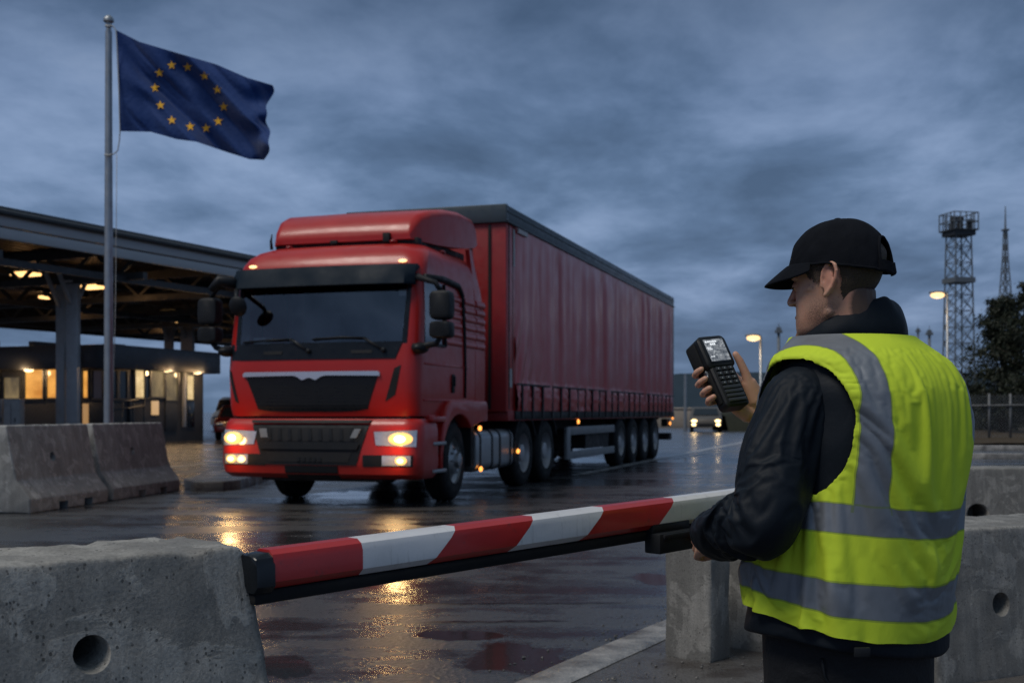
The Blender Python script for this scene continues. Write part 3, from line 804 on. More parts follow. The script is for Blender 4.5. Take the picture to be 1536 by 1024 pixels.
M['glass'] = m_glass('windscreen_glass', (.82, .86, .90), 2.3)
M['glass_side'] = m_glass('side_glass', (.70, .76, .82), 1.9)
# patches that follow the front of the cab
def front_patch(mb, poly_fn, off, nx=14, nz_=4, back=.03, mi=0):
    """poly_fn(s, t) -> (x, z) with s, t in 0..1; a solid skin lying off metres in front of the cab"""
    top = [[cab_front(*poly_fn(i / nx, j / nz_), off) for i in range(nx + 1)] for j in range(nz_ + 1)]
    bk = [[cab_front(*poly_fn(i / nx, j / nz_), -back) for i in range(nx + 1)] for j in range(nz_ + 1)]
    mb.grid(top, mi)
    edge = lambda g: g[0] + [r_[-1] for r_ in g[1:]] + g[-1][::-1][1:] + [r_[0] for r_ in g[::-1]][1:-1]
    a = edge(top); b_ = edge(bk); n = len(a); mb.add(a + b_, [(i, (i + 1) % n, n + (i + 1) % n, n + i) for i in range(n)], mi)
def quad(x0, z0, x1, z1, x2, z2, x3, z3):
    """bilinear patch corners: bottom-left, bottom-right, top-right, top-left"""
    return lambda s, t: (lerp(lerp(x0, x1, s), lerp(x3, x2, s), t), lerp(lerp(z0, z1, s), lerp(z3, z2, s), t))
# windscreen
mb = MB(); mb.grid([[cab_front(lerp(-1.115, 1.115, i / 20), lerp(1.985, 2.755, j / 8), .004) for i in range(21)] for j in range(9)])
ws = mb.build('windscreen', M['glass'], cabo, smooth=True)
mb = MB()
front_patch(mb, quad(-1.17, 1.80, 1.0, 1.80, 1.08, 2.005, -1.20, 2.005), .010, 16, 3)         # black panel with the wipers
for s_ in (-1, 1): front_patch(mb, quad(s_ * 1.10 - .03, 1.99, s_ * 1.10 + .03, 1.99, s_ * 1.115 + .025, 2.76, s_ * 1.115 - .025, 2.76), .007, 2, 8)
front_patch(mb, quad(-1.13, 2.71, 1.13, 2.71, 1.13, 2.77, -1.13, 2.77), .007, 14, 1)
mb.build('windscreen_frame', M['black_gloss'], cabo, auto=40)
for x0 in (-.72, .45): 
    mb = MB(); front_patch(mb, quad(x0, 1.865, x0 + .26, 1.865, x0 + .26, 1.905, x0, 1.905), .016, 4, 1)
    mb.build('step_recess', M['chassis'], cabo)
for (bx, tx, tz) in ((-.10, -1.02, 2.045), (.86, -.06, 2.065)):
    wp = MB(); a = cab_front(bx, 1.90, .03); e = cab_front(lerp(bx, tx, .28), 2.05, .035)
    wp.tube([a, e], .016, 6); wp.tube([cab_front(lerp(bx, tx, .25), 2.052, .035), cab_front(lerp(bx, tx, .6), tz, .03), cab_front(tx, tz - .02, .03)], .012, 6); wp.ell(a, (.03, .03, .03))
    wp.build('wiper', M['black_plastic'], cabo, smooth=True)
# interior
mb = MB()
mb.span((-1.2, .32, 1.55), (1.2, .72, 1.96)); mb.span((-1.15, .72, 1.3), (1.15, 2.1, 1.4)); mb.span((-1.2, 2.05, 1.4), (1.2, 2.12, 3.1))
mb.span((-1.1, .5, 2.86), (1.1, 2.0, 2.92))
for x in (-.65, .65):
    mb.box((x, 1.35, 1.75), (.55, .5, .16)); mb.box((x, 1.62, 2.12), (.5, .16, .75)); mb.box((x, 1.62, 2.58), (.28, .12, .2))
mb.tube([Vector((.62 + .23 * math.cos(a * PI / 8), .80 - .08 * math.sin(a * PI / 8), 2.02 + .2 * math.sin(a * PI / 8))) for a in range(17)], .018, 6)
mb.build('interior', m_simple('dark_cab_trim', (.07, .074, .082), .7), cabo, bevel=.02)
pm_ = m_simple('paper', (.62, .62, .6), .7)
for a_, b_, nm in (((-.25, .4, 1.962), (-.05, .6, 1.99), 'paper'), ((-1.02, .34, 1.965), (-.85, .5, 2.10), 'paper'), ((.10, .4, 1.965), (.26, .5, 2.02), 'paper'), ((.98, .34, 2.18), (1.04, .345, 2.24), 'sticker'), ((.92, .36, 2.58), (1.02, .365, 2.66), 'sticker')): MB().span(a_, b_).build(nm, pm_, cabo)
# sun visor
mb = MB(); rows = []
for i in range(25):
    x = lerp(-1.20, 1.20, i / 24); c = cab_front(x, 2.9); e = .035 * (1 - abs(x) / 1.2)
    k = 1 - sstep(1.08, 1.2, abs(x)) * .45
    prof = [(.0, 2.925), (.035, 2.955), (.07, 2.95), (.125, 2.86), (.185 * k, 2.705 + .02 * (1 - k)), (.175 * k, 2.695), (.11, 2.84), (.02, 2.89)]
    rows.append([(x, c.y - p - (.03 if p > .01 else -.02), z + .0) for p, z in prof])
mb.rings(rows)
M['visor'] = m_simple('smoked_visor', (.008, .016, .026), .6, 0, .10, var=.06, scale=1.5)
mb.build('sun_visor', M['visor'], cabo, auto=30)
# marker lamps, roof details
for x in (-1.0, 1.0):
    mb = MB(); c = cab_front(x, 3.00, .012); mb.ell(c, (.055, .022, .020)); mb.build('marker_lamp', M['marker'], cabo, smooth=True)
dl = m_simple('dark_red_lens', (.22, .01, .01), .2)
for x, z in ((-.70, 3.28), (.72, 3.30), (1.10, 3.235)):
    mb = MB(); mb.ell((x, .68 if abs(x) < 1 else 1.35, z), (.05, .06, .03)); mb.build('roof_lamp', dl, cabo, smooth=True)
mb = MB(); mb.tube([(-.92, .62, 3.26), (-.92, .60, 3.36), (-.905, .60, 3.46)], [.022, .016, .005], 8); mb.build('aerial', M['black_plastic'], cabo, smooth=True)
# grille, chrome bar
def grille_shape(s, t):
    zt_ = 1.635; zb = 1.155
    xl = lerp(-.80, -.98, t ** 1.1); xr = lerp(.66, .81, t ** 1.1); x = lerp(xl, xr, s); u = 2 * s - 1
    return (x, lerp(zb, zt_, t) + (1 - t) * .035 * abs(u) ** 5)
mb = MB(); front_patch(mb, grille_shape, .006, 30, 10); mb.build('grille', m_simple('grille_black', (.007, .008, .010), .30, 0, .3, bump=.02), cabo, auto=30)
mb = MB()
def slat(z0, x0, x1, off): front_patch(mb, quad(x0, z0, x1, z0, x1 + .004, z0 + .022, x0 - .004, z0 + .022), off, 24, 1)
for k in range(7): slat(1.20 + k * .042, -.80 - k * .016, .66 + k * .014, .008)
mb.build('grille_slats', M['black_plastic'], cabo, auto=30)
mb = MB()
def bar_shape(s, t):
    u = 2 * s - 1; x = lerp(-.99, .82, s); mid = math.exp(-(u / .17) ** 4)
    zb = 1.590 + .010 * (1 - u * u) - .046 * mid - .016 * math.exp(-((abs(u) - .1) / .035) ** 2) + .018 * math.exp(-(u / .055) ** 2); zt_ = 1.648
    if abs(u) > .97: zt_ -= .015
    return (x, lerp(zb, zt_, t))
front_patch(mb, bar_shape, .024, 60, 3); mb.build('chrome_bar', M['chrome'], cabo, auto=30)
# corner vents and the fold lines of the front panel
mb = MB()
front_patch(mb, quad(-1.12, 1.29, -1.07, 1.26, -1.175, 1.66, -1.245, 1.69), .006, 3, 6); mb.build('corner_vent', M['chassis'], cabo, auto=30); mb = MB()
front_patch(mb, quad(.88, 1.28, 1.0, 1.36, 1.075, 1.72, .995, 1.68), .006, 3, 6)
mb.build('corner_vent', M['chassis'], cabo, auto=30)
for s_ in (-1, 1):
    for a_, b_ in ((cab_side(.30, 1.30, .0, s_), cab_side(2.15, 1.30, .0, s_)), (cab_side(.30, 1.745, -.004, s_), cab_side(1.9, 1.745, -.004, s_))): MB().bar(a_, b_, .025, .03).build('body_moulding', M['red'], cabo, bevel=.008)
mb = MB(); mb.span((-1.16, .12, .98), (1.16, 2.1, 1.11)); mb.build('cab_base', M['chassis'], cabo)
# doors: seal lines, window, handle
for s_ in (1, -1):
    mb = MB()
    pts = [cab_side(.36, 2.80, .006, s_), cab_side(.95, 2.835, .008, s_), cab_side(1.52, 2.80, .008, s_), cab_side(1.66, 2.70, .008, s_), cab_side(1.72, 2.2, .008, s_), cab_side(1.75, 1.75, .008, s_), cab_side(1.76, 1.34, .008, s_)]
    mb.tube(pts, [.045, .045, .045, .036, .026, .022, .020], 6, up=(0, 0, 1), sq=1.0)
    mb.build('door_seal', M['black_plastic'], cabo, smooth=True)
    mb = MB(); mb.grid([[cab_side(lerp(.33, .98 if z < 2.4 else 1.0, i / 4), z, .003, s_) for i in range(5)] for z in (1.97, 2.2, 2.45, 2.77)]); mb.build('side_window', M['glass_side'], cabo, smooth=True)
    mb = MB(); mb.bar(cab_side(.99, 1.98, .01, s_), cab_side(1.0, 2.77, .0, s_), .02, .05); mb.bar(cab_side(.33, 1.985, .012, s_), cab_side(1.0, 1.985, .012, s_), .02, .035); mb.build('window_frame', M['black_plastic'], cabo)
    mb = MB(); mb.box(cab_side(1.30, 1.52, .006, s_), (.025, .10, .24)); mb.build('handle_recess', M['chassis'], cabo, bevel=.01)
    mb = MB(); mb.box(cab_side(1.30, 1.55, .025, s_), (.03, .035, .13)); mb.build('door_handle', M['black_plastic'], cabo, bevel=.008)
    # ribbed side panel behind the door glass
    mb = MB()
    for k in range(6):
        z = 2.06 + k * .115
        rows = [[cab_side(y, z + dz_, o_, s_) for dz_, o_ in ((-.055, -.012), (-.05, .004), (-.028, .020), (.02, .012), (.05, -.012))] for y in (1.04, 1.3, 1.62)]
        mb.rings(rows); rows = [[cab_side(y, z + dz_, o_, s_) for dz_, o_ in ((-.055, -.012), (-.05, .004), (-.028, .020), (.02, .012), (.05, -.012))] for y in (1.78, 2.0, 2.2)]; mb.rings(rows)
    mb.build('ribbed_panel', M['red'], cabo, auto=50)
    # deflector that closes the gap to the trailer
    rows = []
    for z in (1.12, 1.3, 1.8, 2.4, 2.8, 3.1, 3.26, 3.36, 3.38):
        w_ = interp(min(z, 3.05), CABT)[1] + .004 - max(0, z - 3.05) * .12; y1 = 2.62 - .30 * sstep(2.2, 3.45, z)
        rows.append([(s_ * w_, 2.18, z), (s_ * (w_ + .004), 2.3, z), (s_ * (w_ - .01), y1, z), (s_ * (w_ - .05), y1, z), (s_ * (w_ - .06), 2.18, z)])
    MB().rings(rows).build('side_deflector', M['red'], cabo, auto=40)
    mb = MB()
    for k in range(6):
        z = 2.06 + k * .115
        mb.rings([[(s_ * (1.272 + o_), y, z + dz_) for dz_, o_ in ((-.055, -.012), (-.05, .004), (-.028, .020), (.02, .012), (.05, -.012))] for y in (2.205, 2.4, 2.56)])
    mb.build('deflector_rib', M['red'], cabo, auto=50)
# upper side panel behind the corner: a soft crease
# roof spoiler
rows = []
for y, zt_, zb, w_ in ((.72, 3.42, 3.335, .93), (.80, 3.56, 3.325, .97), (.95, 3.68, 3.32, 1.01), (1.2, 3.77, 3.32, 1.06), (1.6, 3.84, 3.34, 1.10), (2.05, 3.88, 3.38, 1.13), (2.5, 3.86, 3.44, 1.15), (2.62, 3.78, 3.5, 1.15)):
    rc = min(.10, (zt_ - zb) * .5); ring = [(-w_, y, zb)]
    for k in range(7):
        a = PI / 2 * k / 6; ring.append((-(w_ * .985 - rc) - rc * math.cos(a), y, zt_ - rc + rc * math.sin(a)))
    for x in (-.5, 0, .5): ring.append((x, y, zt_ + .012 * (1 - abs(x))))
    for k in range(7):
        a = PI / 2 * (6 - k) / 6; ring.append(((w_ * .985 - rc) + rc * math.cos(a), y, zt_ - rc + rc * math.sin(a)))
    ring.append((w_, y, zb)); rows.append(ring)
sp_ = MB().rings(rows).build('roof_spoiler', M['red'], cabo, auto=42)
mb = MB(); mb.span((-.95, .78, 3.27), (1.0, 2.5, 3.36)); mb.box((.62, .70, 3.36), (.09, .06, .12)); mb.box((-.1, .72, 3.33), (.10, .05, .05)); mb.build('spoiler_mount', M['chassis'], cabo, bevel=.008)
mb = MB(); mb.bar((-.55, .76, 3.37), (-.40, .96, 3.685), .010, .010); mb.build('spoiler_seam', M['chassis'], cabo)
# mirrors
def mirror(s_, x0, tag_):
    mb = MB()
    xi = x0
    for z0, z1, w_ in ((2.25, 2.60, .27), (2.03, 2.235, .27)):
        rows = []
        for k, (yy, sc) in enumerate(((-.10, .72), (-.085, .92), (-.04, 1.0), (.06, 1.0), (.09, .94))):
            cx = xi + s_ * w_ / 2; cz_ = (z0 + z1) / 2; hw = w_ / 2 * sc; hh = (z1 - z0) / 2 * (1 - (1 - sc) * .6); ring = []
            for a in range(24):
                t_ = 2 * PI * a / 24; ct, st_ = math.cos(t_), math.sin(t_)
                ring.append((cx + hw * math.copysign(abs(ct) ** .45, ct), yy + .10, cz_ + hh * math.copysign(abs(st_) ** .40, st_)))
            rows.append(ring)
        mb.rings(rows)
    o = mb.build('mirror', M['black_plastic'], cabo, auto=45)
    ar = MB(); ar.tube([cab_front(s_ * 1.19, 2.80, .0), Vector((s_ * 1.30, .08, 2.76)), Vector((xi + s_ * .05, .10, 2.70)), Vector((xi + s_ * .12, .10, 2.60))], [.045, .04, .032, .03], 8); ar.build('mirror_arm', M['black_plastic'], o, smooth=True); ar = MB()
    ar.tube([cab_front(s_ * 1.20, 1.93, -.02), Vector((s_ * 1.32, .12, 1.94)), Vector((xi + s_ * .06, .12, 1.97)), Vector((xi + s_ * .12, .10, 2.05))], [.055, .045, .035, .03], 8)
    ar.ell((s_ * 1.28, .14, 1.92), (.10, .14, .07)); ar.build('mirror_arm', M['black_plastic'], o, smooth=True)
    gm = MB()
    for z0, z1 in ((2.28, 2.57), (2.06, 2.21)): gm.span((xi + s_ * .03, .188, z0), (xi + s_ * .24, .194, z1))
    gm.build('mirror_glass', M['chrome'], o)
mirror(1, 1.43, ''); mirror(-1, -1.36, '')
# wide-angle front mirror over the near-side corner of the windscreen
mb = MB(); mb.tube([cab_front(-1.15, 2.78, .05), Vector((-1.30, -.02, 2.80)), Vector((-1.42, .02, 2.70))], [.07, .075, .05], 8)
mb.tube([cab_front(-1.14, 2.70, .1), Vector((-1.0, -.12, 2.60)), Vector((-.97, -.15, 2.54))], [.03, .028, .03], 8)
M4 = Matrix.Rotation(R(20), 3, 'X'); mb.ell((-.96, -.15, 2.46), (.115, .06, .13), M4); mb.build('kerb_mirror', M['black_plastic'], cabo, smooth=True)

# bumper
BUMT = [(.34, .03, 1.26, .20), (.40, -.06, 1.31, .22), (.52, -.085, 1.325, .22), (.72, -.075, 1.325, .22), (.92, -.05, 1.32, .22), (1.02, -.02, 1.30, .2), (1.07, .03, 1.27, .18)]
def bum_front(x, z, off=0.0):
    f, w_, rc = interp(z, BUMT); ax = abs(x); y = f + BOW * (min(ax, w_ - rc) / w_) ** 2
    if ax > w_ - rc:
        q = min(1, (ax - (w_ - rc)) / rc); y += rc * (1 - math.sqrt(max(0, 1 - q * q)))
    return Vector((x, y - off, z))
rows = []
for z in (.34, .37, .40, .46, .52, .62, .72, .82, .92, .98, 1.02, 1.05, 1.07):
    f, w_, rc = interp(z, BUMT); half = [(x / 4 * (w_ - rc), f + BOW * (x / 4 * (w_ - rc) / w_) ** 2) for x in range(5)]
    yb = half[-1][1]
    for k in range(1, 8): a = PI / 2 * k / 7; half.append((w_ - rc + rc * math.sin(a), yb + rc * (1 - math.cos(a))))
    half.append((w_, .62)); half.append((w_ - .06, .63)); half.append((w_ - .06, .3)); 
    rows.append([(-x, y, z) for x, y in half[::-1]][:-1] + [(x, y, z) for x, y in half])
bum = MB().rings(rows).build('bumper', M['red'], truck, auto=40)
def bum_patch(mb, fn, off, nx=10, nz_=4, back=.04, mi=0):
    top = [[bum_front(*fn(i / nx, j / nz_), off) for i in range(nx + 1)] for j in range(nz_ + 1)]
    bk = [[bum_front(*fn(i / nx, j / nz_), -back) for i in range(nx + 1)] for j in range(nz_ + 1)]
    mb.grid(top, mi); edge = lambda g: g[0] + [r_[-1] for r_ in g[1:]] + g[-1][::-1][1:] + [r_[0] for r_ in g[::-1]][1:-1]
    a = edge(top); b_ = edge(bk); n = len(a); mb.add(a + b_, [(i, (i + 1) % n, n + (i + 1) % n, n + i) for i in range(n)], mi)
mb = MB(); bum_patch(mb, quad(-.66, .51, .56, .51, .72, 1.055, -.86, 1.055), .010, 20, 6)
lg = mb.build('lower_grille', M['black_plastic'], bum, auto=30)
mb = MB()
bum_patch(mb, quad(-.70, .80, .58, .80, .64, .965, -.76, .965), .014, 16, 2); bum_patch(mb, quad(-.58, .545, .46, .545, .50, .665, -.62, .665), .014, 16, 2)
mb.build('grille_opening', M['chassis'], lg, auto=30)
mb = MB()
for k in range(9): bum_patch(mb, quad(-.60 + k * .135, .81, -.55 + k * .135, .81, -.57 + k * .135, .95, -.61 + k * .135, .95), .022, 2, 2)
for k in range(5): bum_patch(mb, quad(-.2 + k * .07, .55, -.16 + k * .07, .55, -.16 + k * .07, .60, -.2 + k * .07, .60), .022, 2, 1)
bum_patch(mb, quad(-.84, 1.02, .70, 1.02, .72, 1.05, -.86, 1.05), .03, 20, 1)
bum_patch(mb, quad(-.70, .70, .57, .70, .60, .765, -.73, .765), .03, 20, 1)
mb.build('grille_bar', m_simple('dark_grey_plastic', (.013, .0145, .017), .5, 0, .2), lg, auto=30)
for x0, x1 in ((-.70, -.60), (.56, .48)):
    mb = MB(); bum_patch(mb, quad(min(x0, x1), .84, max(x0, x1), .84, max(x0, x1) + (.05 if x0 > 0 else -.03), .95, min(x0, x1) + (.05 if x0 > 0 else -.03), .95), .026, 3, 2)
    mb.build('step_plate', M['steel_grey'], lg, auto=30)
mb = MB(); bum_patch(mb, quad(-.37, .335, .32, .335, .32, .50, -.37, .50), .012, 8, 2); mb.build('number_plate', M['black_plastic'], bum, auto=30)
mb = MB(); mb.span((-.8, .15, .30), (.8, .7, .36)); mb.build('under_tray', M['chassis'], bum)
for s_ in (-1, 1):
    xo, xi_ = s_ * 1.26, s_ * .76
    hs = lambda s, t: (s_ * lerp(.80 - .03 * t, 1.27, s) , lerp(.735 + .02 * (1 - s), .915, t) + .02 * s * t)
    mb = MB(); bum_patch(mb, hs, .010, 12, 4, back=.02); hl = mb.build('headlight', M['lens'], bum, auto=40)
    mb = MB(); c = bum_front(s_ * 1.10, .83); mb.ell((c.x, c.y - .012, c.z), (.145, .035, .080), Matrix.Rotation(R(s_ * 14), 3, 'Z')); bo = mb.build('bulb', M['headlight'], hl, smooth=True); mb = MB(); mb.ell((c.x, c.y - .035, c.z), (.072, .03, .046), Matrix.Rotation(R(s_ * 14), 3, 'Z')); mb.build('filament', M['core'], hl, smooth=True)
    mb = MB(); bum_patch(mb, lambda s, t: (s_ * lerp(.64, 1.24, s), lerp(.495, .635, t)), .006, 12, 3, back=.02); fo = mb.build('fog_recess', M['black_plastic'], bum, auto=40)
    mb = MB(); bum_patch(mb, lambda s, t: (s_ * lerp(.88, 1.22, s), lerp(.51, .63, t)), .010, 10, 3, back=.01); fo2 = mb.build('fog_lens', M['lens'], fo, auto=40)
    mb = MB(); c = bum_front(s_ * 1.11, .57); mb.ell((c.x, c.y - .006, c.z), (.075, .03, .052)); mb.build('fog_bulb', M['fog'], fo, smooth=True); mb = MB(); mb.ell((c.x, c.y - .022, c.z), (.042, .03, .028)); mb.build('fog_filament', M['core'], fo, smooth=True)
    for z, e, nm in ((.83, 9, 'headlight_beam'), (.57, 3, 'fog_beam')):
        ld = bpy.data.lights.new(nm, 'SPOT'); ld.energy = e; ld.color = (1, .66, .30); ld.spot_size = R(125); ld.spot_blend = 1.0; ld.shadow_soft_size = .09
        lo = bpy.data.objects.new(nm, ld); COL.objects.link(lo); lo.parent = bum; lo.location = bum_front(s_ * 1.08, z, .10); lo.rotation_euler = (R(90 - 12), 0, 0)
        gd = bpy.data.lights.new('bloom_light', 'POINT'); gd.energy = 2.6 if z > .7 else 1.4; gd.color = (1, .50, .14); gd.shadow_soft_size = .05; go = bpy.data.objects.new('bloom_light', gd); COL.objects.link(go); go.parent = bum; go.location = bum_front(s_ * 1.08, z, .16)  # added point lamp, stands in for bloom on the bumper round each lamp
        lo.rotation_euler = Vector((0, 1, .16)).to_track_quat('Z', 'Y').to_euler()

# wheels
def wheel(y, x, steer=0.0, dual=False, front=False, proto=None, s_=1, r=.52):
    if proto is not None:
        c = proto.copy(); COL.objects.link(c); c.location = (x, y, r); c.rotation_euler = (0, 0, steer + (PI if s_ < 0 else 0))
        for ch in proto.children: d = ch.copy(); COL.objects.link(d); d.parent = c
        return c
    Mx = Matrix.Rotation(R(90), 4, 'Y'); w_ = .30
    prof = [(.30, -w_), (.40, -w_ - .004), (.47, -w_ + .012), (.505, -w_ + .04), (.52, -w_ + .07), (.52, -.20), (.512, -.195), (.512, -.18), (.52, -.175), (.52, -.10), (.512, -.095), (.512, -.08), (.52, -.075), (.52, -.05), (.505, -.02), (.47, .004), (.40, .014), (.30, .008)]
    o = MB().lathe(prof, Mx, 48, cap=False).build('wheel', M['rubber'], truck, auto=35)
    rm = MB()
    if front:
        rm.lathe([(.305, .010), (.30, -.02), (.26, -.06), (.20, -.035), (.17, .0), (.13, .02), (.10, .03), (.095, .075), (.06, .09), (.001, .092)], Mx, 40, cap=False)
        for k in range(10):
            a = 2 * PI * k / 10; rm.tube([(-.02 + .0, .165 * math.cos(a), .165 * math.sin(a)), (.035, .165 * math.cos(a), .165 * math.sin(a))], .014, 8)
    else:
        rm.lathe([(.305, .008), (.29, -.03), (.27, -.12), (.22, -.15), (.16, -.16), (.14, -.10), (.13, -.02), (.09, -.005), (.001, -.004)], Mx, 40, cap=False)
        for k in range(10):
            a = 2 * PI * k / 10; rm.tube([(-.165, .19 * math.cos(a), .19 * math.sin(a)), (-.125, .19 * math.cos(a), .19 * math.sin(a))], .013, 8)
    rm.build('rim', M['alu'] if front else M['rim'], o, auto=35)
    o.location = (x, y, r); o.rotation_euler = (0, 0, steer + (PI if s_ < 0 else 0)); return o
M['rim'] = m_simple('dusty_silver_rim', (.36, .36, .37), .5, .4, var=.35)
ST = R(4)
fw = wheel(1.42, 1.23, ST, front=True); wheel(1.42, -1.23, ST, proto=fw, s_=-1)
rw = wheel(4.5, 1.24)
for y in (4.5, 5.78): 
    for s_ in (1, -1):
        if not (y == 4.5 and s_ == 1): wheel(y, 1.24 * s_, proto=rw, s_=s_)
for y in (11.7, 13.05, 14.4, 15.75):
    for s_ in (1, -1): wheel(y, 1.24 * s_, proto=rw, s_=s_)

# front wheel arches, steps, tanks
for s_ in (1, -1):
    mb = MB()
    arch = [(1.42 - .61 * math.cos(R(t_)), .52 + .60 * math.sin(R(t_))) for t_ in range(-8, 141, 9)]
    poly = arch + [(2.30, 1.02), (2.56, 1.02), (2.57, 1.24), (2.50, 1.31), (1.10, 1.30), (.96, 1.24), (.86, 1.08), (.78, .80), (.76, .43)]
    for x0, x1 in ((1.02, 1.31),):
        Mf = Matrix(((0, 0, s_, s_ * x0), (1, 0, 0, 0), (0, 1, 0, 0), (0, 0, 0, 1))); mb.prism(poly, Mf, x1 - x0)
    mb.build('front_fender', M['red'], truck, bevel=.03, bseg=3)
    # entry steps
    mb = MB(); mb.span((s_ * .95, .50, .40), (s_ * 1.24, .86, 1.12)); stp = mb.build('step_well', M['red'], truck, bevel=.02)
    for z in (.40, .74): MB().span((s_ * 1.10, .46, z), (s_ * 1.33, .88, z + .045)).build('step_tread', M['alu'], stp, bevel=.012)
    MB().span((s_ * 1.20, .40, 1.03), (s_ * 1.325, .90, 1.10)).build('step_edge', M['red'], stp, bevel=.02); mb = MB(); mb.span((s_ * 1.2, .47, .47), (s_ * 1.262, .85, .60)); mb.build('step_edge', M['red'], stp, bevel=.02)
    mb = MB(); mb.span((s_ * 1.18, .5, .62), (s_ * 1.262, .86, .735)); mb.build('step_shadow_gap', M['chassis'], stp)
    # tank
    rr_ = .12; ring = []
    for cx, cz_, a0 in ((1.27 - rr_, .90 - rr_, 0), (.72 + rr_, .90 - rr_, 90), (.72 + rr_, .33 + rr_, 180), (1.27 - rr_, .33 + rr_, 270)):
        for k in range(6): a = R(a0 + 90 * k / 5); ring.append((cx + rr_ * math.cos(a), cz_ + rr_ * math.sin(a)))
    rows = [[(s_ * x, y, z) for x, z in ring] for y in (2.20, 3.86)]
    tk = MB().rings(rows).build('fuel_tank', M['alu'], truck, bevel=.015)
    for y in (2.34, 2.86, 3.22, 3.74):
        rows = [[(s_ * (1.0 + (x - 1.0) * 1.03), y + dy_, .615 + (z - .615) * 1.035) for x, z in ring] for dy_ in (-.03, .03)]
        MB().rings(rows).build('tank_strap', M['black_plastic'], tk)
    for (y, z) in ((2.24, .93), (2.28, .37), (4.02, .56)):
        mb = MB(); mb.ell((s_ * 1.30, y, z), (.022, .05, .036)); mb.build('side_lamp', M['amber'], truck, smooth=True)
    MB().span((s_ * 1.0, 3.92, .40), (s_ * 1.27, 4.05, .72)).build('mud_flap', M['rubber'], truck); MB().span((s_ * 1.10, 1.98, .42), (s_ * 1.26, 2.10, .98)).build('mud_flap', M['rubber'], truck)
    # mudguards over the drive axles
    for y0 in (4.5, 5.78):
        arch = [(y0 - .58 * math.cos(R(t_)), .54 + .58 * math.sin(R(t_))) for t_ in range(25, 160, 12)]
        poly = arch + [(y0 - .60 * math.cos(R(t_)), .54 + .60 * math.sin(R(t_))) for t_ in range(156, 20, -12)]
        Mf = Matrix(((0, 0, s_, s_ * .66), (1, 0, 0, 0), (0, 1, 0, 0), (0, 0, 0, 1))); mb = MB().prism(poly, Mf, .62); mb.build('mudguard', M['black_plastic'], truck)
mb = MB()
for s_ in (1, -1): mb.span((s_ * .42, .4, .70), (s_ * .34, 7.0, 1.0)); mb.span((s_ * .5, 3.0, .82), (s_ * .40, 18.0, 1.16))
mb.span((-.6, 1.2, .40), (.6, 1.6, .62))
for y in (4.5, 5.78, 11.7, 13.05, 14.4, 15.75): mb.tube([(-1.0, y, .52), (1.0, y, .52)], .11, 10)
mb.span((-.75, 2.6, .95), (.75, 3.2, 2.2)); mb.span((-1.0, 2.7, .5), (1.0, 4.0, .9)); mb.span((-.9, 5.3, .75), (.9, 6.9, 1.0))
mb.span((-1.15, 8.9, .45), (1.15, 10.9, .8))
for s_ in (1, -1): mb.bar((s_ * .95, 6.75, .25), (s_ * .95, 6.75, 1.15), .12, .12); mb.span((s_ * .8, 6.62, .2), (s_ * 1.1, 6.9, .25))
mb.build('chassis', M['chassis'], truck)

for o_ in (cabo, bum): o_.location = (-.055, 0, 0); o_.scale = (1.03, 1, 1)
# trailer
TY0, TY1 = 3.50, 18.18; TX = 1.275
mb = MB(); mb.span((-TX, TY0, 1.16), (TX, TY0 + .10, 3.96)); mb.span((-TX, TY0 + .1, 1.02), (TX, TY1, 1.20)); mb.span((-1.2, TY0 + .1, 1.2), (1.2, TY1 - .1, 3.95))
tr = mb.build('trailer', m_simple('dark_red_board', (.26, .012, .014), .45, 0, .5, var=.3), truck, bevel=.01)
mb = MB()
for x in (.70, 1.0): mb.span((x, TY0 - .02, 1.2), (x + .04, TY0 + .002, 3.93))
for x in (-.9, -.3, .3): mb.span((x, TY0 - .02, 1.2), (x + .04, TY0 + .002, 3.93))
for s_ in (1, -1):
    mb.span((s_ * (TX + .008), TY0 + .10, 1.2), (s_ * (TX - .03), TY0 + .145, 3.95)); mb.span((s_ * (TX + .006), TY0 + .30, 1.2), (s_ * (TX - .03), TY0 + .325, 3.95))
mb.build('headboard_rib', M['chassis'], tr)
mb = MB()
for s_ in (1, -1): mb.span((s_ * (TX + .004), TY0 + .02, 1.17), (s_ * (TX - .05), TY0 + .46, 3.95))
mb.build('front_pillar', M['red'], tr, bevel=.01)
M['rail'] = m_simple('dark_top_rail', (.045, .06, .07), .4, .2, .5, var=.25)
mb = MB(); mb.span((-TX - .02, TY0 - .05, 3.95), (TX + .02, TY0 + .06, 4.22))
for s_ in (1, -1):
    mb.span((s_ * (TX + .02), TY0 + .06, 3.96), (s_ * (TX - .1), TY1, 4.20)); mb.span((s_ * (TX + .045), TY0 - .02, 3.945), (s_ * (TX - .02), TY1, 3.985)); mb.span((s_ * (TX + .032), TY0 - .02, 4.10), (s_ * (TX - .02), TY1, 4.13))
mb.build('top_rail', M['rail'], tr, bevel=.012)
mb = MB(); mb.span((-TX, TY0 + .06, 4.17), (TX, TY1, 4.215)); mb.build('trailer_roof', M['rail'], tr)
mb = MB()
for s_ in (1, -1):
    mb.span((s_ * (TX + .02), TY1 - .16, 1.0), (s_ * (TX - .1), TY1, 3.96))
mb.span((-TX, TY1 - .03, 1.0), (TX, TY1 + .03, 4.2)); mb.build('rear_frame', M['steel_grey'], tr, bevel=.01)
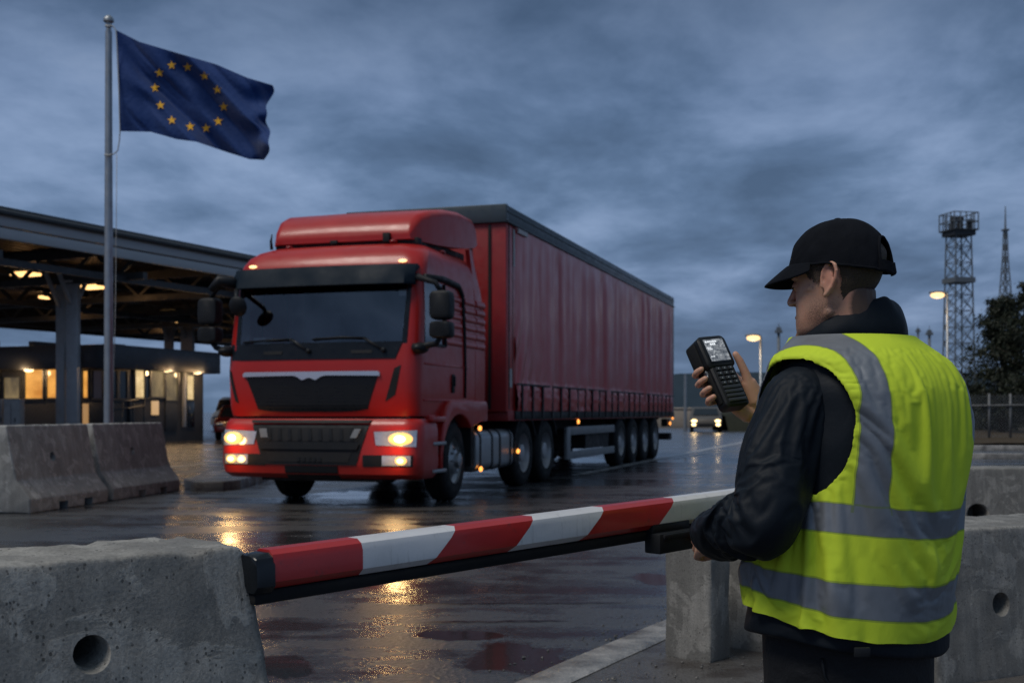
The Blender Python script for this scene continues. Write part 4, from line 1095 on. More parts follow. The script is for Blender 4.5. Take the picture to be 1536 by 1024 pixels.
for s_ in (1, -1):
    ny, nzc = 620, 46; rows = []
    YC0, YC1 = TY0 + .42, TY1 - .15
    strap_y = [YC0 + .28 + k * .575 for k in range(24)]
    for j in range(nzc + 1):
        z = lerp(1.17, 3.96, j / nzc) if True else 0
        row = []
        for i in range(ny + 1):
            y = lerp(YC0, YC1, i / ny); q = (z - 1.17) / 2.79
            f = .036 * math.sin(y * 6.1 + 2.6 * math.sin(y * .83) + 3.2 * nz(y * .55, 1)) * (.45 + .55 * (1 - q)) * (.4 + .9 * abs(nz(y * .45, 5)) * 2)
            f += .026 * nz(y * 3.1, z * .22, 2) + .004 * nz(y * 7.5, z * .3, 7) + .02 * nz(y * .7, z * .5, 11)
            # drag folds down from the front corner
            fr = math.exp(-(y - YC0) / .75); dg = (z - 1.2) - (y - YC0) * 1.9
            f += .030 * fr * math.sin(dg * 7.5 + 1) * sstep(3.2, 1.6, z)
            bl_ = 1 - sstep(1.52, 1.64, z)                       # crumpled skirt between the straps
            ph = ((y - strap_y[0]) / .575) % 1.0; bul = math.sin(PI * ph) ** .8
            f = f * (1 - .5 * bl_) + bl_ * (.028 * bul * (.4 + .6 * math.sin((z - 1.17) / .42 * PI)) + .012 * math.sin(z * 42 + 3 * nz(y * 1.6, 3) + 2 * ph) * bul + .014 * nz(y * 5, z * 9, 2) + .006)
            f *= (sstep(YC1, YC1 - .25, y) * .85 + .15) * (sstep(3.97, 3.6, z) * .85 + .15)
            row.append((s_ * (TX + .006 + max(-.004, f + .014)), y, z))
        rows.append(row)
    cu = MB().grid(rows).build('curtain', M['curtain'], tr, smooth=True)
    sm = MB(); sm.rings([[(s_ * (TX + o_), dy_, z) for o_, dy_ in ((.050, -.030), (.050, .030), (.020, .030), (.020, -.030))] for z in (1.06, 1.18, 1.40, 1.585)])
    s0 = None
    for y in strap_y:
        if s0 is None: s0 = sm.build('strap', M['black_plastic'], cu); s0.location = (0, y, 0); so = s0
        else: so = s0.copy(); COL.objects.link(so); so.location = (0, y, 0)
    mb = MB(); mb.span((s_ * (TX + .03), TY0 + .4, 1.04), (s_ * (TX - .04), TY1, 1.165)); mb.build('side_rave', M['chassis'], tr, bevel=.008)
    mb = MB(); mb.bar((s_ * (TX + .042), YC0, 1.575), (s_ * (TX + .042), YC1, 1.575), .008, .03); mb.build('strap_hem', M['black_plastic'], cu)
    # side guard: two rails and an upright
    mb = MB(); mb.span((s_ * 1.22, 7.05, .74), (s_ * 1.27, 10.95, .89)); mb.span((s_ * 1.22, 7.3, .31), (s_ * 1.27, 10.95, .45)); mb.span((s_ * 1.215, 7.05, .31), (s_ * 1.275, 7.30, .89)); 
    mb.build('side_guard', M['steel_grey'], tr, bevel=.01)
    for (y, z) in ((7.75, .98), (17.55, .86), (17.95, .99)):
        mb = MB(); mb.ell((s_ * 1.30, y, z), (.02, .055 if y < 17.8 else .03, .045 if y < 17.8 else .03)); mb.build('side_lamp', M['amber'], tr, smooth=True)
    mb = MB()
    for y in (11.7, 13.05, 14.4, 15.75):
        arch = [(y - .58 * math.cos(R(t_)), .54 + .56 * math.sin(R(t_))) for t_ in range(50, 135, 10)]
        poly = arch + [(y - .60 * math.cos(R(t_)), .54 + .58 * math.sin(R(t_))) for t_ in range(130, 45, -10)]
        Mf = Matrix(((0, 0, s_, s_ * .66), (1, 0, 0, 0), (0, 1, 0, 0), (0, 0, 0, 1))); mb.prism(poly, Mf, .60)
    mb.build('trailer_mudguard', M['black_plastic'], tr)
    mb = MB(); mb.span((s_ * 1.10, 17.35, .78), (s_ * 1.26, 17.75, .98)); mb.build('lamp_bracket', M['chassis'], tr)
    # small white notices on the pillar and the curtain
    mb = MB(); mb.span((s_ * (TX + .006), TY0 + .16, 1.52), (s_ * (TX + .010), TY0 + .26, 1.80)); mb.span((s_ * (TX + .03), TY0 + .47, 3.86), (s_ * (TX + .052), TY0 + .95, 3.93)); mb.span((s_ * (TX + .008), TY0 + .33, 3.35), (s_ * (TX + .012), TY0 + .40, 3.9))
    mb.build('notice', m_simple('notice_white', (.42, .40, .40), .6), tr)
mb = MB(); mb.span((-1.22, 17.9, .42), (1.22, 18.25, .60)); mb.build('rear_bumper', M['chassis'], tr)
# ---------------------------------------------------------------- border canopy
def lamp_light(parent, loc, energy, col=(1, .58, .25), r=.12):
    ld = bpy.data.lights.new('lamp_light', 'POINT'); ld.energy = energy; ld.color = col; ld.shadow_soft_size = r
    lo = bpy.data.objects.new('lamp_light', ld); COL.objects.link(lo); lo.parent = parent; lo.location = loc; return lo
C0 = P(0, 320, 34.0); ce = Vector((.4196, .9077, 0)); cp = Vector((-.9077, .4196, 0))
CB = Vector((C0.x, C0.y, 0)); rzc = math.atan2(ce.y, ce.x)
can = thing('border_canopy', 'long dark steel canopy roof on paired columns above the checkpoint building', 'canopy', CB, rzc)
# local: x along the fascia (away from us), y to the left (under the roof), z up
Z1, Z0 = 6.92, 6.18
m = NT('canopy_fascia'); v = m.map(); c = m.mix(m.noise(m.map(scale=(.5, 1, 6)), 2, 6), (.34, .36, .37), (.46, .47, .48)); m.bsdf(c, .5, .1, .4); M['fascia'] = m.m
X0, X1, YD = -14, 42, 23
mb = MB(); mb.span((X0, -.05, Z1 - .02), (X1, YD, Z1 + .12)); mb.build('roof', M['steel_dark'], can)
mb = MB(); mb.span((X0, -.12, Z1 - .36), (X1, .06, Z1 - .03)); mb.span((X0, -.10, Z1 - .72), (X1, 0, Z1 - .40)); mb.build('fascia', M['fascia'], can, bevel=.02)
mb = MB(); mb.span((X0, YD, Z0 - .3), (X1, YD + .12, Z1 - .03)); mb.build('rear_fascia', M['steel_dark'], can)
mb = MB(); mb.span((X0, -.22, Z1 - .04), (X1, .3, Z1 + .20)); mb.tube([(X0, -.24, Z1 + .02), (X1, -.24, Z1 + .02)], .10, 8); mb.build('gutter', M['steel_dark'], can, bevel=.02)
g0 = None
for k in range(10):
    x = X0 + 2 + k * 6.0
    mb = MB()
    mb.bar((x, 0, Z1 - .25), (x, YD, Z1 - .25), .22, .32); mb.bar((x, 0, Z0 - .42), (x, YD, Z0 - .42), .20, .24)
    ny = 10
    for i in range(ny):
        y0 = YD * i / ny; y1 = YD * (i + 1) / ny; ym = (y0 + y1) / 2
        mb.bar((x, y0 + .1, Z1 - .3), (x, ym, Z0 - .35), .11, .11); mb.bar((x, ym, Z0 - .35), (x, y1 - .1, Z1 - .3), .11, .11)
    if g0 is None: g0 = mb.build('truss', M['steel_dark'], can); gx = x
    else: o = g0.copy(); COL.objects.link(o); o.location = (x - gx, 0, 0)
mb = MB()
for y in (2.5, 6.5, 10.5, 14.5, 18.5, 22.5): mb.bar((X0, y, Z1 - .12), (X1, y, Z1 - .12), .16, .2)
for y in (.8, 11.0, 22.0): mb.bar((X0, y, Z0 - .52), (X1, y, Z0 - .52), .16, .22)
mb.build('purlin', M['steel_dark'], can)
# deck soffit: ribbed sheet
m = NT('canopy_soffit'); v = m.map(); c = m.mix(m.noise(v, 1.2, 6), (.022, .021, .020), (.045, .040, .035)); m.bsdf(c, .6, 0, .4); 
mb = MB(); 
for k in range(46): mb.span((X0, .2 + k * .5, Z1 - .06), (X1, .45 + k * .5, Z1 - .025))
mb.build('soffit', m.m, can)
inv = Matrix.Rotation(-rzc, 3, 'Z')
def cl(p): return inv @ (Vector(p) - CB)
M['column'] = m_simple('pale_column_paint', (.40, .41, .42), .45, .1, var=.2, bump=.03)
def column(px0, px1, d, ztop):
    a = cl(P(px0, 600, d)); b = cl(P(px1, 600, d)); w_ = (b - a).length
    c = (a + b) / 2; mb = MB()
    Rz = Matrix.Rotation(-rzc, 3, 'Z')
    hw = w_ / 2
    # H-section: two flanges and a web, plus a base plate
    mb.box((c.x, c.y, ztop / 2), (w_ * .92, w_ * .8, ztop), Rz)
    mb.box((c.x, c.y, .03), (w_ * 1.6, w_ * 1.6, .06), Rz); mb.box((c.x, c.y, ztop - .03), (w_ * 1.5, w_ * 1.5, .08), Rz)
    for s_ in (-1, 1): mb.bar(Vector((c.x, c.y, ztop - 1.0)) , Vector((c.x + s_ * .9, c.y + s_ * .2, ztop + .25)), .12, .12)
    mb.build('column', M['column'], can, bevel=.012)
column(85, 99, 41.5, 5.75); column(101, 119, 41.0, 5.75)
column(247, 260, 67, 6.0); column(272, 291, 66, 6.0); column(-150, -130, 36, 5.75)
def canopy_lamp(px, py, d, label, w_=.95):
    p = P(px, py, d); o = thing('canopy_lamp', label, 'ceiling lamp', (p.x, p.y, p.z), rzc, 'lamps under the border canopy')
    mb = MB(); mb.box((0, 0, .10), (.5, w_ + .1, .14)); mb.bar((0, 0, .15), (0, 0, .7), .05, .05); mb.build('housing', M['steel_dark'], o, bevel=.01)
    mb = MB(); mb.box((0, 0, .0), (.6, w_, .13)); mb.build('diffuser', M['lamp_warm'], o, bevel=.03)
    lamp_light(o, (0, 0, -.3), 26, (1, .5, .2), .3)
canopy_lamp(38.5, 411, 42.5, 'glowing lamp under the canopy, left of the paired grey columns')
canopy_lamp(138, 430.5, 46, 'glowing lamp under the canopy, between the paired columns and the flagpole')
canopy_lamp(257, 468, 58, 'glowing lamp under the canopy, nearest to the lorry cab')
canopy_lamp(68, 446, 56, 'faint lamp deep under the canopy, just left of the paired columns', .3)
canopy_lamp(268, 484, 74, 'faint lamp at the far end of the canopy above the two rear columns', .35)

# ---------------------------------------------------------------- checkpoint building
B0 = P(163, 600, 42.0); B0 = Vector((B0.x, B0.y, 0)); be = Vector((.345, .9386, 0)); rzb = math.atan2(be.y, be.x)
bld = thing('checkpoint_building', 'low dark checkpoint building with lit windows and a deep flat fascia beneath the canopy', 'building', B0, rzb)
# local: x along the right face going away, y to the left along the left face
def bside(px, py):      # right face y = 0 -> (x, z)
    o = inv_b @ (Vector((0, 0, H)) - B0); d = inv_b @ Vector(((px - HX) / F, 1, (HY - py) / F)); t_ = -o.y / d.y; q = o + d * t_; return q.x, q.z
def bleft(px, py):      # left face x = 0 -> (y, z)
    o = inv_b @ (Vector((0, 0, H)) - B0); d = inv_b @ Vector(((px - HX) / F, 1, (HY - py) / F)); t_ = -o.x / d.x; q = o + d * t_; return q.y, q.z
inv_b = Matrix.Rotation(-rzb, 3, 'Z')
XE = bside(318, 560)[0]
m = NT('dark_cladding'); v = m.map(); w_ = m.n('ShaderNodeTexWave'); w_.wave_type = 'BANDS'; w_.bands_direction = 'DIAGONAL'; w_.inputs['Scale'].default_value = 3.2; m.l(v, w_.inputs[0])
c = m.mix(m.noise(v, 2, 6), (.035, .037, .040), (.075, .075, .076)); m.bsdf(c, .5, .2, .4, 0, m.bump(w_.outputs[1], .3, .02)); M['cladding'] = m.m
M['fascia_dark'] = m_simple('dark_fascia', (.045, .05, .058), .45, .2, bump=.02)
mb = MB(); mb.span((.25, .25, 0), (XE - .25, 12, 2.75)); mb.build('wall', M['cladding'], bld)
mb = MB(); mb.span((-.35, -.35, 2.72), (XE + .1, 12.4, 3.58)); mb.build('roof', M['fascia_dark'], bld, bevel=.03)
mb = MB(); mb.span((-.36, 3, 3.58), (1.0, 3.3, 3.75)); mb.span((.4, 6.5, 3.58), (1.6, 7.6, 3.95)); mb.span((1.5, 1.0, 3.58), (2.2, 1.5, 3.72)); mb.build('roof_vent', M['steel_dark'], bld, bevel=.02)
def lit(name, c1, c2, s, scale):
    t = NT(name); v = t.map(scale=scale)
    n1 = t.noise(v, 1.3, 3, .5); st_ = t.n('ShaderNodeTexWave'); st_.wave_type = 'BANDS'; st_.bands_direction = 'Z'; st_.inputs['Scale'].default_value = 6; t.l(t.coord(), st_.inputs[0])
    c = t.mix(t.ramp(n1, [(.35, 0), (.65, 1)]), c1, c2); c = t.mix(t.math('MULTIPLY', st_.outputs[1], .3), c, tuple(x * .4 for x in c1))
    t.bsdf((.02, .02, .02), .12, 0, .5, 0, None, Emission_Color=c, Emission_Strength=s); return t.m
M['win_orange'] = lit('lit_orange_window', (.60, .22, .025), (1.0, .46, .085), 1.0, (.9, .9, 1.4))
M['win_pale'] = lit('lit_pale_window', (.60, .40, .16), (1.0, .75, .38), 1.0, (1.2, 1.2, 1.2))
M['win_dim'] = lit('dim_window', (.10, .075, .04), (.35, .25, .11), .7, (1.6, 1.6, 1.0))
M['win_dark'] = m_simple('dark_window', (.012, .016, .02), .08, 0, .6)
def window(face, a, b, mat, frame=True, name='window'):
    (u0, z1), (u1, z0) = a, b
    if u0 > u1: u0, u1 = u1, u0
    f = MB(); fw_ = .07
    def S(p, q):
        if face == 'r': f.span((p[0], .18, p[1]), (q[0], .26, q[1]))
        else: f.span((.18, p[0], p[1]), (.26, q[0], q[1]))
    S((u0 - fw_, z0 - fw_), (u1 + fw_, z0)); S((u0 - fw_, z1), (u1 + fw_, z1 + fw_)); S((u0 - fw_, z0), (u0, z1)); S((u1, z0), (u1 + fw_, z1))
    o = f.build(name, M['steel_dark'], bld)
    p = MB()
    if face == 'r': p.span((u0, .22, z0), (u1, .27, z1))
    else: p.span((.22, u0, z0), (.27, u1, z1))
    p.build('pane', mat, o)
for x0, y0, x1, y1, mt in ((32, 554, 58, 597, 'win_orange'), (65, 554, 88, 596, 'win_orange'), (0, 566, 23, 597, 'win_dim'), (-40, 556, -8, 597, 'win_orange'), (119, 556, 126, 596, 'win_orange'), (133, 556, 157, 597, 'win_dark')):
    window('l', bleft(x0, y0), bleft(x1, y1), M[mt])
for x0, y0, x1, y1, mt in ((170, 556, 182, 597, 'win_dark'), (186, 556, 197, 597, 'win_dark'), (210, 554, 223, 596, 'win_pale'), (225, 556, 231, 596, 'win_dark'), (234, 556, 253, 595, 'win_dim'), (256, 557, 273, 600, 'win_dim'), (287, 563, 297, 599, 'win_pale')):
    window('r', bside(x0, y0), bside(x1, y1), M[mt])
def panel(face, x0, y0, x1, y1, mat, name, th=.05):
    q = bside if face == 'r' else bleft
    (u0, z1), (u1, z0) = q(x0, y0), q(x1, y1); mb = MB(); u0, u1 = min(u0, u1), max(u0, u1)
    if face == 'r': mb.span((u0, .25 - th, z0), (u1, .255, z1))
    else: mb.span((.25 - th, u0, z0), (.255, u1, z1))
    return mb.build(name, mat, bld, bevel=.01)
panel('r', 235, 601, 245, 622, m_emit('backlit_board', (1, .62, .3), .55), 'notice_board'); panel('l', 118, 605, 127, 636, m_emit('glow_door_panel', (1, .55, .22), .35), 'door_panel')  # door panel is no lamp; its lit look is put in as emission
panel('l', 78, 605, 87, 619, M['fascia'], 'notice_plate'); panel('r', 287, 601, 298, 640, M['win_dark'], 'door'); panel('r', 281, 556, 284, 640, M['fascia'], 'downpipe', .12); panel('l', 127, 603, 160, 640, M['steel_dark'], 'shutter')
panel('r', 255, 602, 272, 646, M['steel_dark'], 'door'); panel('r', 200, 598, 206, 640, M['steel_dark'], 'downpipe', .1)
def wall_lamp(face, px, py, label):
    q = (bside if face == 'r' else bleft)(px, py); loc = (q[0], -.12, q[1]) if face == 'r' else (-.12, q[0], q[1])
    wpos = Matrix.Rotation(rzb, 3, 'Z') @ Vector(loc) + B0
    o = thing('wall_lamp', label, 'wall lamp', wpos, rzb, 'lamps along the checkpoint building')
    mb = MB(); 
    mb.ell((0, 0, 0), (.17, .17, .09)); mb.build('bulb', M['lamp_white'], o, smooth=True)
    mb = MB(); s_ = (0, .17, .06) if face == 'r' else (.17, 0, .06); mb.box(s_, (.3, .3, .08)); mb.build('bracket', M['steel_dark'], o, bevel=.01)
    lamp_light(o, (0, -.25, -.1) if face == 'r' else (-.25, 0, -.1), 55, (1, .62, .30), .1)
wall_lamp('l', 47, 554.5, 'bright lamp over the left-hand orange windows of the checkpoint building')
wall_lamp('r', 246, 554.5, 'bright lamp over the windows, middle of the building side next to the lorry')
wall_lamp('r', 292, 558, 'bright lamp above the door at the far right corner of the checkpoint building')
def cabinet(px0, px1, py, d, label):
    a = P(px0, py, d); b = P(px1, py, d); w_ = b.x - a.x; h_ = a.z
    o = thing('utility_cabinet', label, 'cabinet', ((a.x + b.x) / 2, d, 0), 0, 'pale cabinets by the building')
    mb = MB(); mb.box((0, .25, h_ / 2), (w_, .5, h_)); mb.build('casing', M['cab_white'], o, bevel=.02)
    mb = MB(); mb.box((0, -.005, h_ * .52), (w_ * .86, .03, h_ * .86)); dr = mb.build('door', M['cab_white'], o, bevel=.01)
    mb = MB(); mb.box((w_ * .28, -.03, h_ * .55), (.03, .03, .16)); mb.box((0, -.022, h_ * .5), (.015, .01, h_ * .8)); mb.build('handle', M['steel_dark'], dr)
M['cab_white'] = m_simple('pale_cabinet_paint', (.42, .41, .39), .5)
cabinet(-3, 3.5, 598, 40.5, 'narrow pale utility cabinet at the left frame edge'); cabinet(5, 28, 598, 40, 'wide pale utility cabinet below the orange windows at the left frame edge')
# handrail in front of the building
hr = thing('handrail', 'dark two-bar handrail between the flagpole and the building windows', 'handrail', P(168, 664, 40) * 1)
hb = hr.location.copy(); hb.z = 0; hr.location = hb
mb = MB()
for py in (600, 611): mb.tube([P(168, py + 4, 40) - hb, P(216, py - 3, 44) - hb], .03, 6)
mb.build('rail', M['steel_dark'], hr, smooth=True)
for k in range(4):
    a = P(lerp(168, 216, k / 3), lerp(604, 597, k / 3), 40 + 4 * k / 3) - hb; mb = MB(); mb.tube([(a.x, a.y, 0), (a.x, a.y, a.z)], .03, 6); mb.build('post', M['steel_dark'], hr, smooth=True)

# ---------------------------------------------------------------- vehicles far away
def car(name, label, loc, rz, paint, van=False, lights=None):
    o = thing(name, label, 'van' if van else 'car', loc, rz)   # front towards -y
    L_, W_ = (4.9, 1.95) if van else (4.3, 1.78)
    if van: prof = [(0, .35), (0, .75), (.25, 1.0), (.75, 1.25), (1.25, 2.0), (1.6, 2.15), (4.8, 2.15), (4.9, 1.9), (4.9, .35)]
    else: prof = [(0, .32), (-.02, .55), (.08, .78), (.9, .95), (1.55, 1.36), (2.0, 1.46), (3.0, 1.44), (3.7, 1.1), (4.2, .98), (4.3, .6), (4.25, .32)]
    rows = []
    for x, sc in ((-.5, .0), (-.47, .6), (-.40, 1), (.40, 1), (.47, .6), (.5, 0)):
        cx = x * W_
        rows.append([(cx * (1 - .10 * max(0, z - .95) / .5), y + (.10 * (1 - sc) if y < 1 else (-.10 * (1 - sc) if y > 3.5 else 0)), z - (.05 * (1 - sc) if z > 1 else 0)) for y, z in prof])
    MB().rings(rows).build('body', paint, o, bevel=.04, bseg=3)
    gm = MB()
    if van: gm.add([(-.85, .78, 1.28), (.85, .78, 1.28), (.78, 1.22, 1.95), (-.78, 1.22, 1.95)], [(0, 1, 2, 3)]); 
    else:
        gm.add([(-.74, .90, .975), (.74, .90, .975), (.64, 1.53, 1.345), (-.64, 1.53, 1.345)], [(0, 1, 2, 3)]); gm.add([(-.6, 3.08, 1.42), (.6, 3.08, 1.42), (.68, 3.68, 1.13), (-.68, 3.68, 1.13)], [(0, 1, 2, 3)])
    for f_ in range(1): pass
    gmo = MB(); 
    for i in range(0, len(gm.v), 4):
        q = [Vector(p) for p in gm.v[i:i + 4]]; nrm = (q[1] - q[0]).cross(q[3] - q[0]).normalized() * .02
        gmo.rings([[p - nrm for p in q], [p + nrm for p in q]])
    gmo.build('windscreen', M['win_dark'], o)
    for s_ in (-1, 1):
        mb = MB(); zz = .66 if not van else .85
        mb.ell((s_ * W_ * .37, .03, zz), (.17, .10, .085)); mb.build('headlight', lights or M['lens'], o, smooth=True)
        if lights: mb = MB(); mb.ell((s_ * W_ * .38, .0, .45), (.13, .08, .085)); mb.build('fog_lamp', lights, o, smooth=True)
        for y in (.85, L_ - .9):
            mb = MB(); mb.lathe([(.2, -.1), (.30, -.1), (.32, -.07), (.32, .07), (.30, .1), (.2, .1)], Matrix.Translation((s_ * (W_ / 2 - .09), y, .32)) @ Matrix.Rotation(R(90), 4, 'Y'), 20); mb.build('wheel', M['rubber'], o, smooth=True)
    mb = MB(); mb.box((0, -.0, .42), (W_ * .5, .06, .16)); mb.build('lower_grille', M['chassis'], o)
    return o
M['far_head'] = m_emit('far_headlights', (1, .70, .32), 4)
pc = G(1059, 648.5)
M['silver'] = m_simple('silver_car_paint', (.075, .068, .06), .5, .2)
oc = car('oncoming_car', 'distant silver car coming on with four glowing lamps, behind the handheld scanner', (pc.x, pc.y, 0), R(-9), M['silver'], lights=M['far_head'])
for s_ in (-1, 1):
    ld = bpy.data.lights.new('car_beam', 'SPOT'); ld.energy = 60; ld.color = (1, .7, .38); ld.spot_size = R(100); ld.spot_blend = 1; ld.shadow_soft_size = .08
    lo = bpy.data.objects.new('car_beam', ld); COL.objects.link(lo); lo.parent = oc; lo.location = (s_ * .65, -.15, .6); lo.rotation_euler = Vector((0, 1, .1)).to_track_quat('Z', 'Y').to_euler()
pc = G(353, 660); car('parked_car', 'dark red car parked between the building and the lorry, half hidden by the cab', (pc.x, pc.y, 0), R(6), m_simple('dark_red_car_paint', (.07, .008, .009), .3, 0, .5, .5))
pc = G(337, 645); car('parked_van', 'pale van parked far behind the building, mostly hidden by the lorry cab', (pc.x, pc.y, 0), R(-5), m_simple('pale_van_paint', (.42, .40, .38), .35, 0, .5, .3), van=True)
# low pale wall across the end of the road
a = P(975, 640, 92); b = P(1135, 640, 88); L_ = (b - a); L_.z = 0
zw = 1.15 + 5 * 90 / F
pw = thing('boundary_wall', 'long low beige boundary wall across the end of the road under the dark hill', 'wall', (a.x, a.y, 0))
mb = MB(); d_ = L_.normalized(); mb.bar(Vector((0, 0, zw / 2)), L_ * 1.9 + Vector((0, 0, zw / 2)), .4, zw); 
mb.build('face', m_simple('beige_render', (.24, .21, .18), .75, bump=.1), pw, bevel=.02)
mb = MB(); mb.bar(Vector((0, 0, zw + .05)), L_ * 1.9 + Vector((0, 0, zw + .05)), .55, .12); mb.build('coping', m_simple('coping_stone', (.30, .27, .24), .7), pw, bevel=.02)
# ---------------------------------------------------------------- street lamps, masts, tower
def street_lamp(px, py, d, pole_px, label, wpx, arm_up=.25, light=25):
    p = P(px, py, d); bx = P(pole_px, py, d).x
    o = thing('street_lamp', label, 'street lamp', (bx, d, 0), 0, 'lit street lamps by the road')
    hx = p.x - bx; s_ = 1 if hx > 0 else -1; zt_ = p.z + .12; w_ = wpx / F * d / 2
    mb = MB(); mb.tube([(0, 0, 0), (0, 0, 1.2), (0, 0, 1.25), (0, 0, zt_ * .97)], [w_ * 1.25, w_ * 1.2, w_, w_ * .7], 12); mb.tube([(0, 0, zt_ * .96), (0, 0, zt_), (s_ * .12, 0, zt_ + .08), (hx * .7, 0, zt_ + .10), (hx, 0, zt_ + .06)], [w_ * .7, w_ * .65, w_ * .55, w_ * .5, w_ * .5], 10); mb.build('pole', M['steel'], o, smooth=True)
    mb = MB(); mb.ell((hx, 0, zt_ + .06), (.42, .22, .10)); hd = mb.build('lamp_head', M['steel_grey'], o, smooth=True)
    mb = MB(); mb.ell((hx - .02 * s_, -.06, zt_ - .08), (.36, .24, .17)); mb.build('lamp', M['street'], hd, smooth=True)
    lamp_light(o, (hx, -.1, zt_ - .45), light, (1, .7, .42), .25)
M['street'] = m_emit('street_lamp_glow', (1, .62, .27), 2.0)
street_lamp(1129, 508, 62, 1141, 'lit street lamp beyond the officer\'s scanner, over the far road', 5)
street_lamp(1405, 444, 60, 1421, 'lit street lamp on a tall pole in front of the lattice tower', 4.5)
p = P(1028, 560, 75); o = thing('lamp_post', 'thin plain post rising by the far wall, next to the rear corner of the trailer', 'post', (p.x, 75, 0)); mb = MB(); mb.tube([(0, 0, 0), (0, 0, p.z)], [.11, .09], 10); mb.tube([(0, 0, p.z - .04), (0, 0, p.z)], .13, 10); mb.build('shaft', M['steel'], o, auto=40)
def lattice(name, label, cat, px, d, sect, mat, th, levels, group=None, base_z=0.0):
    """square lattice mast; sect: rows (py, half width px)"""
    c = P(px, HY, d); o = thing(name, label, cat, (c.x, d, 0), R(12), group)
    tab = sorted([(1.15 + (HY - py) / F * d, hw / F * d) for py, hw in sect])
    z0, z1 = base_z, tab[-1][0]; legs = MB(); br_ = MB()
    zs = [lerp(z0, z1, i / levels) for i in range(levels + 1)]
    cor = lambda z: [Vector((sx * interp(z, tab)[0], sy * interp(z, tab)[0], z)) for sx, sy in ((-1, -1), (1, -1), (1, 1), (-1, 1))]
    for a, b in zip(zs, zs[1:]):
        ca, cb_ = cor(a), cor(b)
        for k in range(4):
            legs.bar(ca[k], cb_[k], th, th); n_ = (k + 1) % 4
            br_.bar(ca[k], cb_[n_], th * .55, th * .55); br_.bar(ca[n_], cb_[k], th * .55, th * .55) if levels < 24 else None
            br_.bar(cb_[k], cb_[n_], th * .6, th * .6)
    legs.build('leg_frame', mat, o); br_.build('bracing', mat, o); return o, tab
M['tower'] = m_simple('tower_steel', (.12, .135, .15), .6, .2)  # steel colour lightened to stand for distance haze
tw, tab = lattice('lattice_tower', 'tall grey lattice tower topped by a railed square platform', 'tower', 1438, 118, [(346, 12.5), (480, 15), (660, 18)], M['tower'], .11, 12)
zt_ = 1.15 + (HY - 347) / F * 118; hw = 23 / F * 118
mb = MB(); mb.box((0, 0, zt_ - .25), (hw * 1.5, hw * 1.5, .5)); mb.box((0, 0, zt_ + .05), (hw * 1.75, hw * 1.75, .14)); mb.build('platform', m_simple('dark_platform', (.02, .022, .025), .6), tw)
mb = MB(); q = hw * .86; zr = 1.15 + (HY - 321) / F * 118
for k in range(4):
    a = Vector(((-1, 1, 1, -1)[k] * q, (-1, -1, 1, 1)[k] * q, 0)); b = Vector(((1, 1, -1, -1)[k] * q, (-1, 1, 1, -1)[k] * q, 0))
    for zz in (zr, lerp(zt_, zr, .5)): mb.bar(a + Vector((0, 0, zz)), b + Vector((0, 0, zz)), .09, .09)
    for i in range(4): c = a.lerp(b, i / 4); mb.bar((c.x, c.y, zt_), (c.x, c.y, zr), .09, .09)
mb.build('railing', M['tower'], tw)
mb = MB()
for x, y, hh in ((-q * .8, -q * .5, 1.3), (-q * .35, q * .4, .9), (q * .5, -q * .6, 1.1), (.1, 0, 1.5)): mb.box((x, y, zt_ + hh / 2), (.45, .4, hh)); mb.box((x, y - .1, zt_ + hh * .8), (.6, .5, .35))
mb.build('floodlight', m_simple('dark_unit', (.03, .032, .035), .5), tw, bevel=.03)
mb = MB(); mb.box((0, 0, 1.15 + (HY - 421) / F * 118), (2.3, 2.3, .5)); mb.build('landing', M['tower'], tw)
ms, tb = lattice('radio_mast', 'slender pointed radio mast rising behind the dark tree', 'mast', 1508, 170, [(345, 1.8), (390, 3.0), (440, 6.0), (620, 14)], M['tower'], .11, 16)
zt_ = 1.15 + (HY - 345) / F * 170; mb = MB(); mb.tube([(0, 0, zt_ - .2), (0, 0, zt_ + 1.2), (0, 0, 1.15 + (HY - 309) / F * 170)], [.18, .12, .06], 8); mb.box((0, 0, zt_), (.8, .8, .25)); mb.build('antenna', M['tower'], ms)
def beacon(px, py, d, wpx, label):
    p = P(px, py, d); o = thing('signal_mast', label, 'mast', (p.x, d, 0), 0, 'thin far masts on the skyline'); w_ = wpx / F * d / 2
    mb = MB(); mb.tube([(0, 0, 0), (0, 0, p.z - 3 * w_)], [w_ * 1.2, w_ * .8], 8); mb.build('shaft', M['tower'], o, smooth=True)
    mb = MB(); mb.box((0, 0, p.z - 2.6 * w_), (w_ * 3.4, w_ * 3.4, w_ * 1.6)); mb.box((0, 0, p.z - 1.2 * w_), (w_ * 2.2, w_ * 2.2, w_ * 1.8)); mb.tube([(0, 0, p.z - w_), (0, 0, p.z + 2.4 * w_)], [w_ * .3, w_ * .1], 6); mb.build('head', M['tower'], o)
beacon(1168, 490, 150, 5.5, 'thin far mast with a small square head, between the street lamp and the officer\'s chin')
beacon(1394, 494, 150, 5, 'thin far mast with a square head, just left of the lattice tower'); beacon(1377, 492, 170, 3.5, 'thinnest far mast, closest behind the officer\'s right shoulder')

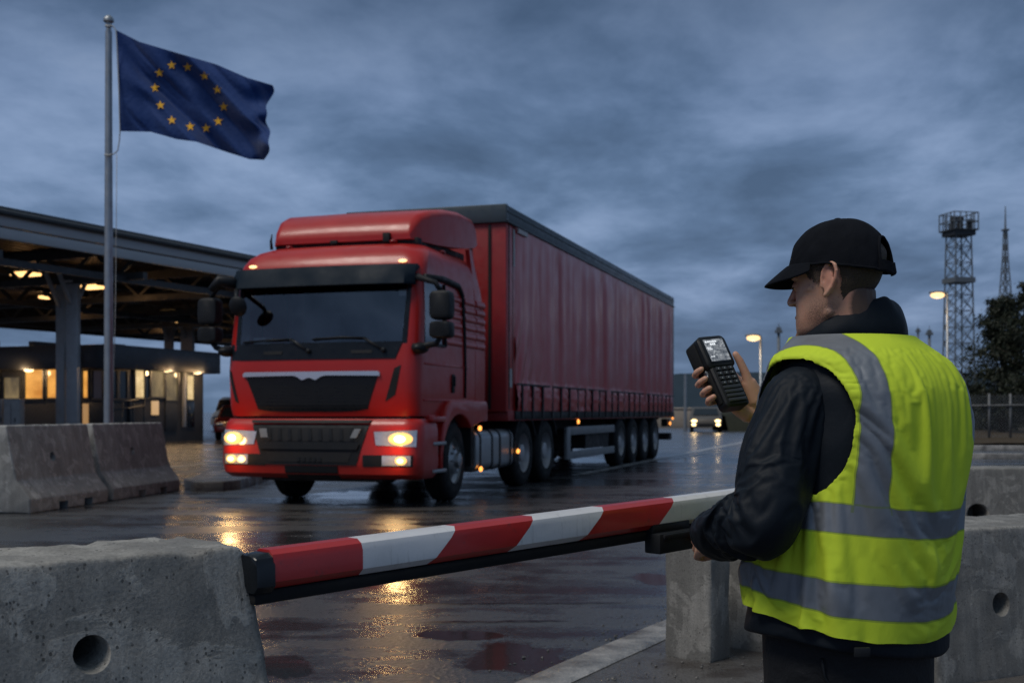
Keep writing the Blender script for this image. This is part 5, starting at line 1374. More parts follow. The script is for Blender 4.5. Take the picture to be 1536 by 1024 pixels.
# ---------------------------------------------------------------- tree and fence
t = NT('dark_foliage'); oi = t.n('ShaderNodeObjectInfo'); v = t.map()
c = t.mix(t.noise(v, 1.3, 5, .7), (.006, .010, .006), (.028, .036, .018)); b = t.bsdf(c, .6, 0, .3); M['leaf'] = t.m
M['bark'] = m_simple('dark_bark', (.03, .025, .02), .9, 0, .2, bump=.4, bscale=20)
def tree(name, label, cat, base, height, width, seed, nleaf, leaf=.10, group=None, skew=0.0):
    rnd = random.Random(seed); o = thing(name, label, cat, base, 0, group); tk = MB()
    sp_ = [Vector((0, 0, 0)), Vector((.1, 0, height * .3)), Vector((.05 + skew * .5, .1, height * .65)), Vector((skew, 0, height * .96))]
    tk.tube(sp_, [height * .028, height * .022, height * .012, .02], 8)
    tips = []
    for k in range(46):
        q = .10 + .86 * (k / 46) ** .9; s_ = interp(q, [(0, *sp_[0]), (.3, *sp_[1]), (.65, *sp_[2]), (1, *sp_[3])]); s_ = Vector(s_)
        a = k * 2.4 + rnd.uniform(-.4, .4); ln = width * (1 - q) ** .85 * rnd.uniform(.45, 1.25) + .22
        d_ = Vector((math.cos(a), math.sin(a), rnd.uniform(-.05, .45))); e = s_ + d_ * ln; mid = s_.lerp(e, .5) + Vector((0, 0, -.05 * ln))
        tk.tube([s_, mid, e], [.05 * (1.2 - q), .03, .01], 5); tips += [(s_.lerp(mid, .7), ln * .22), (mid, ln * .25), (mid.lerp(e, .5), ln * .24), (e, ln * .2), (mid + Vector((rnd.uniform(-.3, .3), rnd.uniform(-.3, .3), .25)) * ln * .5, ln * .2)]
    tk.build('trunk', M['bark'], o, smooth=True)
    lf = MB()
    for _ in range(nleaf):
        c, r_ = rnd.choice(tips); g_ = Vector((rnd.gauss(0, 1), rnd.gauss(0, 1), rnd.gauss(0, .62))) * (r_ * .55 + .08); p = c + g_
        n_ = Vector((rnd.gauss(0, 1), rnd.gauss(0, 1), rnd.gauss(0, 1))).normalized(); u = n_.orthogonal().normalized(); w_ = n_.cross(u); s_ = leaf * rnd.uniform(.6, 1.5)
        lf.add([p - u * s_ * .9, p + w_ * s_ * .38, p + u * s_ * .9, p - w_ * s_ * .38], [(0, 1, 2, 3)])
    lf.build('crown', M['leaf'], o, fixn=False); return o
p = P(1503, 618, 58); tree('tree', 'dark bushy tree behind the fence at the right edge, in front of the radio mast', 'tree', (p.x, 58, 0), 7.3, 3.0, 3, 17000, .09)
p = P(1548, 618, 55); tree('tree', 'tall dark tree cut off by the right frame edge', 'tree', (p.x, 55, 0), 7.9, 2.8, 5, 14000, .09)
p = P(1462, 618, 66); tree('shrub', 'low dark shrub behind the fence beside the officer\'s right arm', 'shrub', (p.x, 66, 0), 2.7, 1.6, 8, 9000, .09)
p = P(1500, 618, 63); tree('shrub', 'low dark shrub behind the fence, under the bushy tree', 'shrub', (p.x, 63, 0), 2.3, 2.0, 11, 9000, .09)
fd = 45.0; x0 = P(1388, 600, fd).x; x1 = x0 + 9.5
fn_ = thing('wire_fence', 'grey wire mesh fence with steel posts and a top rail below the dark tree', 'fence', (x0, fd, 0))
zt_ = 1.15 + (HY - 590) / F * fd; zr = 1.15 + (HY - 609) / F * fd
M['fence'] = m_simple('weathered_fence_steel', (.13, .135, .14), .6, .3)
k = 0; x = 0
while x < 9.5:
    mb = MB(); mb.tube([(x, 0, 0), (x, 0, zt_)], .045, 8); mb.build('post', M['fence'], fn_, smooth=True); x += .82
mb = MB(); mb.tube([(0, -.06, zr), (9.5, -.06, zr + .12)], .032, 6); mb.build('rail', M['fence'], fn_, smooth=True)
wm = MB(); sp_ = .14
for k in range(int((9.5 + zt_) / sp_)):
    s0 = k * sp_ - zt_
    for sg in (1, -1):
        xa, xb_ = s0, s0 + zt_
        if sg < 0: xa, xb_ = xb_, xa
        a = Vector((xa, .02 * sg, .05)); b = Vector((xb_, .02 * sg, zt_ - .05))
        # clip to the panel
        def clipx(p, q, lim):
            t_ = (lim - p.x) / (q.x - p.x); return p.lerp(q, t_)
        if max(a.x, b.x) <= 0 or min(a.x, b.x) >= 9.5: continue
        if a.x < 0: a = clipx(a, b, 0)
        if b.x < 0: b = clipx(a, b, 0)
        if a.x > 9.5: a = clipx(a, b, 9.5)
        if b.x > 9.5: b = clipx(a, b, 9.5)
        if (b - a).length > .01: wm.bar(a, b, .007, .007)
wm.build('mesh', M['steel_grey'], fn_)
# dark scrub and bank behind the fence
t = NT('scrub'); v = t.map(); c = t.mix(t.noise(v, 2, 6, .7), (.008, .011, .008), (.03, .03, .02)); t.bsdf(c, .9, 0, .2); 
rows = []
for i in range(60):
    x = 13 + i * .8; rows.append([(x + .6 * nz(x, j), 70 + j * 1.2, (1.2 + .5 * nz(x * .9, j * .7) + .3 * nz(x * 3, j)) * math.sin(PI * j / 5) ** .6 if 0 < j < 5 else -.1) for j in range(6)])
sc = MB().grid(rows).build('scrub', t.m, smooth=True); struct(sc, 'stuff'); sc['label'] = 'dark scrubby bank behind the wire fence'; sc['category'] = 'scrub'
# ---------------------------------------------------------------- the officer
PH = R(40); DB = 2.7; SOLE = dip(2.6)
BR = Vector((math.cos(PH), math.sin(PH), 0)); BF = Vector((-math.sin(PH), math.cos(PH), 0))
BO = Vector((.795, DB, 0))
def W(r, f, z): return BO + BR * r + BF * f + Vector((0, 0, z))          # body frame (right, forward, up) -> world
def inB(p): q = Vector(p) - BO; return Vector((q.dot(BR), q.dot(BF), q.z))
man = None
# torso rings: z, lean r, lean f, half width, half depth, exponent
TOR = [(.55, -.022, .012, .226, .184, 2.3), (.62, -.022, .012, .236, .192, 2.3), (.70, -.020, .010, .242, .198, 2.3), (.80, -.016, .006, .238, .198, 2.3), (.90, -.008, .000, .236, .194, 2.3),
       (1.00, .000, -.008, .240, .190, 2.35), (1.08, .006, -.016, .247, .187, 2.4), (1.15, .010, -.022, .243, .180, 2.45), (1.20, .012, -.022, .244, .173, 2.4), (1.235, .016, -.018, .236, .162, 2.3),
       (1.268, .010, -.010, .218, .146, 2.2), (1.295, .008, .000, .180, .130, 2.1), (1.318, .006, .012, .140, .118, 2.05), (1.345, .004, .022, .112, .108, 2.0)]
def tor(z, th, off=0.0):
    """point on the torso at height z; th = 0 is the spine, +90 deg the right side"""
    lr, lf, a, b, n = sinterp(z, TOR)
    s, c = math.sin(th), math.cos(th); a += off; b += off
    k = (abs(s) ** n + abs(c) ** n) ** (-1 / n)
    return Vector((lr + a * s * k, lf - b * c * k, z))
def cloth_fold(r, f, z):
    return 0
# --- body: one continuous skin mesh (hidden torso and legs, neck, head, both arms and hands)
body = MB()
body.rings([[W(*(lambda p: (p.x * .80, p.y * .80, z))(tor(z, 2 * PI * j / 24))) for j in range(24)] for z in (.60, .75, .9, 1.05, 1.15, 1.21, 1.27)])
LEGX = .105
for s_ in (-1, 1):
    hip = W(s_ * .095, .0, .66); knee = W(s_ * LEGX, .02, .26); ank = W(s_ * (LEGX + .01), -.02, SOLE + .09)
    body.tube([hip, hip.lerp(knee, .5), knee, knee.lerp(ank, .35), ank], [.088, .075, .056, .055, .038], 14)
    body.tube([ank + Vector((0, 0, -.02)) - BF * .03, ank + BF * .05 + Vector((0, 0, -.04)), ank + BF * .16 + Vector((0, 0, -.055))], [.038, .040, .030], 12, ball=True)
# head frame
FH = R(54); PT = R(5); HS = 1.07
HC = P(1257, 424, 2.66)
hf0 = Vector((-math.sin(FH), math.cos(FH), 0)); hr = Vector((math.cos(FH), math.sin(FH), 0)); hu0 = Vector((0, 0, 1))
hf = (hf0 * math.cos(PT) - hu0 * math.sin(PT)); hu = (hu0 * math.cos(PT) + hf0 * math.sin(PT))
# the crown tips a little towards the left shoulder
def Hd(x, y, z): return HC + (hr * x + hf * y + hu * z) * HS
HEAD = [(-.122, .070, .040, .020), (-.114, .086, .020, .036), (-.100, .094, -.004, .051), (-.080, .095, -.026, .0595), (-.058, .092, -.044, .0645), (-.030, .0905, -.062, .0665), (-.010, .088, -.078, .070), (.004, .086, -.086, .0715), (.020, .091, -.092, .0735),
        (.035, .095, -.098, .0755), (.052, .090, -.100, .0750), (.070, .077, -.092, .069), (.086, .056, -.077, .056), (.097, .030, -.054, .038), (.102, .003, -.025, .016)]
def head_pt(z, th, off=0.0):
    yf, yb, w_ = sinterp(z, HEAD); cy = (yf + yb) / 2; b = (yf - yb) / 2 + off; a = w_ + off; n = 2.35
    s, c = math.sin(th), math.cos(th); k = (abs(s) ** n + abs(c) ** n) ** (-1 / n)
    x = a * s * k
    if c < 0: x *= 1 - .08 * (-c)           # th = 0 faces forward; the back of the skull is a touch narrower
    return Vector((x, cy + b * c * k, z))
hz_ = [lerp(-.122, .1018, i / 40) for i in range(41)]
body.rings([[Hd(*head_pt(z, 2 * PI * j / 44)) for j in range(44)] for z in hz_])
# neck
nk0 = W(.004, .03, 1.22); 
body.tube([nk0, W(.003, .030, 1.29), Hd(0, -.014, -.085), Hd(0, -.020, -.02)], [.076, .068, .064, .061], 20)
# face
def hb(p0, p1, r0, r1, pm=None): body.tube([Hd(*p0)] + ([Hd(*pm)] if pm else []) + [Hd(*p1)], [r0] + ([(r0 + r1) / 2] if pm else []) + [r1], 10, ball=True)
hb((0, .086, .012), (0, .1075, -.027), .0075, .0105)                                  # nose bridge to tip
for s_ in (-1, 1):
    body.ell(Hd(s_ * .0115, .100, -.0315), (.0085, .0095, .0075))                     # nostrils' wings
    hb((s_ * .018, .089, .022), (s_ * .052, .072, .020), .0075, .006)                 # brow
    hb((s_ * .040, .070, -.018), (s_ * .062, .038, -.012), .010, .009)                # cheekbone
    hb((s_ * .054, .004, -.066), (s_ * .030, .072, -.098), .012, .012)                # jaw line
    body.ell(Hd(s_ * .030, .0785, .002), (.013, .0125, .010))                         # closed-down lids
hb((-.020, .088, -.064), (.020, .088, -.064), .0055, .0055, (0, .098, -.062)); hb((-.018, .086, -.074), (.018, .086, -.074), .006, .006, (0, .096, -.075))
hb((-.012, .086, -.104), (.012, .086, -.104), .014, .014, (0, .090, -.106))
# ears: a rim, the inner shell and a lobe on a tilted frame
for s_ in (-1, 1):
    def E(u, v, o): return Hd(s_ * (.0725 + o + .17 * max(0, -u)), -.004 + u * .92 - .20 * v, -.003 + v * .98)
    rim = [E(.010, -.012, .004), E(.012, .006, .005), E(.010, .022, .007), E(.002, .033, .009), E(-.010, .036, .010), E(-.020, .030, .011), E(-.025, .016, .011), E(-.024, .0, .010), E(-.018, -.014, .008), E(-.009, -.024, .006), E(-.001, -.030, .004)]
    body.tube(rim, [.0042, .0042, .0043, .0044, .0046, .0048, .0048, .0046, .0045, .0052, .0062], 8, ball=True)
    body.tube([E(-.004, .024, .004), E(-.013, .012, .005), E(-.014, -.004, .005), E(-.008, -.014, .004), E(.004, -.012, .003)], [.0035, .0036, .0036, .0038, .004], 8, ball=True)
    body.tube([E(-.002, .020, -.003), E(-.008, .0, -.002), E(-.004, -.020, .000)], [.013, .013, .009], 10, ball=True)
# --- right arm and hand that hold the scanner; device frame first
DC = P(1087, 556, 2.93)                                   # centre of the device face
dN = Vector((.40, -.78, .46)).normalized(); dR = Vector((.89, .456, 0)); dR = (dR - dN * dR.dot(dN)).normalized(); dU = dN.cross(dR)
ro = R(7); dR, dU = dR * math.cos(ro) + dU * math.sin(ro), dU * math.cos(ro) - dR * math.sin(ro)
dU = dN.cross(dR).normalized()
DS = 1.13
def D(a, b, c):
    a, b, c = a * DS, b * DS, c * DS
    return DC + dR * a + dU * b + dN * c      # device frame (right, up, towards the face)
wr = D(.098, -.098, -.052)
def finger(fn, pts, rad): body.tube([fn(*p) for p in pts], rad, 10, ball=True)
kn = [(.050, .030, -.048), (.048, .006, -.052), (.043, -.018, -.052), (.036, -.040, -.048)]
for (kx, ky, kz_), ln in zip(kn, (1.0, 1.08, 1.02, .86)):
    body.tube([wr + dU * (ky * .35), D(lerp(.098, kx, .55), lerp(-.098, ky, .6), -.046), D(kx, ky, kz_)], [.019, .0165, .0125], 10, ball=True)   # metacarpals
    tipx = -.047 - .004 * ln
    finger(D, [(kx, ky, kz_), (kx - .040 * ln, ky - .004, -.058), (-.036 * ln - .006, ky - .010, -.050), (tipx, ky - .012, -.030), (tipx + .004, ky - .012, -.016)], [.0112, .0098, .0092, .0086, .0078])
body.tube([wr, D(.078, -.062, -.034), D(.068, -.034, -.018)], [.029, .032, .022], 14, ball=True); body.tube([D(.092, -.080, -.05), D(.074, -.02, -.045)], [.030, .022], 14, ball=True)            # thenar
body.tube([D(.09, -.10, -.05), D(.05, -.092, -.046), D(.032, -.070, -.050)], [.022, .020, .016], 12, ball=True)        # heel of the palm
body.tube([D(.075, -.066, -.052), D(.052, -.02, -.056)], [.030, .024], 12, ball=True)
finger(D, [(.066, -.044, -.016), (.0590, -.010, -.004), (.0500, .020, .004), (.0440, .034, .007)], [.0150, .0118, .0105, .0088])
elR = W(.262, .150, .965); shR = W(.215, .010, 1.165)
body.tube([shR, shR.lerp(elR, .5), elR], [.052, .046, .038], 14); body.tube([elR, elR.lerp(wr, .4), wr.lerp(elR, .12), wr], [.040, .038, .027, .025], 14)
# --- left arm: hangs forward, the hand reaches for the boom's red knob
shL = W(-.210, .005, 1.165); elL = P(1142, 762, 2.50); wrL = P(1066, 800, 2.74)
body.tube([shL, shL.lerp(elL, .5), elL], [.052, .046, .040], 14); body.tube([elL, elL.lerp(wrL, .5), wrL], [.040, .034, .026], 14)
hdv = (wrL - elL).normalized(); hup = Vector((0, 0, 1)); hup = (hup - hdv * hup.dot(hdv)).normalized(); hsd = hdv.cross(hup)
def Lh(a, b, c): return wrL + hdv * a + hup * b + hsd * c
for k in range(4):
    b = .028 - .019 * k; ln = (1, 1.08, 1.0, .84)[k]
    body.tube([wrL, Lh(.05, b * .9, .0), Lh(.085, b, .004)], [.02, .017, .0125], 10, ball=True)
    finger(Lh, [(.085, b, .004), (.118 * (.9 + .1 * ln), b - .004, .012), (.128, b - .006, .034), (.110, b - .006, .046)], [.0112, .0098, .0090, .0080])
finger(Lh, [(.03, .030, .012), (.065, .040, .026), (.095, .034, .034), (.112, .026, .040)], [.016, .0125, .0105, .0088])
# skin
t = NT('skin'); v = t.map()
c = t.mix(t.noise(v, 22, 5, .6), (.47, .25, .165), (.60, .345, .245)); c = t.mix(t.math('MULTIPLY', t.ramp(t.noise(v, 9, 4), [(.45, 0), (.7, 1)]), .45), c, (.50, .17, .12))
# stubble on the lower face: a mask around the jaw
def dist_mask(t, cen, r0, r1):
    g_ = t.n('ShaderNodeVectorMath', operation='DISTANCE'); t.l(t.coord(), g_.inputs[0]); g_.inputs[1].default_value = cen
    mr = t.n('ShaderNodeMapRange', interpolation_type='SMOOTHSTEP'); t.l(g_.outputs['Value'], mr.inputs[0]); mr.inputs[1].default_value = r1; mr.inputs[2].default_value = r0; mr.inputs[3].default_value = 0; mr.inputs[4].default_value = 1
    return mr.outputs[0]
mk = t.math('MAXIMUM', dist_mask(t, tuple(Hd(0, .075, -.085)), .035, .085), dist_mask(t, tuple(Hd(-.05, .02, -.07)), .02, .06))
spk = t.ramp(t.noise(v, 420, 3, .8), [(.40, 1), (.58, .25)])
c = t.mix(t.math('MULTIPLY', t.math('MULTIPLY', mk, spk), .78), c, (.060, .040, .032))
nape = t.math('ADD', dist_mask(t, tuple(Hd(0, -.085, -.060)), .058, .086), t.math('MULTIPLY', t.math('SUBTRACT', t.noise(v, 180, 3, .8), .5), .5)); c = t.mix(t.ramp(nape, [(.25, 0), (.75, .9)]), c, (.045, .030, .022))
ear_m = dist_mask(t, tuple(Hd(-.082, -.012, .004)), .012, .040); c = t.mix(t.math('MULTIPLY', ear_m, .30), c, (.52, .16, .12))
t.bsdf(c, t.ramp(t.noise(v, 40, 3), [(.3, .42), (.7, .58)]), 0, .45, 0, t.bump(t.noise(v, 260, 4, .7), .22, .002), Subsurface_Weight=.18, Subsurface_Scale=.012, Subsurface_Radius=(1.0, .35, .2)); M['skin'] = t.m
man = body.build('person', M['skin'])
remesh(man, .0030, 3)
tag(man, 'man seen from behind in a yellow reflective vest and black cap, holding a handheld scanner', 'person')
set_smooth(man)

# --- hair
def head_shell(off, cond, name, mat, parent, nth=120, nzv=90, rag=.004):
    mb = MB(); idx = {}; vs = []; fs = []
    for j in range(nzv + 1):
        for i in range(nth):
            z = lerp(-.095, .095, j / nzv); th = 2 * PI * i / nth; o_ = off(z, th); p = head_pt(z, th, o_)
            idx[(i, j)] = len(vs); vs.append(Hd(*p))
    for j in range(nzv):
        for i in range(nth):
            z = lerp(-.095, .095, (j + .5) / nzv); th = 2 * PI * (i + .5) / nth
            if th > PI: th -= 2 * PI
            if cond(z, th): fs.append((idx[(i, j)], idx[((i + 1) % nth, j)], idx[((i + 1) % nth, j + 1)], idx[(i, j + 1)]))
    mb.add(vs, fs); return mb.build(name, mat, parent, smooth=True, fixn=False)
t = NT('cropped_hair'); v = t.map()
c = t.mix(t.ramp(t.noise(v, 320, 4, .8), [(.35, 0), (.65, 1)]), (.018, .012, .009), (.085, .058, .042)); c = t.mix(t.math('MULTIPLY', t.noise(v, 30, 4), .5), c, (.10, .07, .052))
t.bsdf(c, .6, 0, .35, 0, t.bump(t.noise(v, 380, 3, .8), .9, .004)); M['hair'] = t.m
def hairline(z, th):
    a = abs(th); lim = interp(a, [(0, .072), (R(40), .066), (R(58), .050), (R(66), .012), (R(78), -.004), (R(88), .004), (R(92), .046), (R(100), .052), (R(108), .018), (R(118), -.028), (R(135), -.060), (R(155), -.078), (PI, -.084)])[0]
    return z > lim + .005 * nz(th * 26, z * 60) + .003 * nz(th * 70, z * 160, 3)
hair = head_shell(lambda z, th: .0012 + .0030 * sstep(-.075, -.01, z), hairline, 'hair', M['hair'], man, 240, 120)
# stubbly short strands that soften the hairline
hs_ = MB(); rnd = random.Random(4)
for _ in range(9000):
    z = rnd.uniform(-.085, .07); th = rnd.uniform(-PI, PI)
    if not hairline(z - .004, th) and rnd.random() > .03: continue
    if not hairline(z + .012, th): continue
    p = head_pt(z, th, .0005); q = head_pt(z - .0035, th * 1.004, .0045 + .001 * rnd.random()); a = Hd(*p); b = Hd(*q); sd = (b - a).cross(Vector((rnd.gauss(0, 1), rnd.gauss(0, 1), rnd.gauss(0, 1)))).normalized() * .0005
    hs_.add([a - sd, a + sd, b], [(0, 1, 2)])
hs_.build('hair_strand', M['hair'], man, fixn=False)
# --- eye lashes and brow on the side we see
mb = MB(); mb.tube([Hd(-.018, .0935, -.002), Hd(-.032, .0905, -.001), Hd(-.044, .082, -.003)], [.0016, .002, .0012], 6); mb.tube([Hd(-.020, .098, .026), Hd(-.036, .092, .029), Hd(-.052, .080, .024)], [.0035, .004, .0025], 6)
mb.build('brow', M['hair'], man, smooth=True)

# --- cap
t = NT('cap_cloth'); v = t.map(); c = t.mix(t.noise(v, 30, 4), (.0035, .0045, .007), (.0075, .009, .013)); t.bsdf(c, .9, 0, .12, 0, t.bump(t.noise(v, 420, 2), .25, .002, t.bump(t.noise(v, 28, 4), .25, .01)), Sheen_Weight=.0); M['cap'] = t.m
def cap_base(th):  # lower edge of the cap: higher at the front and over the ear, lower at the back
    a = abs(th); return interp(a, [(0, .044), (R(50), .040), (R(90), .030), (R(130), .012), (PI, -.004)])[0]
def cap_pt(th, t_, off=0.0):
    """t_ 0 at the band, 1 at the button"""
    zb = cap_base(th); top = .133; a = abs(th)
    e = t_ * PI / 2
    bx, byf, byb = .087 + off, .107 + off, .111 + off
    s, c = math.sin(th), math.cos(th)
    rr = math.cos(e) ** .74
    # crown fullness: the front panel stands up, the back falls away
    zz = zb + (top - zb) * math.sin(e) ** (1.0 if c > 0 else .95)
    by = byf if c > 0 else byb
    y = by * c * rr - .006 - .012 * t_ * (1 if c > 0 else 0); x = bx * s * rr
    pan = abs(math.sin(3 * th)); seam = -.0016 * (1 - sstep(0, .06, pan)) * (1 - t_ ** 3)
    wr_ = .0022 * nz(th * 3, t_ * 3.5, 2) + .0016 * (ridge(th * 4 + t_ * 2, t_ * 3, 7) - .5) * (1 - t_)
    k = 1 + (seam + wr_) / .1
    return Hd(x * k, y * k, zz + wr_ * .5)
NTc, NZc = 144, 60; vs = []; fs = []
def hole(th, t_): # arched opening over the strap at the back
    d = PI - abs(th); return (d / R(25)) ** 2 + (max(0, t_ - .115) / .30) ** 2 < 1 and t_ > .115
for j in range(NZc + 1):
    for i in range(NTc): vs.append(cap_pt(2 * PI * i / NTc if i <= NTc / 2 else 2 * PI * i / NTc - 2 * PI, j / NZc * .985))
for j in range(NZc):
    for i in range(NTc):
        th = 2 * PI * (i + .5) / NTc; th = th if th <= PI else th - 2 * PI
        if hole(th, (j + .5) / NZc * .985): continue
        fs.append((j * NTc + i, j * NTc + (i + 1) % NTc, (j + 1) * NTc + (i + 1) % NTc, (j + 1) * NTc + i))
fs.append(tuple(NZc * NTc + i for i in range(NTc)))
cm = MB(); cm.add(vs, fs)
# rim of the opening and of the band, drawn as piping; the button on top
arch = []
for k in range(25):
    a = R(-10 + 200 * k / 24); th = PI - R(25) * math.cos(a); t_ = .115 + .30 * max(-.2, math.sin(a)); arch.append(cap_pt(th if th <= PI else th - 2 * PI, max(.03, t_), .001))
cm.tube(arch, .0034, 8)
cm.tube([cap_pt(2 * PI * i / 60 - PI, .012, .0005) for i in range(61)], .0028, 6)
cm.ell(cap_pt(0, .985, .0) + hu * .0005, (.009, .009, .004))
cap = cm.build('cap', M['cap'], man, fixn=True)
md = cap.modifiers.new('s', 'SOLIDIFY'); md.thickness = .0022; md.offset = -1; apply_mods(cap); set_smooth(cap, 60)
mb = MB()
rows = []
for o_ in (.004, .0):
    rows.append(o_)
st_r = [[cap_pt((PI - R(28) + R(56) * i / 20) if (PI - R(28) + R(56) * i / 20) <= PI else (PI - R(28) + R(56) * i / 20) - 2 * PI, t_, o_) for t_, o_ in ((.015, .0), (.015, .0035), (.115, .0035), (.115, .0))] for i in range(21)]
mb.rings(st_r); mb.build('strap', M['cap'], cap, smooth=False, auto=40)
# brim: a curved plate
rows = []; NB = 28
for i in range(NB + 1):
    th = R(lerp(-74, 74, i / NB)); e = math.cos(th / R(74) * PI / 2) ** .62
    row = []
    for k in range(9):
        q = k / 8; a = Hd(*(lambda s, c: (.089 * s, .108 * c - .006, cap_base(th) + .004))(math.sin(th), math.cos(th)))
        ext = .060 * e * q; droop = -.058 * q * e * .55 - .016 * (abs(math.sin(th)) ** 2) * q
        row.append(a + (hf * ext + hr * (math.sin(th) * .010 * q) + hu * (droop - .004 * q * q)) * HS)
    rows.append(row)
bm = MB().grid(rows).build('brim', M['cap'], cap, fixn=True); md = bm.modifiers.new('s', 'SOLIDIFY'); md.thickness = .005; md.offset = 0; m2 = bm.modifiers.new('b', 'SUBSURF'); m2.levels = 1; apply_mods(bm); set_smooth(bm, 60)

# --- jacket: torso, sleeves and collar joined into one skin
t = NT('navy_jacket_cloth'); v = t.map()
c = t.mix(t.noise(v, 12, 5), (.0035, .0062, .0105), (.007, .0115, .018))
nb = t.bump(t.noise(v, 700, 2), .12, .001, t.bump(t.noise(v, 55, 5, .6), .12, .006, t.bump(t.noise(t.map(scale=(1, 1, .55), rot=(.4, .5, .3)), 13, 3, .5, .8), .18, .02)))
t.bsdf(c, .62, 0, .20, 0, nb); M['jacket'] = t.m
jk = MB()
def foldy(p, amp=1.0):
    return amp * (.007 * nz(p.x * 6 + p.z * 5, p.y * 6, p.z * 3.2) + .0045 * (ridge(p.x * 8 - p.z * 9, p.y * 8 + p.z * 4, 2) - .5))
jz = [.635, .640, .648] + [lerp(.656, 1.345, i / 50) for i in range(51)]
rings = []
for z in jz:
    off = .012 * sstep(.72, .63, z) - .004
    ring = []
    for j in range(140):
        th = 2 * PI * j / 140; p = tor(max(z, .55), th, off); w_ = W(*p); g_ = foldy(w_) * sstep(.74, .66, z)
        hem = -.004 if z < .638 else 0
        p = tor(max(z, .55), th, off + g_ + hem); dzb = -.035 * max(0, math.cos(th)) * sstep(.78, .60, z) + .03 * max(0, -math.sin(th - .3)) * sstep(.78, .60, z)
        ring.append(W(p.x, p.y, p.z + dzb))
    rings.append(ring)
jk.rings(rings)
FOLD_K = [1.0]
def sleeve(pts, rad, bend, seed, n=150, seg=72, cuff=True, up=None):
    """a sleeve along a smooth path with gathers where it bends"""
    P_ = [Vector(p) for p in pts]
    def bez(t_):
        # Catmull-Rom through the points
        k = min(len(P_) - 2, int(t_ * (len(P_) - 1))); u = t_ * (len(P_) - 1) - k
        p0 = P_[max(0, k - 1)]; p1 = P_[k]; p2 = P_[k + 1]; p3 = P_[min(len(P_) - 1, k + 2)]
        return .5 * ((2 * p1) + (p2 - p0) * u + (2 * p0 - 5 * p1 + 4 * p2 - p3) * u * u + (3 * p1 - p0 - 3 * p2 + p3) * u ** 3)
    path = [bez(i / n) for i in range(n + 1)]; rings = []
    u = Vector(up) if up else Vector((0, 0, 1)); L_ = 0
    for i in range(n + 1):
        T = (path[min(n, i + 1)] - path[max(0, i - 1)]).normalized(); u = (u - T * u.dot(T)).normalized(); w_ = T.cross(u); t_ = i / n
        if i: L_ += (path[i] - path[i - 1]).length
        r0 = interp(t_, rad)[0]; ring = []
        for j in range(seg):
            a = 2 * PI * j / seg; ca, sa = math.cos(a), math.sin(a)
            g_ = 0
            for (tb, wd, am) in bend: g_ += am * math.exp(-((t_ - tb) / wd) ** 2)
            q = nz(L_ * 17 + 1.4 * math.sin(a + seed) + seed, ca * 1.1, sa * 1.1)
            q2 = nz(L_ * 30 + 2.2 * math.sin(a * 1.0 + seed * 2), ca * 2 + seed, sa * 2)
            q3 = nz(L_ * 5 + seed, ca * 1.6 + 3, sa * 1.6)
            cr = (1 - min(1, abs(q) * 2.6)); cr2 = (1 - min(1, abs(q2) * 2.4))
            fc = .6 * facet(L_ * 12 + .9 * math.sin(a + seed), ca * 1.0 + seed, sa * 1.0) + .4 * facet(L_ * 25 + 1.5 * math.sin(a * 2 + seed), ca * 1.9 + seed, sa * 1.9)
            rr = r0 + FOLD_K[0] * ((.015 * (1 - fc * 1.4) + .007 * cr + .004 * cr2 - .006) * (.30 + g_) + .006 * q3)
            if cuff and t_ > .972: rr -= .004
            ring.append(path[i] + (u * ca + w_ * sa) * rr)
        rings.append(ring)
    return rings
SLP = [W(-.175, .0, 1.18), shL + Vector((-.004, 0, -.005)), shL.lerp(elL, .5) + BR * -.012, elL + Vector((.005, -.012, -.010)), elL.lerp(wrL, .55) + Vector((0, 0, -.008)), wrL + hdv * .005]
SLR = [(0, .078), (.2, .080), (.4, .082), (.62, .080), (.8, .069), (.93, .055), (1.0, .050)]
cuffR = wr.lerp(elR, .16)
rgR = sleeve([W(.17, .0, 1.18), shR, shR.lerp(elR, .5), elR + Vector((0, 0, -.01)), elR.lerp(wr, .5), cuffR], [(0, .08), (.2, .085), (.4, .082), (.62, .08), (.8, .066), (1.0, .048)], [(.6, .12, 1.3), (.9, .1, .8)], 5.1)
jk.rings(rgR)
jacket = jk.build('jacket', M['jacket'], man); remesh(jacket, .0045, 2); set_smooth(jacket)
# the near sleeve is draped over the arm so that it gathers at the elbow and cuff
FOLD_K[0] = .22
sm_ = MB().rings(sleeve(SLP, SLR, [(.62, .15, 1.0), (.9, .08, .6)], 1.7, n=116, seg=76, cuff=False), cap0=False, cap1=False)
slv = sm_.build('sleeve', M['jacket'], jacket, smooth=True)
FOLD_K[0] = 0.0
arm_c = MB().rings(sleeve(SLP, [(t_, r_ * .80) for t_, r_ in SLR], [], 0.0, n=60, seg=32, cuff=False)).build('collider', M['jacket'], smooth=True)
FOLD_K[0] = 1.0
pin = []
for i in range(117):
    t_ = i / 116; w_ = 1.0 if t_ < .14 or t_ > .975 else max(sstep(.30, .14, t_) * .8, sstep(.93, .975, t_) * .7); pin += [w_] * 76
drape(slv, [arm_c], pin, frames=28, grow=.11, bending=1.0, gravity=.6)
m2 = slv.modifiers.new('b', 'SUBSURF'); m2.levels = 1; m2.render_levels = 1; apply_mods(slv); set_smooth(slv)
# hollow cuff lining so the sleeve ends read as openings
for end, dv, r_ in ((wrL + hdv * .005, hdv, .047), (cuffR, (wr - elR).normalized(), .046)):
    MB().tube([end - dv * .02, end + dv * .004, end + dv * .010], [r_ * .98, r_ * 1.05, r_ * .95], 28).build('cuff', M['jacket'], jacket, smooth=True)
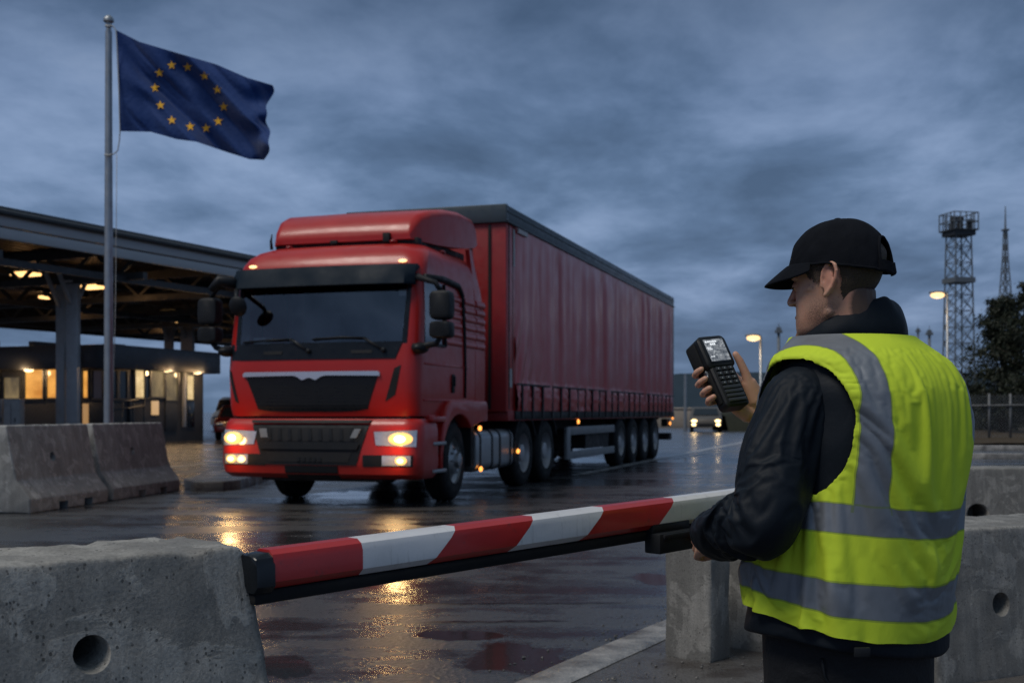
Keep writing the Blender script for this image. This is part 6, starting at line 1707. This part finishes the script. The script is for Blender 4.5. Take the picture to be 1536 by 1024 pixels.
# collar: a tall stand-up collar, open at the throat
def col_ring(t_, th, o_):
    """t_ 0 at the neckline .. 1 at the top edge; th 0 at the nape, +-180 at the throat"""
    a = lerp(.118, .124, t_) + o_ + .012 * math.sin(t_ * PI); b = lerp(.112, .124, t_) + o_ + .010 * math.sin(t_ * PI)
    s, c = math.sin(th), math.cos(th)
    cr, cf, cz_ = lerp(.006, -.004, t_), lerp(.016, .036, t_), lerp(1.288, 1.334, t_)
    gap = max(0, (abs(th) - R(120)) / R(60))
    z = cz_ + .074 * c * (.2 + .8 * t_) - .030 * t_ * gap
    f = cf - b * c; r = cr + a * s
    wv = .004 * nz(th * 3, t_ * 2, 4) + .0035 * math.sin(th * 7 + t_ * 3) * t_
    n_ = Vector((s, -c)).normalized(); return W(r + n_.x * wv, f + n_.y * wv + gap * .020 * (1 + t_), z + .004 * nz(th * 4, 9, t_ * 2))
rows = []
for i in range(91):
    th = lerp(R(-163), R(163), i / 90); sec_ = [(-.12, .004), (.0, .006), (.2, .009), (.4, .009), (.6, .007), (.8, .005), (.95, .004), (1.0, .000), (1.01, -.004), (.98, -.009), (.8, -.010), (.4, -.008), (0, -.008)]
    rows.append([col_ring(t_, th, o_) for t_, o_ in sec_])
co = MB().rings(rows).build('collar', M['jacket'], jacket, smooth=False)
m2 = co.modifiers.new('b', 'SUBSURF'); m2.levels = 1; apply_mods(co); set_smooth(co, 70)

# --- trousers and boots
t = NT('dark_trousers'); v = t.map(); c = t.mix(t.noise(v, 14, 4), (.008, .009, .011), (.016, .017, .020)); t.bsdf(c, .75, 0, .3, 0, t.bump(t.noise(v, 24, 5, .6, .6), .45, .015)); M['trousers'] = t.m
tz = MB()
def trou(z, th):
    a, b = interp(z, [(.50, .205, .165), (.62, .212, .170), (.75, .21, .17)]); s, c = math.sin(th), math.cos(th); n = 2.3; k = (abs(s) ** n + abs(c) ** n) ** (-1 / n); p = W(a * s * k - .01, -b * c * k + .012, z); return p + (p - W(0, 0, z)).normalized() * (.006 * nz(p.x * 9, p.y * 9, p.z * 7))
tz.rings([[trou(z, 2 * PI * j / 60) for j in range(60)] for z in [lerp(.50, .76, i / 14) for i in range(15)]])
for s_ in (-1, 1):
    hip = W(s_ * .10, .0, .58); knee = W(s_ * .115, .02, .26); ank = W(s_ * .12, -.02, SOLE + .06); n = 60; rings = []
    for i in range(n + 1):
        q = i / n; c_ = hip.lerp(knee, q * 2) if q < .5 else knee.lerp(ank, q * 2 - 1); r_ = interp(q, [(0, .122), (.25, .108), (.5, .088), (.8, .078), (1, .080)])[0]
        rings.append([c_ + (BR * math.cos(2 * PI * j / 36) + BF * math.sin(2 * PI * j / 36)) * (r_ + .007 * nz(c_.z * 16 + math.sin(2 * PI * j / 36) * 1.5, math.cos(2 * PI * j / 36) * 2, s_)) for j in range(36)])
    tz.rings(rings)
tro = tz.build('trousers', M['trousers'], man); remesh(tro, .006, 2); set_smooth(tro)
mb = MB(); pts = [W(*(lambda p: (p.x, p.y, p.z))(tor(.60, R(a), .004))) + Vector((0, 0, -dz_)) for a, dz_ in ((-62, .005), (-60, .05), (-52, .09), (-44, .13), (-40, .18))]
mb.tube([trou(.62, R(-66)) + (trou(.62, R(-66)) - W(0, 0, .62)) * .03, trou(.58, R(-65)) * 1.0 + (trou(.58, R(-65)) - W(0, 0, .58)) * .03, trou(.54, R(-58)) + (trou(.54, R(-58)) - W(0, 0, .54)) * .03, trou(.505, R(-48)) + (trou(.505, R(-48)) - W(0, 0, .505)) * .03], .0035, 6)
mb.build('cord', M['black_plastic'], tro, smooth=True)
for s_ in (-1, 1):
    ank = W(s_ * .12, -.02, SOLE + .06); b_ = MB()
    fr = [(-.075, .036, .10), (-.05, .045, .16), (.0, .048, .15), (.06, .048, .10), (.12, .050, .075), (.18, .046, .06), (.205, .03, .045)]
    b_.rings([[ank + BF * y + BR * (w_ * math.cos(2 * PI * j / 20)) + Vector((0, 0, -.06 + (hgt * .5) * (1 + math.sin(2 * PI * j / 20)))) for j in range(20)] for y, w_, hgt in fr])
    b_.build('boot', M['rubber'], man, auto=60)

# --- the vest: a shell with armholes, reflective tape laid out along its own coordinates
t = NT('vest_cloth')
uvn = t.n('ShaderNodeUVMap'); uvn.uv_map = 'UVMap'; sx = t.n('ShaderNodeSeparateXYZ'); t.l(uvn.outputs[0], sx.inputs[0]); U, V = sx.outputs[0], sx.outputs[1]
v = t.map()
def band(x, lo, hi): return t.math('MULTIPLY', t.math('GREATER_THAN', x, lo), t.math('LESS_THAN', x, hi))
Uv = U
h1 = band(V, .902, .960); h2 = band(V, .757, .812)
shift = t.math('MULTIPLY', t.math('MAXIMUM', t.math('SUBTRACT', V, 1.20), 0.0), -.16)
uu = t.math('SUBTRACT', t.math('ABSOLUTE', U), shift)
vt = t.math('MULTIPLY', band(uu, .148, .206), t.math('GREATER_THAN', V, .93))
tape = t.math('MAXIMUM', t.math('MAXIMUM', h1, h2), vt)
yel = t.mix(t.noise(v, 7, 5), (.50, .65, .030), (.58, .73, .045))
yel = t.mix(t.math('MULTIPLY', t.ramp(t.noise(v, 3.2, 5), [(.55, 0), (.8, 1)]), .20), yel, (.28, .42, .015))
grey = t.mix(t.noise(t.map(scale=(1, 1, .4)), 16, 5), (.14, .155, .175), (.25, .27, .30))
# thin stitched seams beside the tape
e1 = t.math('MAXIMUM', band(V, .899, .9035), band(V, .9585, .963)); e2 = t.math('MAXIMUM', band(V, .754, .7585), band(V, .8105, .815)); e3 = t.math('MULTIPLY', t.math('MAXIMUM', band(uu, .1455, .1495), band(uu, .2045, .2085)), t.math('GREATER_THAN', V, .945))
seam_ = t.math('MAXIMUM', t.math('MAXIMUM', e1, e2), e3)
c = t.mix(tape, yel, grey); c = t.mix(t.math('MULTIPLY', seam_, .55), c, (.16, .22, .05))
weave = t.noise(v, 900, 2); wr1 = t.noise(t.map(scale=(1, 1, .6), rot=(.3, .2, .6)), 16, 4, .5, .3)
hgt = t.math('ADD', t.math('MULTIPLY', wr1, 1.0), t.math('MULTIPLY', tape, .05))
nb = t.bump(weave, .10, .001, t.bump(hgt, .20, .014))
b = t.bsdf(c, t.math('SUBTRACT', .78, t.math('MULTIPLY', tape, .28)), 0, .3, 0, nb, Sheen_Weight=0.0)
t.l(t.math('MULTIPLY', tape, .35), b.inputs['Metallic'])
M['vest'] = t.m
M['binding'] = m_simple('vest_binding', (.20, .27, .02), .7, 0, .2)
NT_, NZ_ = 176, 132
def arm_f(th, z):
    """< 1 inside an armhole"""
    d = abs(abs(th) - R(96)); back = abs(th) < R(96)
    wth = R(42) if back else R(46)
    return (d / wth) ** 2.4 + (abs(z - 1.118) / (.150 if z > 1.118 else .162)) ** 2.4
ZV0, ZV1 = .718, 1.321
vs = []; uvs = []; inside = []; ths = []
def vfold(th, z, w_):
    lo = sstep(1.0, .74, z)
    a = .0065 * nz(w_.x * 7 + w_.z * 2.0, w_.y * 7, w_.z * 2.4)
    # long soft vertical folds on the back
    a += .0085 * (ridge(th * 2.3 + 1.3 * nz(th * 2, z * 1.5, 4), z * .8, 3) - .5) * sstep(1.32, 1.10, z)
    # crumpled facets, larger and flatter above the waist, slanting below it
    a += lo * .050 * (.42 - facet(th * 1.55 + z * 2.2 + 5, z * 8.5 - th * .9, 1.5)) + (1 - lo) * .030 * (.42 - facet(th * 1.5 + 2, z * 4.2 + th * .8, 7.5)) * sstep(1.34, 1.2, z)
    sl = -th * 2.4 + z * 19 + 2.0 * nz(th * 2.5, z * 4, 8); a += lo * .0060 * (ridge(sl * .30, z * 2.0, 6.5) - .45)
    # creases that radiate from the armhole
    ad = math.hypot((abs(th) - R(90)) * .22, z - 1.10); ang = math.atan2(z - 1.02, R(60) - abs(th) + .35); a += .012 * (ridge(ang * 3.0, 4.4 + (1 if th > 0 else 0), ad * 1.5) - .5) * math.exp(-((ad - .17) / .12) ** 2) * sstep(1.26, 1.12, z)
    # drawn in at the tapes
    for zc in (.912, .766): a -= .0032 * math.exp(-((z - zc) / .030) ** 2)
    a += .0045 * math.exp(-((z - .84) / .05) ** 2) + .004 * sstep(.70, .65, z)
    return max(-.007, a * .85)
for j in range(NZ_ + 1):
    z = lerp(ZV0, ZV1, j / NZ_)
    for i in range(NT_ + 1):
        th = lerp(-PI + R(4), PI - R(4), i / NT_)
        fz = arm_f(th, z); thx, zx = th, z
        if fz < 1.0:   # pull the grid's edge onto the armhole outline
            cth = math.copysign(R(96), th); k = (1 / max(fz, 1e-4)) ** (1 / 2.4); thx = cth + (th - cth) * k; zx = 1.118 + (z - 1.118) * k
        p = tor(zx, thx, .016); w_ = W(*p)
        g_ = vfold(thx, zx, w_) * sstep(1.33, 1.26, zx)
        flare = .012 * sstep(.86, .72, zx); shoulder = .007 * math.exp(-((fz - 1.15) / .5) ** 2) * sstep(1.10, 1.2, zx)
        p = tor(zx, thx, .016 + g_ + shoulder)
        # the back hangs lower than the front, the left hip is hitched up
        dzb = (-.030 * max(0, math.cos(thx)) + .0 * max(0, -math.sin(thx - .25))) * sstep(.86, .72, zx) + .006 * nz(thx * 4, 2.2) * sstep(.76, .70, zx)
        tilt = .012 * math.sin(thx) * sstep(1.2, .9, zx) * 0
        vs.append(W(p.x, p.y, p.z + dzb)); uvs.append((p.x, zx)); ths.append((th, z))
fs = []
for j in range(NZ_):
    for i in range(NT_):
        q = (j * (NT_ + 1) + i, j * (NT_ + 1) + i + 1, (j + 1) * (NT_ + 1) + i + 1, (j + 1) * (NT_ + 1) + i)
        tm = sum(ths[k][0] for k in q) / 4; zm = sum(ths[k][1] for k in q) / 4
        if max(arm_f(*ths[k]) for k in q) < 1.0: continue
        fs.append(q)
vm = MB(); vm.add(vs, fs); vest = vm.build('vest', M['vest'], man, uv=uvs, fixn=True)
bmv = bmesh.new(); bmv.from_mesh(vest.data); bmesh.ops.delete(bmv, geom=[x for x in bmv.verts if not x.link_faces], context='VERTS')
# smooth the outline left by the armholes
bnd = [x for x in bmv.verts if any(e.is_boundary for e in x.link_edges)]
for _ in range(6):
    new = {}
    for x in bnd:
        nb_ = [e.other_vert(x) for e in x.link_edges if e.is_boundary]
        if len(nb_) == 2 and .70 < x.co.z < 1.29: new[x] = x.co * .5 + (nb_[0].co + nb_[1].co) * .25
    for x, c_ in new.items(): x.co = c_
bmv.to_mesh(vest.data); bmv.free()
def torso_collider(off, z0=.58, z1=1.36):
    return MB().rings([[W(*tor(z0 + (z1 - z0) * i / 44, 2 * PI * j / 64, off)) for j in range(64)] for i in range(45)]).build('collider', M['jacket'], smooth=True)
def boundary_loops(me):
    b_ = bmesh.new(); b_.from_mesh(me); b_.verts.ensure_lookup_table(); nxt = {}
    for e in b_.edges:
        if e.is_boundary: nxt.setdefault(e.verts[0].index, []).append(e.verts[1].index); nxt.setdefault(e.verts[1].index, []).append(e.verts[0].index)
    loops = []; seen = set()
    for s0 in nxt:
        if s0 in seen: continue
        lp = [s0]; seen.add(s0); cur = s0
        while True:
            n_ = [k for k in nxt[cur] if k not in seen]
            if not n_: break
            cur = n_[0]; seen.add(cur); lp.append(cur)
        loops.append(lp)
    b_.free(); return loops
arm_loops = []
for lp in boundary_loops(vest.data):
    zs_ = [vest.data.vertices[k].co.z for k in lp]
    if len(lp) > 30 and min(zs_) > .9 and max(zs_) < 1.29 and max(zs_) - min(zs_) > .2: arm_loops.append(lp)
near = {}
for lp in arm_loops:
    for k in lp: near[k] = 1
pin = [1.0 if v_.co.z > 1.285 else (sstep(1.20, 1.285, v_.co.z) * .6 if v_.co.z > 1.20 else 0.0) for v_ in vest.data.vertices]
for k in near: pin[k] = 1.0
for k, v_ in enumerate(vest.data.vertices):      # the zipped front stays shut
    if inB(v_.co).y > .10: pin[k] = max(pin[k], 1.0 if inB(v_.co).y > .15 else .5)
drape(vest, [torso_collider(.004)], pin, frames=28, grow=.066, bending=1.2, gravity=.6)
for lp in arm_loops:
    vv = vest.data.vertices; n_ = len(lp)
    for _ in range(14):
        co = [vv[k].co.copy() for k in lp]
        for i in range(n_): vv[lp[i]].co = co[i] * .4 + (co[i - 1] + co[(i + 1) % n_]) * .3
m2 = vest.modifiers.new('b', 'SUBSURF'); m2.levels = 1; m2.render_levels = 1; apply_mods(vest)
md = vest.modifiers.new('s', 'SOLIDIFY'); md.thickness = .0032; md.offset = 1; apply_mods(vest); set_smooth(vest, 70)
# the dark binding that shows along the near armhole and the small tab at the hem
mb = MB(); p = tor(.668, R(-44), .034); q = W(*p); mb.box(q + Vector((0, 0, -.018)), (.034, .008, .020), Matrix.Rotation(math.atan2((W(*tor(.668, R(-40), .034)) - q).y, (W(*tor(.668, R(-40), .034)) - q).x), 3, 'Z')); mb.build('hem_tab', M['black_plastic'], vest, bevel=.002)

# ---------------------------------------------------------------- handheld scanner
dev = thing('handheld_scanner', 'black rugged handheld scanner with a lit screen and keypad in the officer\'s hand', 'handheld scanner', DC)
dev.matrix_world = Matrix((tuple(dR) + (0,), tuple(dU) + (0,), tuple(dN) + (0,), (0, 0, 0, 1))).transposed()
dev.location = DC; dev.scale = (DS, DS, DS)
M['dev'] = m_simple('rugged_black_casing', (.008, .009, .011), .5, 0, .3, bump=.08, bscale=500)
def rrect(w_, h_, r_, n=5):
    out = []
    for cx, cy, a0 in ((w_ / 2 - r_, h_ / 2 - r_, 0), (-w_ / 2 + r_, h_ / 2 - r_, 90), (-w_ / 2 + r_, -h_ / 2 + r_, 180), (w_ / 2 - r_, -h_ / 2 + r_, 270)):
        for k in range(n): a = R(a0 + 90 * k / (n - 1)); out.append((cx + r_ * math.cos(a), cy + r_ * math.sin(a)))
    return out
mb = MB()
def slab(w0, w1, y0, y1, z0, z1, r_, ch=.004):
    h_ = y1 - y0; cy = (y0 + y1) / 2; rows = []
    for z, sh in ((z0, ch * 2), (z0 + ch * 1.6, 0), (z1 - ch, 0), (z1, ch)): rows.append([(x * (1 if True else 1), y + cy, z) for x, y in rrect(lerp(w0, w1, (z - z0) / (z1 - z0)) - sh * 2, h_ - sh * 2, r_)])
    mb.rings(rows)
slab(.064, .068, -.086, .020, -.038, .0, .010); slab(.078, .080, .010, .090, -.056, .003, .013); slab(.030, .03, .088, .0955, -.034, -.010, .004, .001)
casing = mb.build('casing', M['dev'], dev, auto=40)
for s_ in (-1, 1):
    mb = MB(); mb.box((s_ * .0405, .050, -.028), (.006, .062, .030)); mb.box((s_ * .034, -.035, -.018), (.005, .075, .016)); mb.build('grip_pad', M['rubber'], casing, bevel=.002)
mb = MB(); mb.span((-.0325, .020, .002), (.0325, .084, .0042)); bz = mb.build('bezel', M['black_gloss'], casing, bevel=.0012)
t = NT('scanner_screen'); v = t.map(); s3 = t.sep(t.coord())
im = t.mix(t.ramp(t.noise(v, 55, 5, .6, 1.5), [(.40, 0), (.62, 1)]), (.10, .12, .15), (.62, .66, .70)); im = t.mix(t.ramp(t.noise(v, 120, 3), [(.55, 0), (.62, 1)]), im, (.25, .28, .32))
t.bsdf((.03, .03, .035), .12, 0, .5, 0, None, Emission_Color=im, Emission_Strength=.55)
mb = MB(); mb.span((-.0275, .0245, .004), (.0275, .0795, .0048)); scn = mb.build('screen', t.m, bz)
t2 = m_emit('screen_lines', (.9, .95, 1), .95); mb = MB()
rnd = random.Random(2)
for row, (y, n, h_) in enumerate(((.0735, 6, .0040), (.0670, 3, .0050), (.0585, 2, .0022), (.0545, 3, .0022), (.036, 2, .0018))):
    x = -.0245 + (.012 if row in (1,) else 0)
    for k in range(n):
        w_ = rnd.uniform(.0025, .0052); mb.span((x, y - h_ / 2, .0048), (x + w_, y + h_ / 2, .0051)); x += w_ + .0014
mb.build('readout', t2, scn)
kt = m_simple('keypad_key', (.030, .032, .036), .35)
def key(x, y, w_, h_):
    m_ = MB(); m_.box((x, y, .0018), (w_, h_, .004)); return m_
k0 = None
for rw in range(4):
    for cl_ in range(3):
        x, y = -.0175 + .0175 * cl_, .006 - .0118 * rw
        if k0 is None: k0 = MB().box((0, 0, .0018), (.0135, .0085, .0045)).build('key', kt, casing, bevel=.0014); k0.location = (x, y, 0)
        else: o = k0.copy(); COL.objects.link(o); o.location = (x, y, 0)
kw = None
for rw in range(4):
    y = -.0405 - .0105 * rw
    if kw is None: kw = MB().box((0, 0, .0016), (.050, .0082, .004)).build('wide_key', kt, casing, bevel=.0012); kw.location = (0, y, 0)
    else: o = kw.copy(); COL.objects.link(o); o.location = (0, y, 0)
mb = MB(); mb.box((-.034, .004, -.022), (.006, .016, .012)); mb.ell((-.036, .010, -.020), (.003, .004, .004)); mb.ell((-.036, -.001, -.020), (.003, .004, .004)); mb.build('trigger', M['steel'], casing, bevel=.001)
# the legends on the keys are tiny light marks
mb = MB()
for rw in range(4):
    for cl_ in range(3):
        x, y = -.0175 + .0175 * cl_, .006 - .0118 * rw; mb.span((x - .0012, y - .0016, .00405), (x + .0012, y + .0016, .0043))
mb.build('key_legend', m_simple('legend_grey', (.28, .29, .30), .5), casing)
